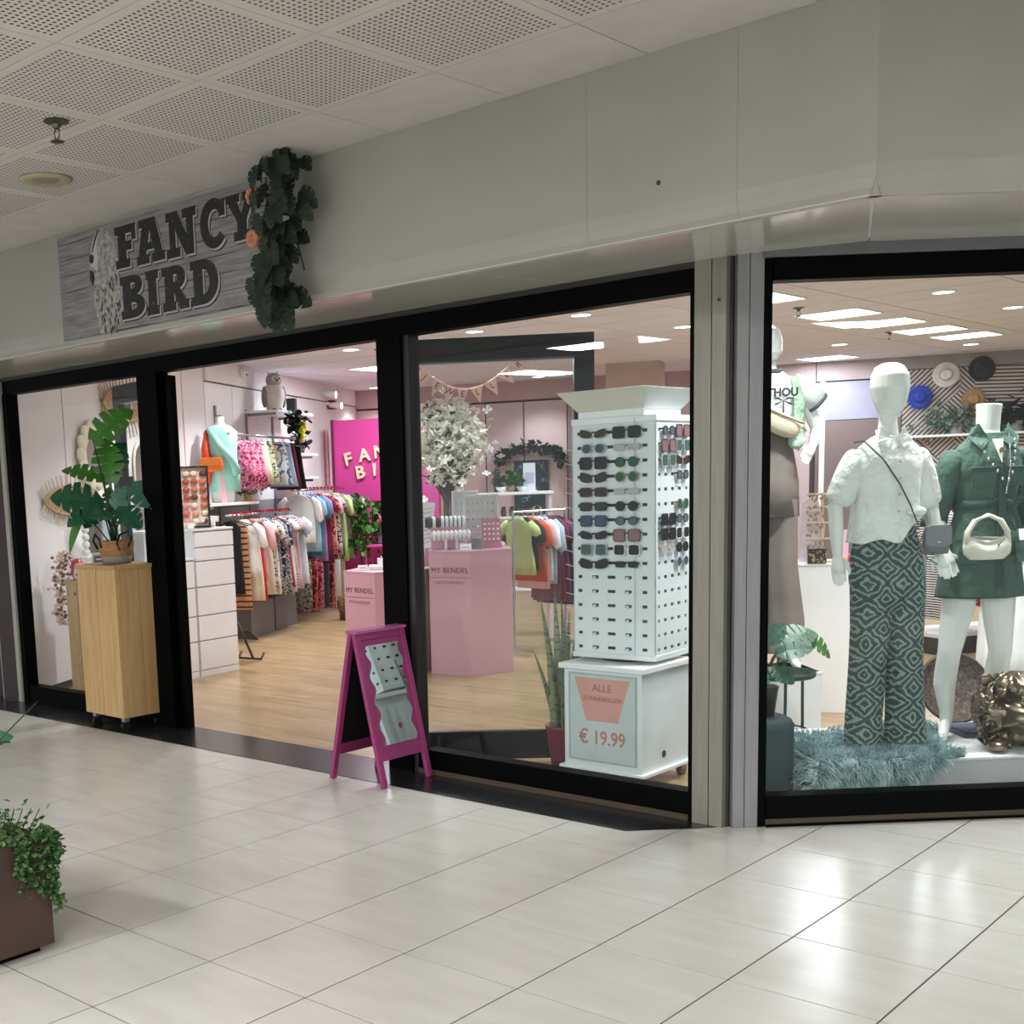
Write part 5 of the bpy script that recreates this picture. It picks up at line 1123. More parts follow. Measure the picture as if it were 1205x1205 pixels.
# ================================================================ left window: wall mirrors and plinth
MRAT = M('rattan', '#b18b5c', .6, var=.2, scale=20); MMIR = m_mirror('wall_mirror', '#dfe6e8', .03)
WROT = 180+LANG   # local x along the wall (towards the street), local -y into the shop
def wthing(name, label, cat, t, o, z, group=None): return thing(name, label, cat, onL(t, o, z), LANG, group)
def eye_mirror(t, z, a, b2, lash, label):
    e = wthing('eye_mirror', label, 'mirror', t, .012, z, 'rattan eye mirrors on the panelled wall')
    n = 40; up = [(a*math.cos(math.pi*i/n), b2*math.sin(math.pi*i/n)**1.25) for i in range(n+1)]
    loop = [(x, 0, zz) for x, zz in up]+[(x, 0, -zz) for x, zz in reversed(up[1:-1])]
    MB().tube([(x, -.02, zz) for x, _, zz in loop], .014, 6, closed=True).build('rim', MRAT, e, True)
    MB().prism([(x*.97, zz*.97) for x, _, zz in loop], .004, .012, UP).build('woven_field', pattern('woven_cane', [(.3, '#8f6a3e'), (.6, '#b4905f')], 50, interp='LINEAR', rough=.7), e)
    r_ = b2*.86; MB().lathe([(r_*.86, .012), (r_, .012), (r_, .03), (r_*.86, .03)], 32, RX(90), cap=False).build('iris_ring', M('pale_rattan', '#e2d6c0', .6), e, True)
    MB().lathe([(.001, .012), (r_*.87, .012), (r_*.87, .022), (.001, .022)], 32, RX(90)).build('mirror_disc', MMIR, e)
    for i in range(2, n-1, 2):
        for s in (1, -1):
            x, zz = up[i]; d = Vector((x/a*.75, 0, s*1.0)).normalized()
            MB().cyl((x, -.015, s*zz), (x+d.x*lash, -.015, s*zz+d.z*lash), .007, .005, 5).build('lash', MRAT if t > 1 else M('pale_lash', '#d9cdb8', .7), e)
eye_mirror(.76, 1.655, .46, .125, .11, 'eye-shaped rattan mirror with pale lashes low on the panelled wall')
eye_mirror(1.88, 2.55, .42, .16, .16, 'eye-shaped rattan mirror with brown lashes high on the panelled wall')
pm_ = wthing('petal_mirror', 'cream petal-framed mirror between the two rattan eye mirrors', 'mirror', 1.22, .012, 2.06)
for k in range(14):
    a = k*math.tau/14
    MB().sph((0, 0, 0), (.10, .018, .075), 12, 8, T(.23*math.cos(a), -.02, .23*math.sin(a)) @ RY(-math.degrees(a))).build('petal', M('cream_shell', '#d8cfae', .5, bump=.3, bscale=30), pm_, True)
MB().lathe([(.001, .02), (.17, .02), (.17, .035), (.001, .035)], 36, RX(90)).build('mirror_disc', MMIR, pm_)
am = wthing('arched_mirror', 'tall arched white-framed mirror beside the black door leaf', 'mirror', 2.22, .012, 1.20)
arch = [(-.2, 0), (.2, 0), (.2, .80)]+[(.2*math.cos(math.pi*i/12), .80+.2*math.sin(math.pi*i/12)) for i in range(1, 12)]+[(-.2, .80)]
MB().prism(arch, .0, .012, UP).build('mirror_glass', MMIR, am); MB().tube([(x, -.014, z) for x, z in arch], .016, 6, closed=True).build('frame', M('ivory_frame', '#e3dccb', .5), am, True)
p2 = thing('wooden_plinth', 'narrow pine plinth behind the glass by the eye mirrors', 'plinth', (-8.74, 5.85, 0.002), 14)
plinth(p2, .125, .125, .0, .965, 2, 2, False)
Z2 = 1.0
sv = thing('strawberry_vase', 'pale pink vase dotted with dark strawberries on the narrow plinth', 'vase', (-8.70, 5.76, Z2), 44)
MB().lathe([(.001, 0), (.035, 0), (.05, .03), (.048, .09), (.03, .12), (.033, .135), (.026, .135), (.001, .10)], 18).build('body', M('pale_pink_ceramic', '#eec3c8', .3), sv, True)
for k in range(9): MB().sph((.05*math.cos(k*2.2)*.97, .05*math.sin(k*2.2)*.97, .03+.008*k), .010, 7, 5).build('strawberry', M('dark_red_dot', '#4d1220', .4), sv, True)
hv = thing('red_heart_vase', 'red lumpy vase at the wall side of the narrow plinth', 'vase', (-8.80, 5.81, Z2), 44)
MB().lathe([(.001, 0), (.04, 0), (.06, .05), (.055, .13), (.03, .17), (.001, .175)], 16).build('body', M('red_glaze', '#b01226', .3), hv, True)
for k in range(8): MB().sph((.05*math.cos(k*2.4), .05*math.sin(k*2.4), .05+.014*k), .018, 8, 6).build('bobble', M('red_glaze', '#b01226', .3), hv, True)
bg_ = thing('blossom_garland', 'trailing garland of small cream and pink blossoms over the narrow plinth', 'garland', (-8.85, 5.78, Z2), 44)
rb_ = random.Random(8); mb = MB(); mb2 = MB()
for k in range(150):
    s = rb_.random(); z = .24-.62*s; x = -.06-.05*math.sin(s*2.2)+rb_.gauss(0, .045*(1-.5*s)); y = rb_.gauss(0, .03)-.02
    (mb if k % 3 else mb2).sph((x, y, z), (.017, .017, .014), 6, 4)
o = mb.build('blossoms', M('cream_blossom', '#e3c7b4', .7), bg_); o['kind'] = 'stuff'; o = mb2.build('buds', M('brown_bud', '#7d4b40', .7), bg_); o['kind'] = 'stuff'
MB().tube([(.03, 0, .1), (-.03, -.03, .22), (-.07, -.03, .08), (-.10, -.02, -.12), (-.10, -.02, -.34)], .006, 5).build('vine', M('garland_vine', '#5d4334', .7), bg_, True)
lt = thing('lettered_card', 'small black letter board with pink writing in a grey frame', 'sign', (-8.64, 5.93, Z2), 44)
MB().box(-.07, .07, -.012, .0, .0, .21, RX(-8)).build('frame', M('grey_wood_frame', '#a8a296', .6), lt); MB().box(-.052, .052, -.015, -.011, .018, .19, RX(-8)).build('board', M('black_board', '#1d171c', .5), lt)
for i, (tx, c) in enumerate((('hello', '#e3a2c4'), ('SUNSHINE', '#d9cdd6'), ('LOVELY', '#d9cdd6'), ('DAY', '#d9cdd6'))): 
    mb = MB(); w = .036-.004*(i % 2); mb.box(-w, w, -.0165, -.015, .155-.036*i, .167-.036*i, RX(-8)); mb.build('text_line', M('card_text_%d' % i, c, .6), lt)
# bubble mirror on a hidden white stand
bm = thing('bubble_mirror', 'standing mirror framed by white balls behind the basket plant', 'mirror', onL(.80, .30, 1.16), LANG-40)
MB().box(-.15, .15, -.006, .006, .03, .40).build('mirror_glass', MMIR, bm)
for s in (-1, 1):
    for k in range(6): MB().sph((s*.17, 0, .04+.066*k), (.036, .03, .035), 12, 8).build('ball', M('gloss_white_ball', '#f3f2ee', .25), bm, True)
for k in range(5): MB().sph((-.136+.068*k, 0, .42), (.036, .03, .035), 12, 8).build('ball', M('gloss_white_ball', '#f3f2ee', .25), bm, True)
st = thing('white_stand', 'white stand under the ball-framed mirror', 'stand', onL(.80, .30, 0), LANG-40)
MB().box(-.20, .20, -.10, .10, .002, 1.145).build('box', MWHITE, st, bev=.004); MB().box(-.205, .205, -.105, .105, 1.145, 1.16).build('top', MWHITE, st)
# ================================================================ white drawer units
def drawers(name, label, loc, rz, w, d, zs, zt, group='white drawer units'):
    c = thing(name, label, 'drawer unit', loc, rz, group)   # front faces local -y, width along x
    MB().box(-w/2, w/2, 0, d, .002, zt-.02).build('carcass', M('drawer_side', '#e6e8ec', .35), c)
    MB().box(-w/2-.003, w/2+.003, -.022, d, zt-.02, zt).build('top', MWHITE, c, bev=.002)
    MB().box(-w/2, w/2, -.016, 0, .002, zs[0]-.006).build('kick', MWHITE, c)
    for a, b2 in zip(zs[:-1], zs[1:]):
        f = MB().box(-w/2+.003, w/2-.003, -.02, -.001, a, b2-.012).build('drawer_front', MWHITE, c, bev=.002)
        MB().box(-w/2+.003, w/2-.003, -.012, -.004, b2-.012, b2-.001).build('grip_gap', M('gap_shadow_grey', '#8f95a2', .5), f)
    return c
drawers('drawer_unit', 'tall white drawer unit with two shallow and four deep drawers', (-8.755, 7.26, 0), 95, .50, .48, [.065, .338, .57, .832, 1.069, 1.194, 1.335], 1.358)
drawers('drawer_unit', 'lower white drawer unit beside the black door post', (-8.71, 6.74, 0), 95, .50, .48, [.065, .338, .57, .832, 1.08], 1.10)
hs = thing('hutch_box', 'plain white open hutch on the lower drawer unit', 'box', (-8.78, 6.76, 1.10), 95)
MB().box(-.24, .245, .05, .40, 0, .24).build('box', M('hutch_white', '#d9d9dd', .5), hs); MB().box(-.245, .25, .04, .40, .24, .26).build('top', MWHITE, hs)
# framed display of hair slides
fd = thing('accessory_display', 'black framed rack filled with pink and orange hair accessories', 'display rack', (-8.87, 7.12, 1.365), 55)
MBF = M('thin_black_frame', '#22201f', .4)
for a in ((-.17, -.155, 0, .56), (.155, .17, 0, .56), (-.155, .155, 0, .015), (-.155, .155, .545, .56)): MB().box(a[0], a[1], -.012, .03, a[2], a[3]).build('frame_bar', MBF, fd)
MB().box(-.155, .155, .02, .028, .015, .545).build('back_board', M('cream_back', '#e6d5c8', .6), fd)
ra = random.Random(12); cs = [M('coral_clip', '#d8705a', .45), M('pink_clip', '#e59a94', .45), M('cream_clip', '#f0dcc4', .45), M('brown_clip', '#6b3a28', .45), M('rust_clip', '#b6573c', .45)]
for r_ in range(7):
    for c in range(4): MB().sph((-.115+.077*c+ra.uniform(-.008, .008), .0, .06+.072*r_), (.034, .014, .026), 8, 6).build('hair_clip', ra.choice(cs), fd, True)
for k, (w, l) in enumerate(((.36, 'white flat box on the tall drawer unit'), (.22, 'cream tube box on the tall drawer unit'))):
    q = thing('product_box', l, 'box', (-8.92+.06*k, 7.22+.06*k, 1.36+(0.0 if k == 0 else .052)), 95)
    MB().box(-w/2, w/2, -.06, .10, 0, .05).build('body', pattern('floral_card_%d' % k, [(.3, '#f3f1ea'), (.6, '#e9e2d6'), (.75, '#b9b79a')], 25, interp='LINEAR'), q, bev=.004); MB().box(-w/2+.01, w/2-.01, -.062, -.058, .012, .038).build('label', MWHITE, q)
gl = thing('wire_stand', 'thin black wire jewellery stand on the tall drawer unit', 'stand', (-9.05, 7.42, 1.36), 95)
for x in (-.07, 0, .07): MB().tube([(x, 0, .01), (x, 0, .20), (x+.02, 0, .21)], .004, 5).build('wire', MBF, gl)
MB().box(-.09, .09, -.03, .03, 0, .012).build('foot', MBF, gl)
# ================================================================ clothes
FAB = {
 'white': M('cotton_white', '#eeefee', .85, bump=.3, bscale=14), 'cream': M('cotton_cream', '#e6ddc9', .85, bump=.3, bscale=14), 'black': M('cotton_black', '#141417', .85), 'grey': M('cotton_grey', '#8d9093', .85, bump=.3, bscale=14),
 'red': M('cotton_red', '#c02a22', .8), 'magenta': M('cotton_magenta', '#b3124d', .8), 'burgundy': M('cotton_burgundy', '#6d1535', .8), 'orange': M('cotton_orange', '#c75422', .8), 'teal': M('cotton_teal', '#2f86a8', .8), 'blue': M('cotton_pale_blue', '#a9c3da', .8),
 'lilac': M('cotton_lilac', '#a884b8', .8), 'lime': M('cotton_lime', '#bfd08c', .8), 'pink': M('cotton_pink', '#e3b3bb', .8), 'purple': M('cotton_purple', '#6a2c5c', .8), 'mint': M('cotton_mint', '#9bdccf', .8, bump=.4, bscale=10),
 'tan': M('cotton_tan', '#c39b74', .8), 'olive': M('cotton_olive', '#7d7f63', .8), 'slate': M('cotton_slate', '#4a5566', .8),
 'pinkfloral': pattern('pink_floral_print', [(0, '#8f1f4f'), (.40, '#d76a94'), (.52, '#f0b6c6'), (.60, '#b63a6c')], 26), 'leopard': pattern('leopard_print', [(0, '#2a2320'), (.43, '#d9cbb8'), (.60, '#8a7a6a')], 34),
 'dots': pattern('dotted_print', [(0, '#26262c'), (.22, '#eceaea')], 26, 'Voronoi'), 'stripe': pattern('striped_knit', [(0, '#222024'), (.45, '#efecec')], 14, 'Wave', rot=(0, R(90), 0), detail=.2), 'tanstripe': pattern('tan_stripe', [(0, '#2c2522'), (.2, '#c79468')], 5, 'Wave', rot=(0, R(90), 0), detail=.6),
 'redfloral': pattern('red_floral_print', [(0, '#56121c'), (.42, '#c43a36'), (.55, '#e6a79b'), (.62, '#8e1d2b')], 24), 'blueprint': pattern('blue_print', [(0, '#dfe6ee'), (.5, '#3d6d9c'), (.62, '#e3a9bb')], 18), 'greenprint': pattern('green_print', [(0, '#c9d4b4'), (.5, '#566b4d'), (.62, '#e9e6d8')], 24),
 'greydots': pattern('grey_print', [(0, '#5e5d62'), (.45, '#b9b6b4'), (.6, '#37363b')], 30), 'navydots': pattern('navy_print', [(0, '#1d2247'), (.5, '#3a3f86'), (.6, '#e6e4ef')], 22), 'gingham': pattern('gingham', [(0, '#3a3d4a'), (.5, '#e6e7ea')], 40, 'Wave', detail=0.0)}
MHOOK = M('hanger_steel', '#b9bcc0', .3, .8)
def gring(w, t, z, n, amp, k, ph): 
    return [(w*math.cos(2*math.pi*j/n)*(1+amp*.3*math.sin(k*2*math.pi*j/n+ph)), t*math.sin(2*math.pi*j/n)*(1+amp*math.sin(k*2*math.pi*j/n+ph))+.012*amp*math.sin(3*2*math.pi*j/n), z) for j in range(n)]
def garment_mesh(kind, w, l, th, ph, mat):
    """hanging garment: width along X, thickness along Y, hanging down from the hook at z=0"""
    mb = MB(); n = 28
    if kind in ('top', 'dress', 'shirt'):
        z0 = -.055; rs_ = [gring(.05, .02, z0, n, 0, 1, 0), gring(w*.55, th*.7, z0-.03, n, .05, 5, ph), gring(w, th, z0-.085, n, .12, 5, ph), gring(w*.93, th, z0-.25, n, .25, 6, ph)]
        for s in (.45, .7, 1.0): rs_.append(gring(w*(.93+(.22 if kind == 'dress' else .06)*s), th*(1+.25*s), z0-.25-(l-.25)*s, n, .35, 7, ph+s))
    elif kind == 'skirt':
        rs_ = [gring(w*.8, th*.5, -.07, n, .05, 7, ph), gring(w*.85, th*.7, -.11, n, .15, 7, ph), gring(w, th, -.11-l*.5, n, .4, 7, ph), gring(w*1.2, th*1.4, -.11-l, n, .55, 7, ph)]
    else:
        rs_ = [gring(w*.7, th*.6, -.07, n, .05, 5, ph), gring(w*.72, th, -.2, n, .1, 5, ph), gring(w*.7, th*1.1, -.11-l, n, .3, 5, ph)]
    mb.rings(list(reversed(rs_)), None, True); return mb.mesh('garment', mat, True)
HK = MB().tube([(0, 0, -.065), (0, 0, -.02), (.016, 0, 0), (.008, 0, .016), (-.008, 0, .014)], .0028, 5).mesh('hook', MHOOK, True)
HR = MB().tube([(-.19, 0, -.115), (-.06, 0, -.07), (0, 0, -.058), (.06, 0, -.07), (.19, 0, -.115)], .007, 5).mesh('hanger', M('hanger_black', '#1a1a1c', .4), True)
TAGM = MB().cbox((0, 0, .018), (.035, .018, .032)).mesh('size_tag', M('red_size_tag', '#b5202e', .5))
def garment(P, rz, kind, fab, w, l, label, group, sleeves=0, th=.024, tagged=False, ph=None):
    t = thing('hanging_'+{'top': 'blouse', 'dress': 'dress', 'shirt': 'shirt', 'skirt': 'skirt', 'trousers': 'trousers'}[kind], label, 'clothing', P, rz, group)
    p_ = rnd.uniform(0, 6) if ph is None else ph
    obj('garment', garment_mesh(kind, w, l, th, p_, FAB[fab]), t); obj('hook', HK, t); obj('hanger', HR, t)
    if tagged: obj('size_tag', TAGM, t)
    for s in (-1, 1):
        if sleeves: MB().tube([(s*w*.82, 0, -.10), (s*(w+.03), 0, -.17), (s*(w+.045+.03*sleeves), 0, -.12-.32*sleeves), (s*(w+.035+.03*sleeves), 0, -.14-.36*sleeves)], [.03, .05, .045, .02], 10).build('sleeve', FAB[fab], t, True)
    return t
def rail(name, label, A, B, r_=.014, brackets=None):
    t = tag(MB().cyl(A, B, r_, n=10).build(name, M('chrome_rail', '#b7babe', .25, .9), None, True), label, 'rail'); return t
GR = LANG-90     # garment width points out from the wall
def hang(seq, t0, dt, o, z, group, suffix, tagged):
    for i, (kind, fab, w, l, sl, words) in enumerate(seq): garment(onL(t0+dt*i, o, z), GR+rnd.uniform(-5, 5), kind, fab, w, l, words+' '+suffix, group, sl, .026, tagged)
rail('clothes_rail', 'chrome rail of the lower wall rack next to the drawer units', onL(3.25, .45, 1.42), onL(5.35, .45, 1.42))
hang([('dress', 'black', .10, .80, 0, 'plain black dress'), ('dress', 'tanstripe', .13, .98, 0, 'tan striped dress'), ('top', 'white', .21, .62, .7, 'white wide-sleeved blouse'), ('dress', 'cream', .19, .90, 0, 'cream linen dress'), ('dress', 'red', .18, .92, 0, 'red shift dress'),
      ('shirt', 'pink', .2, .70, .8, 'pale pink shirt'), ('dress', 'cream', .2, .86, .3, 'cream ruffled dress'), ('dress', 'leopard', .2, .84, .4, 'leopard print dress'), ('dress', 'dots', .2, .88, .5, 'black dotted white dress'), ('shirt', 'greydots', .2, .80, .8, 'grey patterned shirt dress'),
      ('shirt', 'navydots', .2, .70, .8, 'navy dotted blouse'), ('dress', 'greydots', .2, .92, .3, 'grey speckled dress'), ('dress', 'magenta', .2, .84, 0, 'crimson dress'), ('dress', 'white', .2, .90, .3, 'white summer dress'), ('dress', 'stripe', .2, .86, .3, 'black and white striped dress'),
      ('dress', 'pink', .2, .88, .3, 'blush pink dress'), ('shirt', 'blue', .2, .86, .5, 'pale blue long shirt'), ('dress', 'white', .21, .84, .4, 'off-white pleated dress')], 3.42, .107, .45, 1.42, 'clothes on the lower wall rack', 'on the lower wall rack', True)
rail('clothes_rail', 'chrome rail of the far wall rack towards the magenta partition', onL(5.35, .47, 1.66), onL(7.5, .47, 1.66))
hang([('top', 'white', .2, .60, .8, 'white balloon-sleeved blouse'), ('shirt', 'blue', .21, .72, .6, 'pale blue blouse'), ('top', 'teal', .21, .78, .7, 'teal gathered top'), ('shirt', 'lilac', .21, .86, .6, 'lilac shirt'), ('dress', 'burgundy', .2, .90, .5, 'burgundy dress'), ('dress', 'redfloral', .2, .82, .5, 'red floral dress'),
      ('shirt', 'pink', .2, .80, .6, 'rose shirt'), ('dress', 'leopard', .2, .88, .4, 'brown leopard dress'), ('shirt', 'olive', .2, .84, .6, 'olive shirt'), ('shirt', 'lime', .21, .92, .7, 'lime green shirt'), ('dress', 'gingham', .21, .90, .7, 'grey checked dress'), ('shirt', 'navydots', .2, .86, .6, 'navy print shirt')], 5.6, .15, .47, 1.66, 'clothes on the far wall rack', 'on the far wall rack', True)
rail('clothes_rail', 'low chrome rail under the far wall rack', onL(5.4, .42, .86), onL(7.6, .42, .86))
hang([('trousers', 'greydots', .2, .62, 0, 'grey print trousers'), ('trousers', 'redfloral', .2, .66, 0, 'red floral trousers'), ('trousers', 'pinkfloral', .2, .62, 0, 'pink print trousers'), ('trousers', 'slate', .2, .64, 0, 'slate trousers'), ('trousers', 'redfloral', .2, .68, 0, 'dark red print trousers'), ('trousers', 'white', .2, .60, 0, 'white trousers'), ('trousers', 'cream', .2, .58, 0, 'cream trousers')], 5.7, .24, .42, .86, 'trousers under the far wall rack', 'on the low rail', False)
rail('clothes_rail', 'high chrome rail with skirts under the wall shelf', onL(3.55, .40, 2.30), onL(5.75, .40, 2.30))
hang([('skirt', 'pinkfloral', .17, .42, 0, 'pink floral mini skirt'), ('skirt', 'pinkfloral', .19, .50, 0, 'long pink floral skirt'), ('skirt', 'pinkfloral', .18, .46, 0, 'ruffled pink floral skirt'), ('skirt', 'cream', .17, .44, 0, 'cream lace skirt'), ('skirt', 'greenprint', .17, .46, 0, 'green leaf-print skirt'), ('trousers', 'tan', .16, .44, 0, 'tan shorts'),
      ('skirt', 'blueprint', .17, .46, 0, 'blue and pink print skirt'), ('skirt', 'blue', .17, .48, 0, 'pale blue skirt'), ('skirt', 'burgundy', .15, .50, 0, 'dark burgundy skirt'), ('skirt', 'black', .15, .52, 0, 'long black skirt')], 3.75, .20, .40, 2.30, 'skirts on the high rail', 'on the high rail', False)
# ---------------------------------------------------------------- wall shelves, uprights
def lth(name, label, cat, t, o, z, group=None): return thing(name, label, cat, onL(t, o, z), LANG, group)
def shelf(label, t0, t1, o1, z, th=.03):
    s = lth('display_shelf', label, 'shelf', (t0+t1)/2, 0, z, 'white wall shelves'); w = (t1-t0)/2
    MB().box(-w, w, -o1, -.004, 0, th).build('board', MWHITE, s, bev=.003)
    for x in (-w+.08, w-.08): MB().prism([(0, 0), (-o1*.8, 0), (0, -.10)], -.006, .006, T(x, -.004, 0) @ RY(90) @ RX(90) @ RZ(0)).build('bracket', MGREYP, s) if False else MB().box(x-.008, x+.008, -o1*.85, -.004, -.03, 0).build('bracket', MGREYP, s)
shelf('deep white wall shelf carrying the owl statue', 5.05, 6.35, .45, 2.60); shelf('white wall shelf carrying the mint-draped torso', 3.0, 4.25, .46, 1.53); shelf('short white wall shelf beside the skirts', 6.05, 6.75, .36, 2.10); shelf('short white wall shelf above the far rack', 6.05, 6.75, .36, 1.80)
for i, tt in enumerate((4.15, 5.1, 6.0, 6.9)):
    u = lth('slotted_upright', 'slotted metal upright on the white wall panels', 'upright', tt, 0, .3, 'slotted uprights on the white panels'); MB().box(-.018, .018, -.022, -.004, 0, 2.35).build('channel', MGREYP, u)
    for k in range(10): MB().box(-.004, .004, -.0235, -.021, .25+.2*k, .28+.2*k).build('slot', MJOINT, u)
# torso with mint wrap
tm = thing('dress_form', 'white torso form wrapped in a mint scarf on the wall shelf', 'mannequin', onL(3.62, .28, 1.562), 50)
mb = MB(); loft(mb, [(0, 0, 0, .12, .09), (0, 0, .25, .15, .11), (0, 0, .45, .11, .085), (0, 0, .65, .14, .11), (0, 0, .76, .16, .085), (0, 0, .82, .09, .06), (0, 0, .86, .05, .05), (0, 0, .93, .048, .048)]); mb.build('torso', MMAN, tm, True)
MB().lathe([(.001, .93), (.05, .93), (.05, .945), (.001, .95)], 16).build('neck_cap', MGREYBK, tm)
mb = MB(); loft(mb, [(.03, -.01, .12, .16, .125), (.02, -.01, .3, .17, .135), (.01, -.015, .48, .15, .125), (0, -.01, .64, .17, .135), (0, 0, .76, .175, .10), (0, 0, .83, .10, .075)], 36, .05, 6, .5, cap=False); mb.build('mint_wrap', FAB['mint'], tm, True, solid=.006)
MB().tube([(-.13, -.06, .80), (-.02, -.13, .62), (.10, -.14, .48), (.16, -.10, .30)], [.03, .045, .05, .06], 10).build('mint_fold', FAB['mint'], tm, True)
MB().tube([(-.15, -.05, .78), (-.17, -.09, .58), (-.15, -.12, .40), (-.17, -.10, .18)], [.02, .05, .06, .03], 10).build('red_scarf', M('red_orange_silk', '#dd4a2e', .6), tm, True)
MB().prism([(-.02, .0), (.04, 0), (.02, .30), (-.03, .30)], .14, .146, UP).build('pink_ribbon', FAB['pink'], tm)
ob = thing('orange_clutch', 'orange clutch bag hung on the mint-draped torso', 'bag', onL(3.42, .24, 1.90), 50)
mb = MB(); loft(mb, [(0, 0, 0, .11, .02), (0, 0, .03, .13, .035), (0, 0, .11, .13, .03), (0, 0, .15, .11, .015)], 20, e=.6); mb.build('bag_body', M('orange_leather', '#e56a1e', .4), ob, True); MB().box(-.11, .11, -.036, -.028, .07, .15, RX(4)).build('flap', M('orange_flap', '#f08a3a', .4), ob, bev=.004)
# plant on shelf, flowers, owl, speaker
def smallplant(name, label, loc, rz, potm, pot, leafm, n, size, spread, h, seed):
    t = thing(name, label, 'plant', loc, rz); MB().lathe([(.001, 0), (pot*.75, 0), (pot, pot*1.6), (pot*.9, pot*1.6), (.001, pot*1.3)], 16).build('pot', potm, t, True); r_ = random.Random(seed)
    foliage('foliage', leafm, [(r_.gauss(0, spread), r_.gauss(0, spread*.6), pot*1.5+abs(r_.gauss(0, h))) for _ in range(n)], size, t, seed); return t
smallplant('potted_plant', 'white-flowered plant in a gold pot on the end of the wall shelf', onL(4.16, .36, 1.562), 0, M('gold_pot', '#c9b25c', .35, .6), .06, pattern('white_green_leaf', [(0, '#2f5a3a'), (.5, '#e6eae2'), (.6, '#4c7a55')], 30), 170, .06, .11, .09, 31)
q = lth('silk_flowers', 'bunch of yellow and peach silk flowers among dark leaves above the skirts', 'flowers', 5.45, .53, 2.36); rq = random.Random(6)
foliage('leaves', LDK, [(rq.gauss(-.02, .10), rq.gauss(0, .04), rq.gauss(.10, .06)) for _ in range(90)], .09, q, 3)
for k in range(10): MB().sph((rq.gauss(0, .045), -.06+rq.gauss(0, .02), .03+rq.gauss(0, .05)), .032, 8, 6).build('yellow_flower', M('yellow_petal', '#e3e02a', .6), q, True)
for k in range(4): MB().sph((rq.gauss(.03, .05), -.06, -.09+rq.gauss(0, .02)), .03, 8, 6).build('peach_flower', M('peach_flower', '#e8a883', .6), q, True)
MB().cyl((0, -.02, -.10), (0, -.02, .05), .012, n=6).build('stem', MSTEM, q)
smallplant('potted_plant', 'dark leafy plant in a grey pot on the short wall shelf', onL(6.35, .26, 2.132), 0, MGREYBK, .06, LDK, 70, .08, .06, .07, 33)
ow = thing('owl_statue', 'white owl statue with a grey face on the deep wall shelf', 'statue', onL(5.42, .26, 2.632), 75)
MOW = M('owl_white', '#dcd7d2', .5, bump=.5, bscale=40)
MB().lathe([(.001, 0), (.09, 0), (.10, .04), (.14, .16), (.13, .26), (.10, .31), (.001, .34)], 20).build('body', MOW, ow, True); MB().sph((0, -.01, .37), (.10, .09, .09), 16, 12).build('head', M('owl_grey', '#a9a5a2', .5, bump=.5, bscale=40), ow, True)
for s in (-1, 1):
    MB().sph((s*.035, -.085, .385), (.028, .014, .03), 10, 7).build('eye_disc', MOW, ow, True); MB().sph((s*.035, -.098, .385), .011, 8, 6).build('eye', MBLK, ow, True)
    MB().sph((s*.13, .0, .17), (.03, .06, .13), 10, 8).build('wing', M('owl_wing', '#8b8480', .6), ow, True); MB().sph((s*.04, -.07, .015), (.03, .04, .018), 8, 6).build('foot', M('owl_foot', '#5c5047', .6), ow, True)
    MB().lathe([(.02, 0), (.001, .05)], 6, T(s*.06, 0, .44)).build('ear_tuft', MOW, ow)
MB().lathe([(.012, 0), (.001, .03)], 6, T(0, -.10, .365) @ RX(120)).build('beak', MBLK, ow)
spk = lth('loudspeaker', 'slim black loudspeaker beside the owl statue', 'speaker', 6.22, .2, 2.632); MB().box(-.05, .05, -.06, .05, 0, .20).build('cabinet', M('speaker_black', '#17171a', .5), spk, bev=.006); MB().box(-.04, .04, -.064, -.06, .02, .18).build('grille', M('speaker_cloth', '#26262a', .8), spk)
cmr = lth('security_camera', 'small white security camera under the pink wall band', 'camera', 4.95, .05, 3.05); MB().lathe([(.001, .05), (.06, .05), (.055, 0), (.03, -.035), (.001, -.045)], 16).build('dome', MWHITE, cmr, True); MB().sph((.0, -.045, .0), .016, 8, 6).build('lens', MBLK, cmr, True); MB().box(-.03, .03, -.03, .05, .03, .09).build('mount', MWHITE, cmr)
al = lth('alarm_box', 'small red alarm box on the wall near the magenta partition', 'alarm', 8.35, .03, 2.80); MB().box(-.06, .06, -.10, -.005, 0, .13).build('box', M('alarm_red', '#8f1620', .4), al, bev=.004); MB().box(-.03, .03, -.104, -.10, .03, .09).build('label', MWHITE, al)
for tt, zz, lb in ((8.0, 3.0, 'white spotlight under the pink wall band'), (8.25, 2.86, 'white spotlight next to the red alarm box')):
    sp_ = lth('spotlight', lb, 'lamp', tt, .05, zz); MB().cyl((0, -.02, 0), (0, -.20, -.02), .035, .05, 12).build('head', MWHITE, sp_, True); MB().lathe([(.001, 0), (.045, 0), (.045, .004), (.001, .004)], 12, T(0, -.204, -.02) @ RX(90)).build('lens', emit('spot_lens', '#fff3ee', 4.0), sp_); MB().box(-.02, .02, -.03, .04, 0, .04).build('bracket', MWHITE, sp_)
sa = lth('framed_strip_picture', 'tall narrow pink-framed picture on the pink wall', 'picture', 8.16, .022, 1.70); MPF = M('pink_frame', '#d59bb8', .5)
for a in ((-.085, -.065, 0, .80), (.065, .085, 0, .80), (-.065, .065, 0, .02), (-.065, .065, .78, .80)): MB().box(a[0], a[1], -.02, 0, a[2], a[3]).build('frame_bar', MPF, sa)
MB().box(-.065, .065, -.008, 0, .02, .78).build('print', pattern('pink_text_print', [(0, '#efd5de'), (.55, '#caa0b6'), (.62, '#f3e3e8')], 40, stretch=(1, 1, .4)), sa)
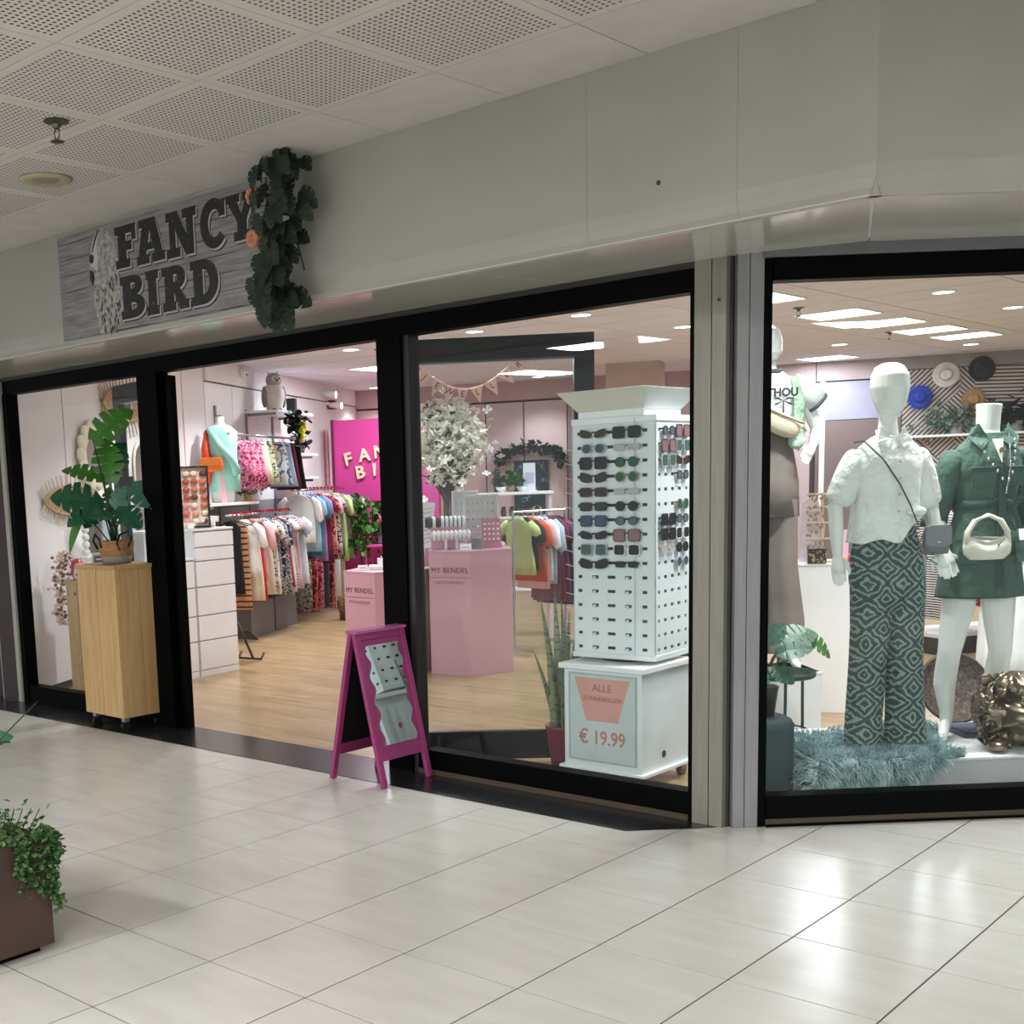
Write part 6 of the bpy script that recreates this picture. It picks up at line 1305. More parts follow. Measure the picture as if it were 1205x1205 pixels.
# ---------------------------------------------------------------- foot of the left wall
ss = thing('folding_step_stool', 'folded black step stool beside the drawer units', 'stool', (-9.0, 7.84, 0.002), 100); ss.scale = (1.25, 1.1, 1.2)
for y in (0, .26): MB().tube([(-.12, y, .36), (.06, y, .03), (.16, y, .012), (.20, y, .06)], .011, 7).build('leg', MBF, ss, True)
MB().box(-.14, .02, .0, .26, .20, .215, T(0, 0, .02) @ RY(35)).build('tread', M('black_tread', '#202022', .6), ss, bev=.004); MB().cyl((.06, 0, .03), (.06, .26, .03), .009, n=6).build('crossbar', MBF, ss); MB().cyl((-.12, 0, .36), (-.12, .26, .36), .009, n=6).build('crossbar', MBF, ss)
for i, tt in enumerate((4.3, 5.1)):
    gb = lth('storage_box', ('dark grey storage box beside the folded step stool', 'dark grey storage box below the striped dresses')[i], 'box', tt, .22, 0.0, 'storage boxes under the racks'); MB().box(-.38, .38, -.20, .18, .002, .40).build('box', M('box_grey', '#6b6668', .6), gb, bev=.004); MB().box(-.385, .385, -.205, .185, .40, .42).build('lid', M('box_lid', '#5b5759', .6), gb)
ba = thing('wicker_basket', 'brown wicker basket by the far end of the racks', 'basket', (-10.75, 11.2, 0.002), 30)
mb = MB(); loft(mb, [(0, 0, 0, .18, .14), (0, 0, .30, .20, .16)], 24, e=.6, cap=False); mb.build('sides', pattern('brown_wicker', [(0, '#4a3620'), (.45, '#8a6a40'), (.6, '#5d4527')], 40), ba, True, solid=.012); MB().box(-.17, .17, -.13, .13, .0, .012).build('bottom', M('basket_bottom', '#6a5030', .7), ba)
MB().box(-.10, .12, -.08, .08, .012, .34).build('packed_goods', M('white_paper', '#e8e0d8', .7), ba)
# ================================================================ magenta partition with cream letters
MMAGW = M('magenta_wall', '#cc3f8e', .5, var=.03, scale=2)
pw_ = MB().box(0, 1.5, 0, .12, 0, 2.60).build('wall_partition', MMAGW); pw_.location = (-12.2, 12.40, 0); pw_.rotation_euler = (0, 0, R(25)); struct(pw_, 'free-standing magenta partition with cream letters', 'wall')
MB().box(-.03, 0, -.02, .14, 0, 2.61).build('edge_board', M('dark_wine_edge', '#5c1a3f', .5), pw_)
MCL = M('cream_letters', '#ecd3b8', .5)
for ch, x, z, rr in (('F', .22, 2.05, 12), ('A', .46, 2.10, 8), ('N', .69, 2.135, 3), ('C', .93, 2.14, -2), ('Y', 1.16, 2.12, -7), ('B', .39, 1.865, 8), ('I', .60, 1.895, 4), ('R', .79, 1.905, 0), ('D', 1.0, 1.90, -4)):
    o = lettering('letter', ch, .24, MCL, pw_, T(x, -.03, z) @ UP @ RZ(rr), depth=.02, bold=.006); o['label'] = 'cream letter'
pz = smallplant('potted_plant', 'tall green feathery plant in front of the magenta partition', (-11.5, 12.15, 0.002), 0, MWHITE, .13, LG2, 60, .10, .07, .1, 41); pz.scale = (.8, .8, 1)
rz_ = random.Random(42); foliage('upper_foliage', LG2, [(rz_.gauss(0, .12), rz_.gauss(0, .1), .75+rz_.random()*.75) for _ in range(210)], .11, pz, 43); MB().cyl((0, 0, .2), (0, 0, 1.4), .015, n=6).build('stem', MSTEM, pz)
lm = thing('leaning_mirror', 'narrow framed mirror leaning by the magenta partition', 'mirror', (-11.28, 12.35, 0.9), 25); MB().box(-.14, .14, 0, .02, 0, .56, RX(-8)).build('glass', MMIR, lm)
for a in ((-.16, -.14, -.02, .58), (.14, .16, -.02, .58), (-.14, .14, -.02, 0), (-.14, .14, .56, .58)): MB().box(a[0], a[1], -.008, .028, a[2], a[3], RX(-8)).build('frame_bar', M('dark_plum_frame', '#3d1c2c', .4), lm)
tb_ = thing('pink_side_table', 'small pink wire side table in front of the magenta partition', 'table', (-11.2, 12.25, 0.002), 25)
MB().box(-.26, .26, -.14, .22, .86, .885).build('top', M('pink_metal', '#d65b9b', .4), tb_)
for x in (-.22, .22):
    for y in (-.1, .18): MB().cyl((x, y, 0), (x*.9, y, .86), .01, n=6).build('leg', M('pink_metal', '#d65b9b', .4), tb_)
# ================================================================ pink hexagonal displays
MPNK = M('pink_laminate', '#d29fb0', .32, var=.02, scale=2)
def hexcol(F, a0, s, h, label, name='hexagonal_display'):
    """hexagonal column: front corner F, its left face runs towards a0 degrees"""
    c = Vector((F[0], F[1]))+Vector((math.cos(R(a0-60)), math.sin(R(a0-60))))*s
    t = thing(name, label, 'display column', (c.x, c.y, 0.002), a0-60-180)     # local +x points at the front corner
    pts = [(s*math.cos(R(60*k)), s*math.sin(R(60*k))) for k in range(6)]
    MB().prism(pts, 0, h-.012).build('column', MPNK, t); MB().prism([(x*1.008, y*1.008) for x, y in pts], h-.012, h).build('top', MPNK, t)
    # lettering on the face left of the front corner (between angles 0 and -60 in local terms)
    m = T(s*math.cos(R(30))*math.cos(R(-30))*1.0, s*math.cos(R(30))*math.sin(R(-30)), 0) @ RZ(-30+90)
    ink = M('lettering_wine', '#5b3442', .5); ink2 = M('lettering_rose', '#a3687c', .5)
    lettering('lettering', 'MY BENDEL', .066, ink, t, m @ T(0, -.001, h-.17) @ UP, spacing=1.12); MB().box(-s*.5, s*.5, -.0015, 0, h-.232, h-.229, m).build('lettering_rule', ink, t)
    lettering('lettering', 'DUTCH JEWELRY', .036, ink2, t, m @ T(0, -.001, h-.275) @ UP, spacing=1.05)
    return t, c
hr, cR = hexcol((-6.60, 8.34), 189, .42, 1.094, 'taller pink hexagonal column with MY BENDEL lettering')
hl, cL = hexcol((-7.31, 7.88), 174, .42, .93, 'lower pink hexagonal column beside the black door frame with MY BENDEL lettering')
VR = 44.4
def vth(name, label, cat, x, y, z, group=None): return thing(name, label, cat, (x, y, z), VR, group)
def offR(dx, dy): return (cR.x+dx*.714-dy*.7, cR.y+dx*.7+dy*.714)
def offL(dx, dy): return (cL.x+dx*.714-dy*.7, cL.y+dx*.7+dy*.714)
ZR, ZL = 1.098, .934
# on the lower column: white trays and a roll
q = vth('jewellery_tray', 'white stepped jewellery tray on the lower pink column', 'tray', *offL(.02, .02), ZL); MB().box(-.20, .26, -.10, .16, 0, .03).build('base', MWHITE, q, bev=.003); MB().box(-.12, .26, .0, .16, .03, .09).build('step', MWHITE, q, bev=.003)
for k in range(8): MB().sph((-.09+.045*k, .03, .098), (.014, .014, .008), 8, 5).build('ring_dot', MSIL, q)
q = vth('bracelet_roll', 'short roll of white bracelets on the jewellery tray', 'display roll', *offL(.20, .12), ZL+.09); MB().cyl((-.10, 0, .045), (.14, 0, .045), .042, n=16).build('cushion', M('pale_pink_velvet', '#e6c6c9', .7), q, True)
for k in range(7): MB().lathe([(.044, -.008), (.05, 0), (.044, .008)], 16, T(-.08+.033*k, 0, .045) @ RY(90), cap=False).build('bracelet', MWHITE, q, True)
q = vth('price_card', 'small folded white price card on the lower pink column', 'card', *offL(-.24, -.10), ZL); MB().box(-.045, .045, -.004, .004, 0, .05, RX(-25)).build('front', MWHITE, q); MB().box(-.03, .03, -.0055, -.004, .02, .026, RX(-25)).build('print', MGREYBK, q)
q = vth('white_leaflet', 'white sheet lying on the lower pink column towards the black post', 'paper', *offL(.28, -.08), ZL); MB().box(-.12, .12, -.08, .08, 0, .006, RZ(-20)).build('sheet', MWHITE, q); MB().box(-.08, .08, -.05, -.04, .006, .007, RZ(-20)).build('print', MGREYBK, q)
# on the taller column
for k, (dz, dark, lb) in enumerate(((.19, True, 'upper roll of black and white bead bracelets on the taller pink column'), (.075, False, 'lower roll of pale bead bracelets on the taller pink column'))):
    q = vth('bracelet_roll', lb, 'display roll', *offR(-.20+.03*k, .04-.12*k), ZR+dz); MB().cyl((-.19, 0, .05), (.17, 0, .05), .046 if dark else .036, n=16).build('cushion', M('dark_velvet', '#2e2522', .8) if dark else M('pale_velvet', '#d9cfcb', .8), q, True)
    for j in range(9):
        c = MWHITE if (not dark or j > 3 or j % 2) else M('dark_bead', '#3a322e', .5)
        MB().lathe([(.038+.01*dark, -.014), (.05+.008*dark, 0), (.038+.01*dark, .014)], 16, T(-.15+.038*j, 0, .05) @ RY(90), cap=False).build('bracelet', c, q, True)
    if k == 1:
        for x in (-.05, .05): MB().box(x-.012, x+.012, -.02, .02, -.075, .02).build('foot', MWHITE, q)
    else: MB().box(-.14, .12, -.03, .05, -.19, .01).build('stand', MPNK, q)
q = vth('price_card', 'small folded white price card on the taller pink column', 'card', *offR(-.06, -.25), ZR); MB().box(-.05, .05, -.004, .004, 0, .06, RX(-25)).build('front', MWHITE, q); MB().box(-.03, .03, -.0055, -.004, .022, .028, RX(-25)).build('print', MGREYBK, q)
q = vth('stacked_discs', 'stack of grey round discs on the taller pink column', 'discs', *offR(.06, -.10), ZR)
for k in range(5): MB().lathe([(.001, .02*k), (.055, .02*k), (.055, .02*k+.016), (.001, .02*k+.016)], 18).build('disc', MGREYBK, q)
q = vth('pink_earring_card', 'pink display card of small white earrings on the taller pink column', 'display card', *offR(.20, .02), ZR); MB().box(-.085, .085, -.006, .006, .03, .26, RX(-6)).build('card', M('rose_card', '#cf8ba0', .5), q); MB().box(-.09, .09, -.03, .03, 0, .04).build('foot', M('rose_card', '#cf8ba0', .5), q)
rr_ = random.Random(14)
for r_ in range(4):
    for c in range(4): MB().sph((-.058+.039*c, -.012-.02*(r_+1)*.1, .075+.045*r_), (.012, .004, .010), 6, 4, RX(-6)).build('earring', MWHITE, q)
q = vth('white_pegboard', 'white slatted necklace board seen beside the black post', 'display board', *offR(-.38, .54), 1.098); MB().box(-.10, .08, -.006, .006, .0, .42, RY(6)).build('board', MWHITE, q)
for k in range(9): MB().tube([(-.09, -.01, .05+.04*k), (0, -.012, .035+.04*k), (.07, -.01, .06+.04*k)], .003, 4, RY(6)).build('necklace', MSIL, q)
q = thing('pink_display_pedestal', 'pink pedestal behind the taller hexagonal column', 'pedestal', offR(-.34, .56)+(0.002,), VR); MB().box(-.20, .2, -.12, .12, 0, 1.09).build('box', MPNK, q); MB().box(-.203, .203, -.123, .123, 1.075, 1.092).build('top', MPNK, q)
for k, (dx, dy, z0, w, h, lb) in enumerate(((.13, .20, ZR, .30, .46, 'wide white jewellery rack with rows of small pieces'), (-.0, .34, ZR, .22, .50, 'narrow white jewellery rack with slats'))):
    q = vth('jewellery_rack', lb, 'display rack', *offR(dx, dy), z0); MB().box(-w/2, w/2, .0, .012, 0, h).build('back_board', MWHITE, q)
    for x in (-w/2, w/2): MB().box(x-.008, x+.008, -.05, .012, 0, h).build('side', MWHITE, q)
    for r_ in range(6):
        MB().box(-w/2, w/2, -.02, 0, .06+.07*r_, .066+.07*r_).build('bar', MWHITE, q)
        for c in range(int(w/.045)): MB().sph((-w/2+.03+.045*c, -.022, .045+.07*r_), (.007, .004, .013), 5, 4).build('pendant', MSIL, q)
    MB().box(-w/2-.01, w/2+.01, -.055, .015, h, h+.012).build('top', MWHITE, q)
# ================================================================ blossom tree
D = 12.0; bt = thing('blossom_tree', 'artificial white blossom tree behind the pink columns', 'tree', (-8.50, 10.36, 0.002), VR); bt.scale = (1.0, 1.0, 1.03)
MB().lathe([(.001, 0), (.15, 0), (.19, .34), (.17, .34), (.001, .30)], 20).build('pot', M('white_tree_pot', '#d9d6d2', .5), bt, True)
MTRK = M('bark', '#5a5148', .8, var=.2, scale=12, bump=.8, bscale=30); rt = random.Random(17)
MB().tube([(0, 0, .3), (.02, 0, .9), (-.01, 0, 1.35), (.02, 0, 1.75)], [.045, .04, .036, .028], 8).build('trunk', MTRK, bt, True)
bp = []
for k in range(16):
    a = rt.uniform(0, math.tau); e = rt.uniform(.3, 1.3); L = rt.uniform(.25, .40); c = Vector((math.cos(a)*math.cos(e), math.sin(a)*math.cos(e), math.sin(e)))*L
    MB().tube([(0, 0, 1.35+.02*k), (c.x*.5, c.y*.5, 1.5+.02*k+c.z*.4), (c.x, c.y, 1.45+.02*k+c.z)], [.016, .011, .005], 5).build('branch', MTRK, bt, True); bp.append((c.x, c.y, 1.45+.02*k+c.z))
mb = MB(); mg = []
for i in range(1050):
    if i % 3: q = bp[i % len(bp)]; x, y, z = q[0]*.95+rt.gauss(0, .085), q[1]*.9+rt.gauss(0, .085), q[2]+.22+rt.gauss(0, .13)
    else: v = Vector((rt.gauss(0, 1), rt.gauss(0, 1), rt.gauss(0, 1))).normalized()*(rt.random()**.4); x, y, z = v.x*.35, v.y*.34, 2.02+v.z*.55
    if z < 1.6 and abs(x) < .12: continue
    m = T(x, y, z) @ Matrix.Rotation(rt.uniform(0, 6.28), 4, 'Z') @ Matrix.Rotation(rt.uniform(-1.3, 1.3), 4, 'X')
    s = rt.uniform(.03, .05)
    for k in range(4):
        a = k*1.5708; mb.add([(0, 0, 0), (s*math.cos(a-.6), s*math.sin(a-.6), s*.35), (s*1.25*math.cos(a), s*1.25*math.sin(a), s*.3), (s*math.cos(a+.6), s*math.sin(a+.6), s*.35)], [(0, 1, 2, 3)], m)
    if i % 6 == 0: mg.append((x, y, z-.02))
o = mb.build('blossoms', M('white_blossom', '#f4f4e8', .7), bt); o['kind'] = 'stuff'; foliage('leaves', LDK, mg, .07, bt, 18)
# ================================================================ bunting
bu = thing('jewellery_bunting', 'pale pink paper bunting with black letters strung under the ceiling', 'bunting', (-7.66, 9.70, 2.595), VR)
MBU = M('pale_pink_paper', '#edc4b8', .6); MBU2 = M('pink_paper', '#e6a69c', .6); KB = 12/1435.4
pts = [(452, 400), (470, 415), (486, 425), (497, 432), (510, 443), (524, 451), (537, 456), (552, 457), (568, 453), (584, 444), (600, 431), (613, 421), (630, 409), (648, 396)]
pl3 = [((x-550)*KB, 0, (457-y)*KB) for x, y in pts]; MB().tube(pl3, .0025, 4).build('string', M('string_beige', '#b9a79c', .8), bu)
for i, ch in enumerate('MY JEWELLERY'):
    if ch == ' ': continue
    i2 = i+(1 if i < 2 else 0); a, b2 = Vector(pl3[i2]), Vector(pl3[i2+1]); d = (b2-a); L = d.length*.94; an = math.degrees(math.atan2(d.z, d.x)); mm = T(a.x, -.006, a.z) @ RY(-an)
    pn = MB().prism([(0, 0), (L, 0), (L/2, -.165)], 0, .002, mm @ UP).build('pennant', MBU2 if i < 3 else MBU, bu)
    lettering('letter', ch, .085, M('bunting_ink', '#4a3734', .6), pn, mm @ T(L/2, -.003, -.055) @ UP, depth=.0006)
# ================================================================ white counter further back, plants, signs
ct_ = thing('white_counter', 'long white counter shelf in front of the back wall', 'counter', (-7.95, 10.80, 0.002), 40)
MB().box(-.38, .42, -.16, .22, 1.53, 1.56).build('top', MWHITE, ct_, bev=.003)
for x in (-.35, .39): MB().box(x-.02, x+.02, -.14, .2, 0, 1.53).build('side_panel', M('counter_side', '#cfc3c4', .5), ct_)
for z in (.5, 1.0, 1.28): MB().box(-.34, .37, -.12, .2, z, z+.02).build('shelf', MWHITE, ct_)
rc = random.Random(19)
for k in range(7):
    q = thing('small_jar', 'small brown jar in the white counter shelf', 'jar', onB(0, 0, 0), 0, 'jars in the white counter'); q.location = (-7.95+(-.28+.09*k)*.766, 10.80+(-.28+.09*k)*.643, 1.302)
    MB().lathe([(.001, 0), (.028, 0), (.03, .07), (.02, .085), (.001, .085)], 12).build('glass', M('amber_jar', '#5a3a28', .3), q, True); MB().lathe([(.001, .085), (.022, .085), (.022, .105), (.001, .105)], 12).build('lid', MBF, q)
smallplant('potted_plant', 'bushy green plant with pink pots on the white counter', (-7.97, 10.80, 1.564), VR, M('blush_pot', '#e3b6a6', .5), .05, LG2, 110, .07, .10, .05, 51)
for k, (dx, lb) in enumerate(((-.10, 'white ruffled dish left of the green counter plant'), (.12, 'white ruffled dish right of the green counter plant'))):
    q = vth('ruffled_dish', lb.replace('left of', 'on the tree side of').replace('right of', 'on the mirror side of'), 'dish', -7.93+dx*.714, 10.74+dx*.7, 1.564); MB().lathe([(.001, 0), (.03, 0), (.06, .05), (.05, .05), (.001, .015)], 14).build('bowl', MWHITE, q, True); MB().lathe([(.055, .045), (.064, .052), (.055, .056)], 14, cap=False).build('rim', MWHITE, q)
q = vth('counter_sign', 'upright white sign with pale lilac print on the counter', 'sign', -7.80, 10.90, 1.564); MB().box(-.065, .065, -.006, .006, .012, .30).build('board', M('pale_lilac_white', '#dfe6f2', .4), q); MB().box(-.05, .05, -.0075, -.006, .08, .20).build('print', M('lilac_print', '#bdb3d2', .5), q); MB().box(-.07, .07, -.03, .03, 0, .012).build('foot', MWHITE, q)
q = thing('dark_vase', 'slim black vase on the counter beside the blossom tree', 'vase', (-8.08, 10.70, 1.564), 0); MB().lathe([(.001, 0), (.035, 0), (.045, .12), (.025, .2), (.03, .24), (.001, .24)], 14).build('body', MBF, q, True); MB().lathe([(.028, .235), (.034, .245), (.028, .25)], 14, cap=False).build('rim', MBF, q)
# ================================================================ clothes rack in the middle
ra_ = thing('clothes_rack', 'free-standing chrome clothes rack behind the taller pink column', 'clothes rack', (-7.05, 10.0, 0.002), 85)
MCH = M('chrome_rail', '#b7babe', .25, .9)
for x in (-.38, .40):
    MB().cyl((x, 0, .05), (x, 0, 1.38), .014, n=8).build('post', MCH, ra_); MB().box(x-.02, x+.02, -.22, .22, .03, .06).build('foot', MCH, ra_)
MB().cyl((-.38, 0, 1.38), (.40, 0, 1.38), .014, n=8).build('bar', MCH, ra_)
for i, (kind, fab, w, l, sl, words) in enumerate((('dress', 'lime', .19, .55, .3, 'lime green top'), ('shirt', 'black', .19, .5, .5, 'black knit top'), ('dress', 'orange', .2, .62, .6, 'burnt orange dress'), ('shirt', 'pink', .2, .7, .6, 'peach blouse'), ('shirt', 'white', .2, .62, .7, 'white shirt'), ('shirt', 'blue', .2, .66, .8, 'pale blue shirt'), ('dress', 'burgundy', .2, .82, .5, 'plum dress'), ('dress', 'purple', .2, .85, .5, 'purple dress'), ('dress', 'black', .21, .88, .4, 'long black dress'))):
    s = -.30+.07*i; garment((-7.05+s*math.cos(R(85)), 10.0+s*math.sin(R(85)), 1.382), -5+rnd.uniform(-6, 6), kind, fab, w, l, words+' on the free-standing rack', 'clothes on the free-standing rack', sl)
# ================================================================ back wall: dark mirror, garland, pink chair
def bth(name, label, cat, t, o, z, group=None): return thing(name, label, cat, onB(t, o, z), 27, group)
dm = bth('dark_mirror', 'tall dark blue framed mirror with a yellow dot under the leaf garland', 'poster', -5.05, .03, .55)
MB().box(-.24, .24, -.02, 0, 0, 1.40).build('print', pattern('dark_mirror_view', [(0, '#10202e'), (.5, '#1d3a4c'), (.62, '#7f98a8'), (.66, '#142634')], 9, detail=3), dm); MB().lathe([(.001, 0), (.085, 0), (.085, .004), (.001, .004)], 20, T(.08, -.022, .66) @ RX(90)).build('dot', M('yellow_dot', '#b9b552', .5), dm)  # view in the mirror put into the colour as a flat pattern
for a in ((-.26, -.24, -.02, 1.42), (.24, .26, -.02, 1.42), (-.24, .24, 1.40, 1.42), (-.24, .24, -.02, 0)): MB().box(a[0], a[1], -.03, 0, a[2], a[3]).build('frame_bar', MBF, dm)
gg = bth('leaf_garland', 'dark green leaf garland arched over the dark mirror', 'garland', -5.05, .08, 1.95); rg2 = random.Random(23)
arc = [(.46*math.cos(math.pi*(i/20)), .22*math.sin(math.pi*(i/20))) for i in range(21)]
MB().tube([(x, -.02, z) for x, z in arc], .012, 5).build('vine', MSTEM, gg)
foliage('leaves', LDK, [(x+rg2.gauss(0, .035), -.03+rg2.gauss(0, .02), z+rg2.gauss(0, .035)) for x, z in arc for _ in range(14)], .085, gg, 24)
pc = thing('folding_chair', 'pink folding chair with white legs against the back wall', 'chair', (-10.38, 15.22, 0.002), 40)
MPC = M('pink_chair', '#d58fb4', .45)
MB().box(-.2, .2, -.18, .2, .42, .45).build('seat', MPC, pc, bev=.006); MB().box(-.2, .2, .2, .225, .70, .84).build('backrest', MPC, pc, bev=.006); MB().box(-.19, .19, .2, .22, .58, .61).build('back_rail', MPC, pc)
for x in (-.19, .19):
    MB().tube([(x, -.2, 0), (x, .21, .84)], .011, 6).build('leg', MPC, pc); MB().tube([(x, .2, 0), (x, -.17, .43)], .011, 6).build('leg', MWHITE, pc)
MB().tube([(-.19, -.19, .02), (0, -.19, .22), (.19, -.19, .02)], .009, 5).build('cross_brace', MWHITE, pc); MB().cyl((-.19, -.2, .03), (.19, -.2, .03), .009, n=6).build('foot_bar', MWHITE, pc)
# ---------------------------------------------------------------- strip of shop seen past the sunglasses tower
MB().box(0, 1.1, 0, .1, 0, 2.40).build('wall_partition', MMAGW); pr = bpy.context.scene.collection.objects[-1]; pr.location = (-8.35, 14.35, 0); pr.rotation_euler = (0, 0, R(27)); struct(pr, 'short magenta partition seen past the sunglasses tower', 'wall')
MB().box(0, 1.1, -.004, 0, 2.02, 2.03).build('joint', M('dark_wine_edge', '#5c1a3f', .5), pr)
q = thing('shelf_unit', 'white shelf unit with folded clothes past the sunglasses tower', 'shelf', (-6.1, 11.2, 0.002), 35)
for z in (.35, .75, 1.1, 1.5): MB().box(-.35, .40, -.15, .2, z, z+.025).build('shelf', MWHITE, q)
for x in (-.34, .39): MB().box(x-.012, x+.012, -.14, .2, 0, 1.72).build('side', MWHITE, q)
for k, (dx, z, fab, lb) in enumerate(((.1, 1.527, 'pinkfloral', 'folded pink striped top on the upper shelf past the tower'), (.1, 1.127, 'black', 'folded black top under the pink striped one'), (-.02, 1.62, 'blueprint', 'folded blue print top lying on the pink striped one'))):
    c = thing('folded_shirt', lb, 'clothing', (-6.1+dx*.82, 11.2+dx*.57, z), 35); MB().box(-.15, .15, -.12, .12, 0, .045).build('fold', FAB[fab], c, bev=.012); MB().box(-.145, .145, -.115, .115, .045, .085).build('fold', FAB[fab], c, bev=.012)
yt = thing('yellow_throw', 'bright yellow cloth hung over the lower shelf past the tower', 'cloth', (-6.0, 11.10, .83), 35)
mb = MB(); mb.grid(lambda u, v: (-.2+.45*u, -.10-.06*math.sin(v*3)+.012*math.sin(u*22), .46-.5*v), 20, 8); mb.build('cloth', M('yellow_cloth', '#e6df4a', .8), yt, True, solid=.006); MB().box(-.2, .25, -.10, .06, .455, .47).build('folded_top_edge', M('yellow_cloth', '#e6df4a', .8), yt)
wq = thing('white_plinth', 'white plinth with a pink MY card past the sunglasses tower', 'plinth', (-4.95, 9.2, 0.002), 40); MB().box(-.28, .3, -.2, .25, 0, .70).build('box', MWHITE, wq, bev=.003); MB().box(-.285, .305, -.205, .255, .70, .715).build('top', MWHITE, wq)
mc = thing('pink_card_sign', 'small pink card reading my on the white plinth', 'sign', (-4.98, 9.08, .719), VR); MB().box(-.12, .12, -.005, .005, 0, .13, RX(-6)).build('card', M('pale_pink_sign', '#ecb4c4', .5), mc); lettering('lettering', 'my', .11, M('wine_ink', '#8a3a4f', .5), mc, RX(-6) @ T(0, -.0055, .075) @ UP); MB().box(-.1, .1, -.02, .02, 0, .012).build('foot', M('pale_pink_sign', '#ecb4c4', .5), mc)
js = thing('jewellery_bar_stand', 'grey T-bar jewellery stand on the white plinth', 'stand', (-4.90, 9.22, .719), VR); MB().cyl((.02, 0, 0), (.02, 0, .42), .012, n=8).build('post', MGREYBK, js); MB().cyl((-.1, 0, .42), (.14, 0, .42), .01, n=8).build('bar', MGREYBK, js); MB().lathe([(.001, 0), (.05, 0), (.05, .012), (.001, .012)], 14, T(.02, 0, 0)).build('foot', MGREYBK, js)
lf = thing('metal_leaf_stand', 'bronze stand with a green leaf beside the sunglasses base', 'ornament', (-4.08, 7.45, 0.002), VR)
MB().tube([(-.04, 0, .0), (-.04, 0, .30), (.0, 0, .50), (-.03, 0, .66)], .014, 6).build('stem', M('bronze_stem', '#6a5638', .4, .5), lf, True); MB().tube([(-.04, 0, .32), (.08, 0, .52), (.14, 0, .70)], .012, 6).build('stem', M('bronze_stem', '#6a5638', .4, .5), lf, True); obj('leaf', PL1, lf, mw=aim((-.02, -.02, .42), (.2, -.04, .66), (-.3, -1, .2))); MB().lathe([(.001, 0), (.10, 0), (.10, .015), (.001, .02)], 16).build('foot', MBF, lf)
# ================================================================ hats and shelf plants on the patterned wall
def hat(label, t, z, brimm, crownm, bandm, r_, fringe=False, crown=.5):
    h = bth('display_hat', label, 'hat', t, .065, z, 'hats on the patterned wall')
    MB().lathe([(r_*crown, -.02), (r_*.8, -.012), (r_, -.03), (r_*1.0, -.022), (r_*.8, -.002), (r_*crown, -.008)], 32, RX(90) @ S(1, 1, -1), cap=False).build('brim', brimm, h, True)
    MB().lathe([(r_*crown, 0), (r_*crown*.96, .07), (r_*crown*.72, .11), (r_*.12, .095), (.001, .09)], 28, RX(90)).build('crown', crownm, h, True)
    MB().lathe([(r_*crown*1.02, .0), (r_*crown*1.01, .03)], 28, RX(90), cap=False).build('band', bandm, h, True, solid=.003)
    if fringe:
        for k in range(36): a = k*math.tau/36; MB().cyl((r_*.95*math.cos(a), -.01, r_*.95*math.sin(a)), (r_*1.18*math.cos(a), -.01, r_*1.18*math.sin(a)), .010, .003, 5).build('fringe', brimm, h)
MBH = M('blue_straw', '#1d3fae', .7, var=.2, scale=30, bump=.5, bscale=60); hat('fringed royal blue straw hat on the patterned wall', .27, 2.60, MBH, MBH, M('navy_band', '#12235f', .7), .15, True, .5)
MWH = M('white_straw', '#e4e2dd', .7, var=.06, bump=.4, bscale=60); hat('white panama hat with a black band on the patterned wall', .585, 2.88, MWH, MWH, MBF, .17, False, .46)
MKH = M('black_felt', '#17171d', .8); hat('black felt hat with a pink edge on the patterned wall', 1.02, 2.93, MKH, MKH, M('dusty_pink_band', '#8f5f68', .7), .165, False, .5)
MTH = M('tan_straw', '#b58a58', .7, var=.2, scale=30, bump=.5, bscale=60); hat('fringed tan straw hat on the patterned wall', .93, 2.53, MTH, MTH, M('tan_band', '#8a6238', .7), .14, True, .5)
sh_ = bth('display_shelf', 'long white shelf under the hats on the patterned wall', 'shelf', 1.3, .02, 2.05); MB().box(-1.2, 2.2, -.30, .0, 0, .03).build('board', MWHITE, sh_)
for x in (-.9, .3, 1.5): MB().box(x-.012, x+.012, -.26, 0, -.06, 0).build('bracket', MGREYP, sh_)
MSG = leafmat('sage_leaf', '#5f7564', '#8fa08f', .6)
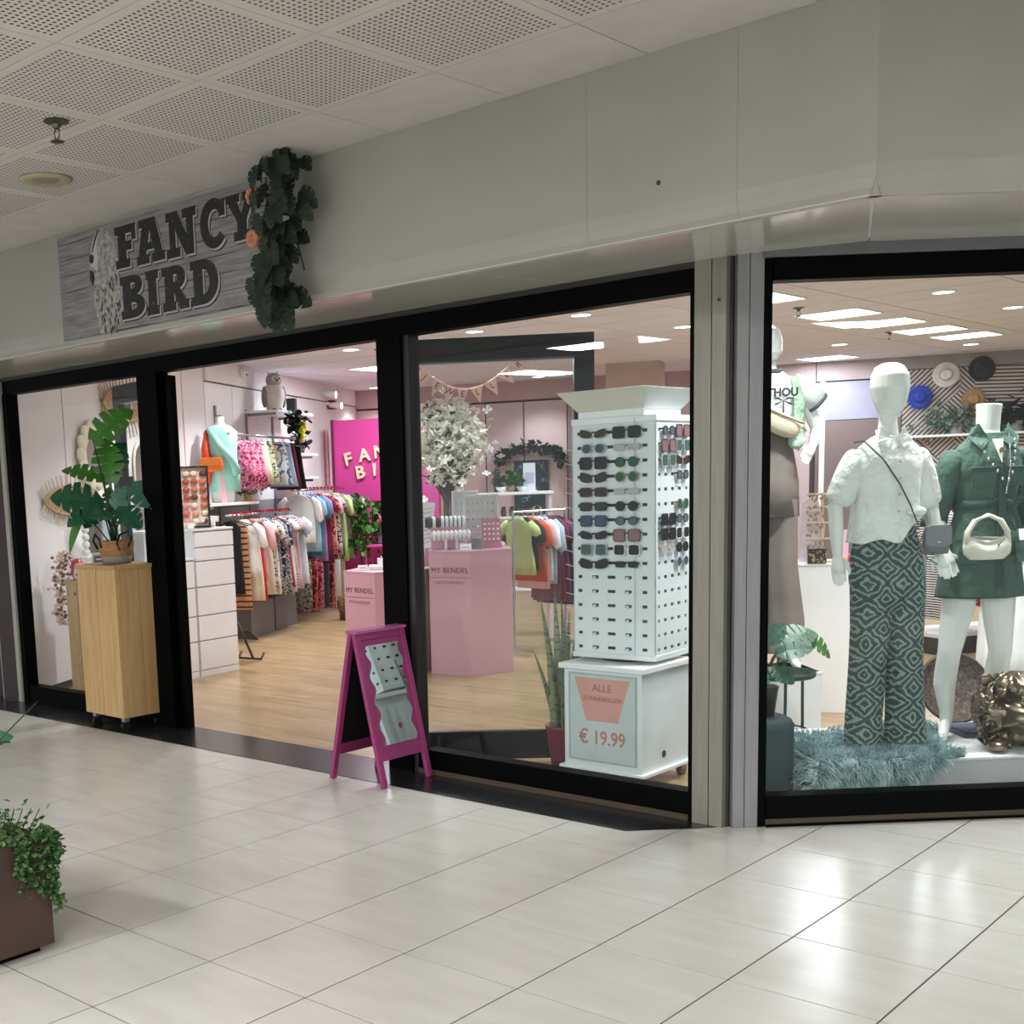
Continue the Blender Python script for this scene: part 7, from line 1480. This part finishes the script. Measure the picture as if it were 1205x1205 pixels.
for k, (t_, lb, w) in enumerate(((.72, 'grey-green leafy bush under the hats', .20), (1.45, 'dark green leafy garland beside the mannequin neck', .18), (2.1, 'grey-green leafy bush at the far end of the hat shelf', .2))):
    q = bth('shelf_plant', lb, 'plant', t_, .17, 2.082); r2 = random.Random(60+k); foliage('foliage', MSG if k != 1 else LDK, [(r2.gauss(0, w), r2.gauss(0, .06), .10+abs(r2.gauss(0, .13))) for _ in range(230)], .09, q, 61+k); MB().lathe([(.001, 0), (.07, 0), (.09, .14), (.001, .13)], 14).build('pot', M('grey_pot', '#8b8a86', .6), q)
# clothes and low units behind the mannequins
cr = thing('clothes_rack', 'clothes rack behind the mannequin in the green dress', 'clothes rack', (-3.7, 12.0, 0.002), 60)
for x in (-.5, .9): MB().cyl((x, 0, .16), (x, 0, 1.35), .014, n=8).build('post', MCH, cr)
MB().cyl((-.5, 0, 1.35), (.9, 0, 1.35), .014, n=8).build('bar', MCH, cr); MB().box(-.55, 1.0, -.25, .3, 0, .155).build('black_base', M('black_base', '#101013', .5), cr); MB().box(-.56, 1.01, -.26, .31, .155, .19).build('base_top', M('white_base_top', '#d9d6d8', .4), cr)
for i, (kind, fab, w, l, sl, words) in enumerate((('dress', 'stripe', .2, 1.0, .3, 'long black and white striped dress'), ('dress', 'burgundy', .2, .95, .3, 'wine red dress'), ('dress', 'redfloral', .2, .9, .3, 'dark red print dress'), ('top', 'white', .2, .72, .5, 'white top'), ('dress', 'pink', .2, .8, .3, 'pale pink dress'), ('dress', 'white', .2, 1.05, .3, 'long white dress'))):
    s = -.40+.2*i; garment((-3.7+s*math.cos(R(60)), 12.0+s*math.sin(R(60)), 1.355), 150-180+rnd.uniform(-6, 6), kind, fab, w, l, words+' on the rack behind the mannequins', 'clothes behind the mannequins', sl)
wd = garment(onC(2.02, -1.35, 1.52), 40, 'dress', 'white', .2, 1.15, 'long white dress hanging beside the green-dressed mannequin', None, .2, .04)
rk = thing('garment_stand', 'slim chrome stand holding the long white dress', 'stand', onC(2.02, -1.35, 0.002), 45); MB().cyl((0, .0, 0), (0, .0, 1.50), .012, n=8).build('post', MCH, rk); MB().cyl((-.1, 0, 1.505), (.1, 0, 1.505), .01, n=8).build('arm', MCH, rk); MB().lathe([(.001, 0), (.16, 0), (.16, .012), (.001, .016)], 18).build('foot', MCH, rk)
